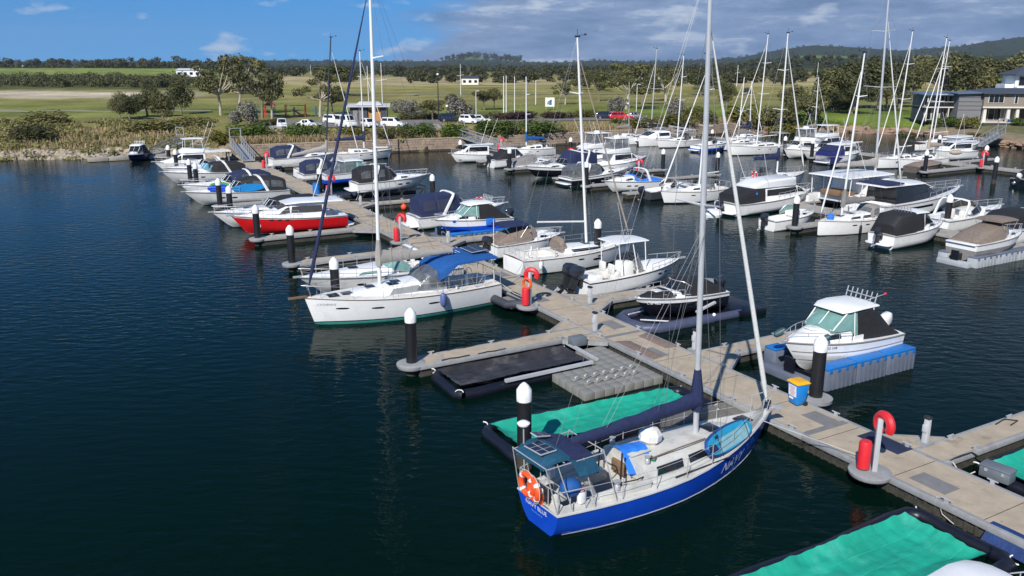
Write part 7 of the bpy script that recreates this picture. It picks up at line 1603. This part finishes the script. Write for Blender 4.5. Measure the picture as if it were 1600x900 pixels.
wbox('gable_wall', (-2.1, 3.2, 2.9), (4.2, 5, 4.6), WALLG); MB().loft([[(-4.8, .0, 5.1), (.1, .0, 5.25), (.1, 6.5, 5.25), (-4.8, 6.5, 5.1)], [(-4.8, .0, 5.25), (.1, .0, 5.4), (.1, 6.5, 5.5), (-4.8, 6.5, 5.35)]]).build('gable_roof', METR, hs_root)
for k in range(4): wbox('gable_board_gap', (-2.1, .66, 2.2+.75*k), (4.2, .06, .05), DARKW)
MB().beam((4.5, -.6, .35), (8.6, -.6, .35), .5, .5).build('spa_cover', BLUEC, hs_root)
wh = thing('glazed_house', 'dark glazed modern house with flat blue roof on the right bank', 'house', (hx-5.7, hy+4.5, 2.5), R(-2)); wh.scale = (.95, .9, .95)
def w2(n, c, d, m): return MB().box(c, d).build(n, m, wh)
w2('lower_wall', (0, 3, 1.3), (6.4, 6, 2.6), CLAD); w2('upper_wall', (0, 3.2, 3.9), (6.4, 5.6, 2.2), GREYC); w2('balcony', (0, -.6, 2.7), (7, 1.8, .22), COLW)
MB().loft([[(-4.4, -2.2, 5.05), (4.6, -2.2, 5.05), (4.6, 7, 5.35), (-4.4, 7, 5.35)], [(-4.4, -2.2, 5.25), (4.6, -2.2, 5.25), (4.6, 7, 5.6), (-4.4, 7, 5.6)]]).build('flat_roof', METR, wh)
for x in (-2.4, -.9, .7, 2.3): window((x, .34, 3.9), 1.25, 1.8, wh, 1); window((x, -.06, 1.3), 1.25, 2.1, wh, 1)
for x in (-3.2, -1.1, 1.1, 3.2): MB().box((x, -1.35, 1.3), (.2, .2, 2.7)).build('post', COLW, wh)
for x in (-3.2, 3.2): MB().box((x, -1.35, 3.95), (.2, .2, 2.4)).build('post', COLW, wh)
MB().box((0, -1.45, 3.25), (6.6, .04, .95)).build('balustrade', GLASS, wh); MB().box((0, -1.45, 3.75), (6.8, .1, .07)).build('hand_rail', COLW, wh)
th = thing('white_house', 'white house with a slate roof rising behind the beige house at the right edge', 'house', (hx+12.5, hy+12, 2.5), R(-6)); 
for nm, c, d, m in (('wall', (3.4, 3, 4), (7, 6, 8.6), WPAINT), ('side_wing', (-.9, 2.4, 3.4), (1.8, 4, 6.4), WPAINT), ('balcony', (3.4, -.6, 6.0), (7.4, 1.4, .4), WPAINT)): MB().box(c, d).build(nm, m, th)
MB().loft([[(-.8, -1.2, 8.3), (7.6, -1.2, 8.3), (7.6, 7, 8.3), (-.8, 7, 8.3)], [(-.8, -1.2, 8.45), (7.6, -1.2, 8.45), (7.6, 7, 8.45), (-.8, 7, 8.45)], [(2.4, 2.6, 10), (4.6, 2.6, 10), (4.6, 3.4, 10), (2.4, 3.4, 10)]]).build('roof', SLATE, th, ang=10)
for x in (1.2, 3.2, 5.2): window((x, -.04, 7.2), 1.4, 1.7, th, 1)
rw = thing('retaining_wall', 'dark block retaining wall under the terrace of the beige house', 'wall', (hx-1, hy-2.4, 1.0), R(-6))
for j in range(3):
    for k in range(10): MB().box((k*1.5+.75+(j % 2)*.4, .04*j, .28+j*.5), (1.47, .6, .47)).build('wall_block', DARKW, rw)
stp = thing('garden_steps', 'grey garden stairway between the two houses', 'steps', (hx-3.6, hy-4.2, .9), R(75))
for k in range(10): MB().box((k*.42, 0, .1+.2*k), (.42, 1.5, .24)).build('step', CONC2, stp)

# ------------------------------------------------------------------ haze-free planting
G1 = 'trees standing in the park'
T = [  # px, py of the foot, top py, crown width px, kind, leaves, bark, label
 (188, 186, 147, 34, 'round', LOLIVE, BARK, 'small olive tree at the left end of the lone clump in the park'), (203, 187, 150, 40, 'round', LDARK, BARK, 'dark round tree second from the left in the lone park clump'), (231, 183, 137, 56, 'round', LDARK, BARK, 'broad dark tree at the centre of the lone park clump'),
 (256, 191, 149, 54, 'round', LOLIVE, BARK, 'rounded olive tree nearest the scrub in the lone park clump'), (284, 178, 131, 46, 'round', LDARK, BARK, 'tall dark tree at the right of the lone park clump'),
 (345, 180, 98, 70, 'gum', LOLIVE, BARKP, 'tall gum with pale trunk, left of the big pair'), (374, 178, 96, 78, 'gum', LOLIVE, BARKP, 'tall gum with pale trunk, right of the big pair'), (410, 185, 112, 70, 'gum', LDARK, BARK, 'dark leaning gum at the playground'),
 (385, 197, 155, 44, 'bush', LGREY, BARK, 'silvery bushy shrub before the gum trees'), (425, 186, 122, 50, 'gum', LOLIVE, BARK, 'olive gum over the playground, right of the leaning one'), (500, 182, 118, 64, 'gum', LOLIVE, BARK, 'spreading gum left of the amenities block'), (520, 178, 140, 36, 'spread', LDARK, BARK, 'small dark tree left of the white van'), (518, 150, 105, 74, 'spread', LDARK, BARK, 'wide dark tree behind the spreading gum'),
 (643, 178, 152, 36, 'bush', LGREY, BARK, 'silvery flowering shrub left of the lamp post'), (626, 176, 154, 30, 'bush', LGREY, BARK, 'pale flowering shrub by the amenities block'), (676, 188, 158, 44, 'spread', LOLIVE, BARK, 'round olive tree at the lamp post'), (718, 184, 148, 46, 'bush', LGREY, BARK, 'pale blossoming tree right of the lamp post'), (706, 180, 150, 34, 'spread', LDARK, BARK, 'dark tree left of the pale blossoming tree'), (757, 172, 142, 44, 'spread', LOLIVE, BARK, 'olive tree right of the pale blossoming tree'), (772, 171, 140, 22, 'spread', LOLIVE, BARK, 'slim tree beside the white pole pair'),
 (883, 165, 128, 38, 'gum', LOLIVE, BARKP, 'airy gum right of the park sign'), (936, 160, 118, 38, 'gum', LDARK, BARK, 'dark gum left of the leaning white forestay'), (978, 172, 108, 80, 'gum', LOLIVE, BARKP, 'large gum behind the red utility'), (963, 180, 146, 26, 'bush', LGREY, BARK, 'silver blossoming tree at the red utility'), (1003, 165, 118, 50, 'gum', LDARK, BARK, 'dark gum right of the large gum'), (1050, 185, 148, 34, 'bush', LGREY, BARK, 'grey blossoming tree behind the far catamaran'), (1040, 160, 112, 58, 'gum', LOLIVE, BARK, 'airy gum beyond the far catamaran'), (1135, 170, 134, 32, 'round', LDARK, BARK, 'round dark tree left of the big far yacht mast'), (1168, 152, 140, 18, 'round', LDARK, BARK, 'tiny dark tree out on the slope'), (1095, 150, 112, 40, 'spread', LDARK, BARK, 'dark tree seen behind the navy yacht mast'),
 (1184, 196, 152, 60, 'bush', LYELL, BARK, 'yellow green bush left of the big far yacht mast'), (1215, 190, 150, 56, 'bush', LOLIVE, BARK, 'olive bush right of the big far yacht mast'), (1090, 190, 165, 50, 'bush', LYELL, BARK, 'yellow green bush behind the seawall at right'), (1240, 185, 138, 60, 'round', LOLIVE, BARK, 'olive tree at the left end of the bank wood'), (1262, 190, 140, 64, 'spread', LOLIVE, BARK, 'low spreading tree before the bank wood'), (1300, 176, 118, 80, 'round', LOLIVE, BARK, 'olive tree in the bank wood left of centre'), (1335, 172, 104, 90, 'round', LDARK, BARK, 'tall dark tree at the crown of the bank wood'), (1372, 172, 98, 92, 'round', LDARK, BARK, 'tallest dark tree of the bank wood'), (1405, 170, 112, 70, 'round', LOLIVE, BARK, 'olive tree right of the tallest bank tree'), (1330, 180, 140, 60, 'spread', LDARK, BARK, 'low dark tree at the foot of the bank wood'), (1385, 176, 130, 56, 'spread', LOLIVE, BARK, 'low olive tree at the foot of the bank wood'), (1425, 165, 108, 60, 'gum', LDARK, BARK, 'thin dark tree left of the glazed house'),
 (1455, 160, 86, 84, 'round', LOLIVE, BARK, 'tall olive tree behind the glazed house at left'), (1490, 160, 86, 76, 'round', LDARK, BARK, 'tall dark tree behind the glazed house'), (1520, 158, 94, 74, 'round', LOLIVE, BARK, 'olive tree behind the gap of the two houses'), (1555, 158, 86, 84, 'round', LDARK, BARK, 'dark tree behind the beige house'), (1590, 158, 84, 84, 'round', LOLIVE, BARK, 'olive tree behind the white house'), (1640, 160, 84, 90, 'round', LDARK, BARK, 'dark tree at the right edge behind the white house'), (1690, 165, 90, 90, 'round', LOLIVE, BARK, 'olive tree beyond the right edge'),
 (1480, 195, 172, 40, 'bush', LGREEN, BARK, 'green garden bush below the glazed house'), (1516, 198, 174, 36, 'bush', LYELL, BARK, 'yellow garden bush beside the stairway'), (1508, 208, 186, 40, 'bush', LOLIVE, BARK, 'olive garden bush at the foot of the stairway'), (1545, 206, 196, 36, 'mound', LYELL, BARK, 'low yellow shrub under the retaining wall'), (1592, 198, 180, 26, 'bush', LGREEN, BARK, 'green shrub at the right edge below the terrace'), (1300, 196, 170, 46, 'mound', LGREEN, BARK, 'green mound on the grass bank'), (1278, 203, 176, 50, 'bush', LYELL, BARK, 'yellow green bush at the foot of the grass bank'), (1310, 178, 148, 44, 'bush', LDARK, BARK, 'dark bush at the top of the grass bank')]
for k, (px, py, top, wpx, kind, lm, bark, lab) in enumerate(T):
    p = gl(px, py); sc_ = p.y/math.cos(PITCH)/1285; p = p+Vector((0, 0, -.05))
    plant('shrub' if kind in ('bush', 'mound') else ('gum_tree' if kind == 'gum' else 'park_tree'), lab, 'shrub' if kind in ('bush', 'mound') else 'tree', p, max(1.2, (py-top)*sc_*(1.08 if px < 1430 else .96)), wpx*sc_*1.02, kind, lm, bark, k % 4, 'shrubs around the basin' if kind in ('bush', 'mound') else G1)
S = [(476, 217, 66, 19, LGREEN, 'dark green clipped shrub bed behind the seawall, left of the navy headsail'), (391, 217, 60, 20, LGREEN, 'bright green shrub bed beside the main gangway'), (345, 222, 40, 16, LYELL, 'yellow green shrub right of the boat ramp'), (553, 216, 44, 15, LYELL, 'olive shrub bed right of the navy headsail'), (612, 216, 52, 14, LOLIVE, 'olive shrub bed right of the white mast'), (655, 214, 52, 20, LGREEN, 'dark green shrub bed left of the embankment steps'), (712, 214, 48, 20, LGREEN, 'green shrub bed right of the embankment steps'), (768, 213, 66, 22, LGREEN, 'dark green shrub bed above the second gangway'), (838, 208, 76, 17, LGREEN, 'long dark green shrub bed right of the blue boom cover mast'), (800, 186, 80, 9, LPURPLE, 'purple leaved hedge along the road'), (875, 185, 50, 9, LPURPLE, 'purple leaved hedge continuing right along the road'), (968, 199, 36, 11, LGREEN, 'green shrub under the red utility'), (1006, 201, 46, 14, LYELL, 'yellow green shrub right of the red utility'), (1060, 200, 60, 16, LYELL, 'olive shrub behind the far catamaran mast'), (1120, 200, 36, 18, LOLIVE, 'olive shrub left of the pale path'), (740, 190, 60, 8, LOLIVE, 'low olive hedge by the white cars'), (915, 183, 34, 10, LYELL, 'yellow shrub before the dark car'), (420, 196, 50, 8, LOLIVE, 'low hedge at the left end of the car park'), (650, 186, 60, 9, LOLIVE, 'low hedge behind the car park'), (55, 215, 60, 24, LDARK, 'dark bush on the left scrub bank'), (72, 195, 70, 20, LSCRUB, 'olive bush at the top of the left scrub bank'), (240, 205, 70, 18, LSCRUB, 'dry olive bush beside the boat ramp'), (300, 200, 50, 18, LSCRUB, 'dry bush above the boat ramp')]
for k, (px, py, wpx, hpx, lm, lab) in enumerate(S):
    p = gl(px, py); sc_ = p.y/1240
    r_ = plant('shrub', lab, 'shrub', p, hpx*sc_*1.25+.2, wpx*sc_*1.05, 'mound', lm, BARK, k % 4, 'shrubs around the basin', rz=A0)
    r_.scale = (wpx*sc_*1.15, wpx*sc_*.62+1.5, hpx*sc_*1.15+.3)
# ------------------------------------------------------------------ scrub, grass, woods that read as one mass
def scatter_clumps(n, pxr, pyr, hr, wr, size, lm, name, nq, cond=None, z=2.0, seed=0, flat=.8):
    q2 = np.random.default_rng(seed); cen = []; rad = []
    while len(cen) < n:
        px = q2.uniform(*pxr); py = q2.uniform(*pyr)
        if cond and not cond(px, py, q2): continue
        r = Vector(((px-800)/FPX, 0, 0)); p = gp(px, py, z); h = q2.uniform(*hr); wd = q2.uniform(*wr)
        cen.append((p.x, p.y, h*.42)); rad.append((wd/2, wd/2, h*.55))
    cen = np.array(cen); cen[:, 2] += land_z(cen[:, 0], cen[:, 1])[0]
    o = link(name, leaf_mesh(name, leaf_quads(cen, np.array(rad), nq, size, r_=q2, shell=.6), lm)); o['kind'] = 'stuff'; return o
scatter_clumps(330, (-160, 330), (190, 240), (.4, 1.15), (1.2, 3.2), .36, LSCRUB, 'coastal_scrub', 26000, lambda px, py, q2: py < 240-max(0, (px-100))*.06 and q2.random() < .35+.65*(vnoise(np.array([px]), np.array([py*3]), 45, 3)[0] > .42), seed=11)
scatter_clumps(170, (400, 1150), (203, 217), (.3, .9), (.8, 2.4), .4, LSCRUB, 'bank_scrub', 11000, seed=12)
def tufts(name, n, ur, vr, h, lm, seed, zf):
    q2 = np.random.default_rng(seed); u_ = q2.uniform(*ur, n); v_ = q2.uniform(*vr, n)+(wallv(u_)-120.4 if ur[0] == 23 else 0); X = u_*n_.x+v_*d_.x; Y = u_*n_.y+v_*d_.y; Z = land_z(X, Y)[0]
    a = q2.random(n)*2*PI; hh = h*(.5+q2.random(n)); w_ = .05+.07*q2.random(n); ln = q2.normal(size=(n, 2))*.25*hh[:, None]
    base = np.stack([X, Y, Z], 1); dx = np.stack([np.cos(a)*w_, np.sin(a)*w_, np.zeros(n)], 1); tip = np.stack([ln[:, 0], ln[:, 1], hh], 1)
    co = np.stack([base-dx, base+dx, base+dx*.4+tip, base-dx*.4+tip], 1).reshape(-1, 3); o = link(name, leaf_mesh(name, co, lm)); o['kind'] = 'stuff'
tufts('dry_grass', 16000, (23, 117), (121.2, 124.8), .62, LDRY, 21, None); tufts('dry_grass', 5000, (23, 117), (124.8, 131), .5, LDRY, 22, None); tufts('dry_grass', 9000, (-60, 24), (137, 165), .55, LDRY, 23, None)
tufts('dry_grass', 5000, (117, 140), (98, 128), .4, LGREEN, 24, None)
def wood(name, n, pxr, yr, hr, lm, nq, size, seed, ratio=(.6, 1.0), stem=.25):
    "n tree crowns between distances yr: several clumps each"
    q2 = np.random.default_rng(seed); cen = []; rad = []
    for i in range(n):
        px = q2.uniform(*pxr); Y = q2.uniform(*yr); X = (px-800)/1332*Y; h = q2.uniform(*hr); wd = h*q2.uniform(*ratio)
        for k in range(6): 
            a = q2.random()*2*PI; rr = wd*.36*q2.random()**.5; cen.append((X+rr*math.cos(a), Y+rr*math.sin(a), h*q2.uniform(stem+.12, .82))); s = wd*q2.uniform(.22, .34); rad.append((s, s, s*.75))
    cen = np.array(cen); cen[:, 2] += land_z(cen[:, 0], cen[:, 1])[0]
    o = link(name, leaf_mesh(name, leaf_quads(cen, np.array(rad), nq, size, r_=q2, shell=.65), lm)); o['kind'] = 'stuff'; return o
wood('dark_scrub_belt', 230, (-160, 330), (400, 540), (2.6, 5.2), LDARK, 40000, .8, 31, (1.2, 2.4), .0); wood('far_tree_line', 420, (-250, 420), (940, 1300), (5, 15), LFOREST, 60000, 1.7, 32, (.6, 1.1), .1)
wood('far_wood', 560, (330, 1160), (720, 1300), (5, 10), LFOREST, 70000, 1.6, 33, (.7, 1.2), .0); wood('middle_wood', 150, (640, 1160), (480, 700), (4, 7.5), LFOREST, 34000, 1.1, 34, (.7, 1.2), .05); wood('near_gum_belt', 44, (900, 1130), (330, 480), (5, 9.5), LOLIVE, 22000, .7, 35, (.6, 1.0), .25)
wood('right_wood', 240, (1120, 1800), (420, 800), (4, 8), LFOREST, 60000, 1.1, 36, (.7, 1.1), .05); wood('slope_trees', 120, (1150, 1420), (900, 1500), (6, 11), LFOREST, 14000, 2.2, 37, (.7, 1.1), .1)
wood('hill_trees', 1100, (-200, 1900), (2600, 4700), (5, 8.5), LFOREST, 60000, 3.4, 38, (1.6, 3.2), .0)
wood('hill_top_trees', 60, (690, 830), (4300, 4700), (20, 34), LFOREST, 5000, 6.5, 39, (.7, 1.2), .1)
# ------------------------------------------------------------------ air
hz = bpy.data.materials.new('coastal haze'); hz.use_nodes = True; t = hz.node_tree; t.nodes.remove(t.nodes['Principled BSDF']); pv = t.nodes.new('ShaderNodeVolumePrincipled'); pv.inputs['Color'].default_value = (.62, .78, 1, 1); pv.inputs['Density'].default_value = 6.0e-5; pv.inputs['Anisotropy'].default_value = .2
t.links.new(pv.outputs[0], t.nodes['Material Output'].inputs['Volume'])
tag(MB().box((0, 3500, 198), (16000, 13000, 402)).build('haze', hz, ang=0), None, None, None, 'stuff')
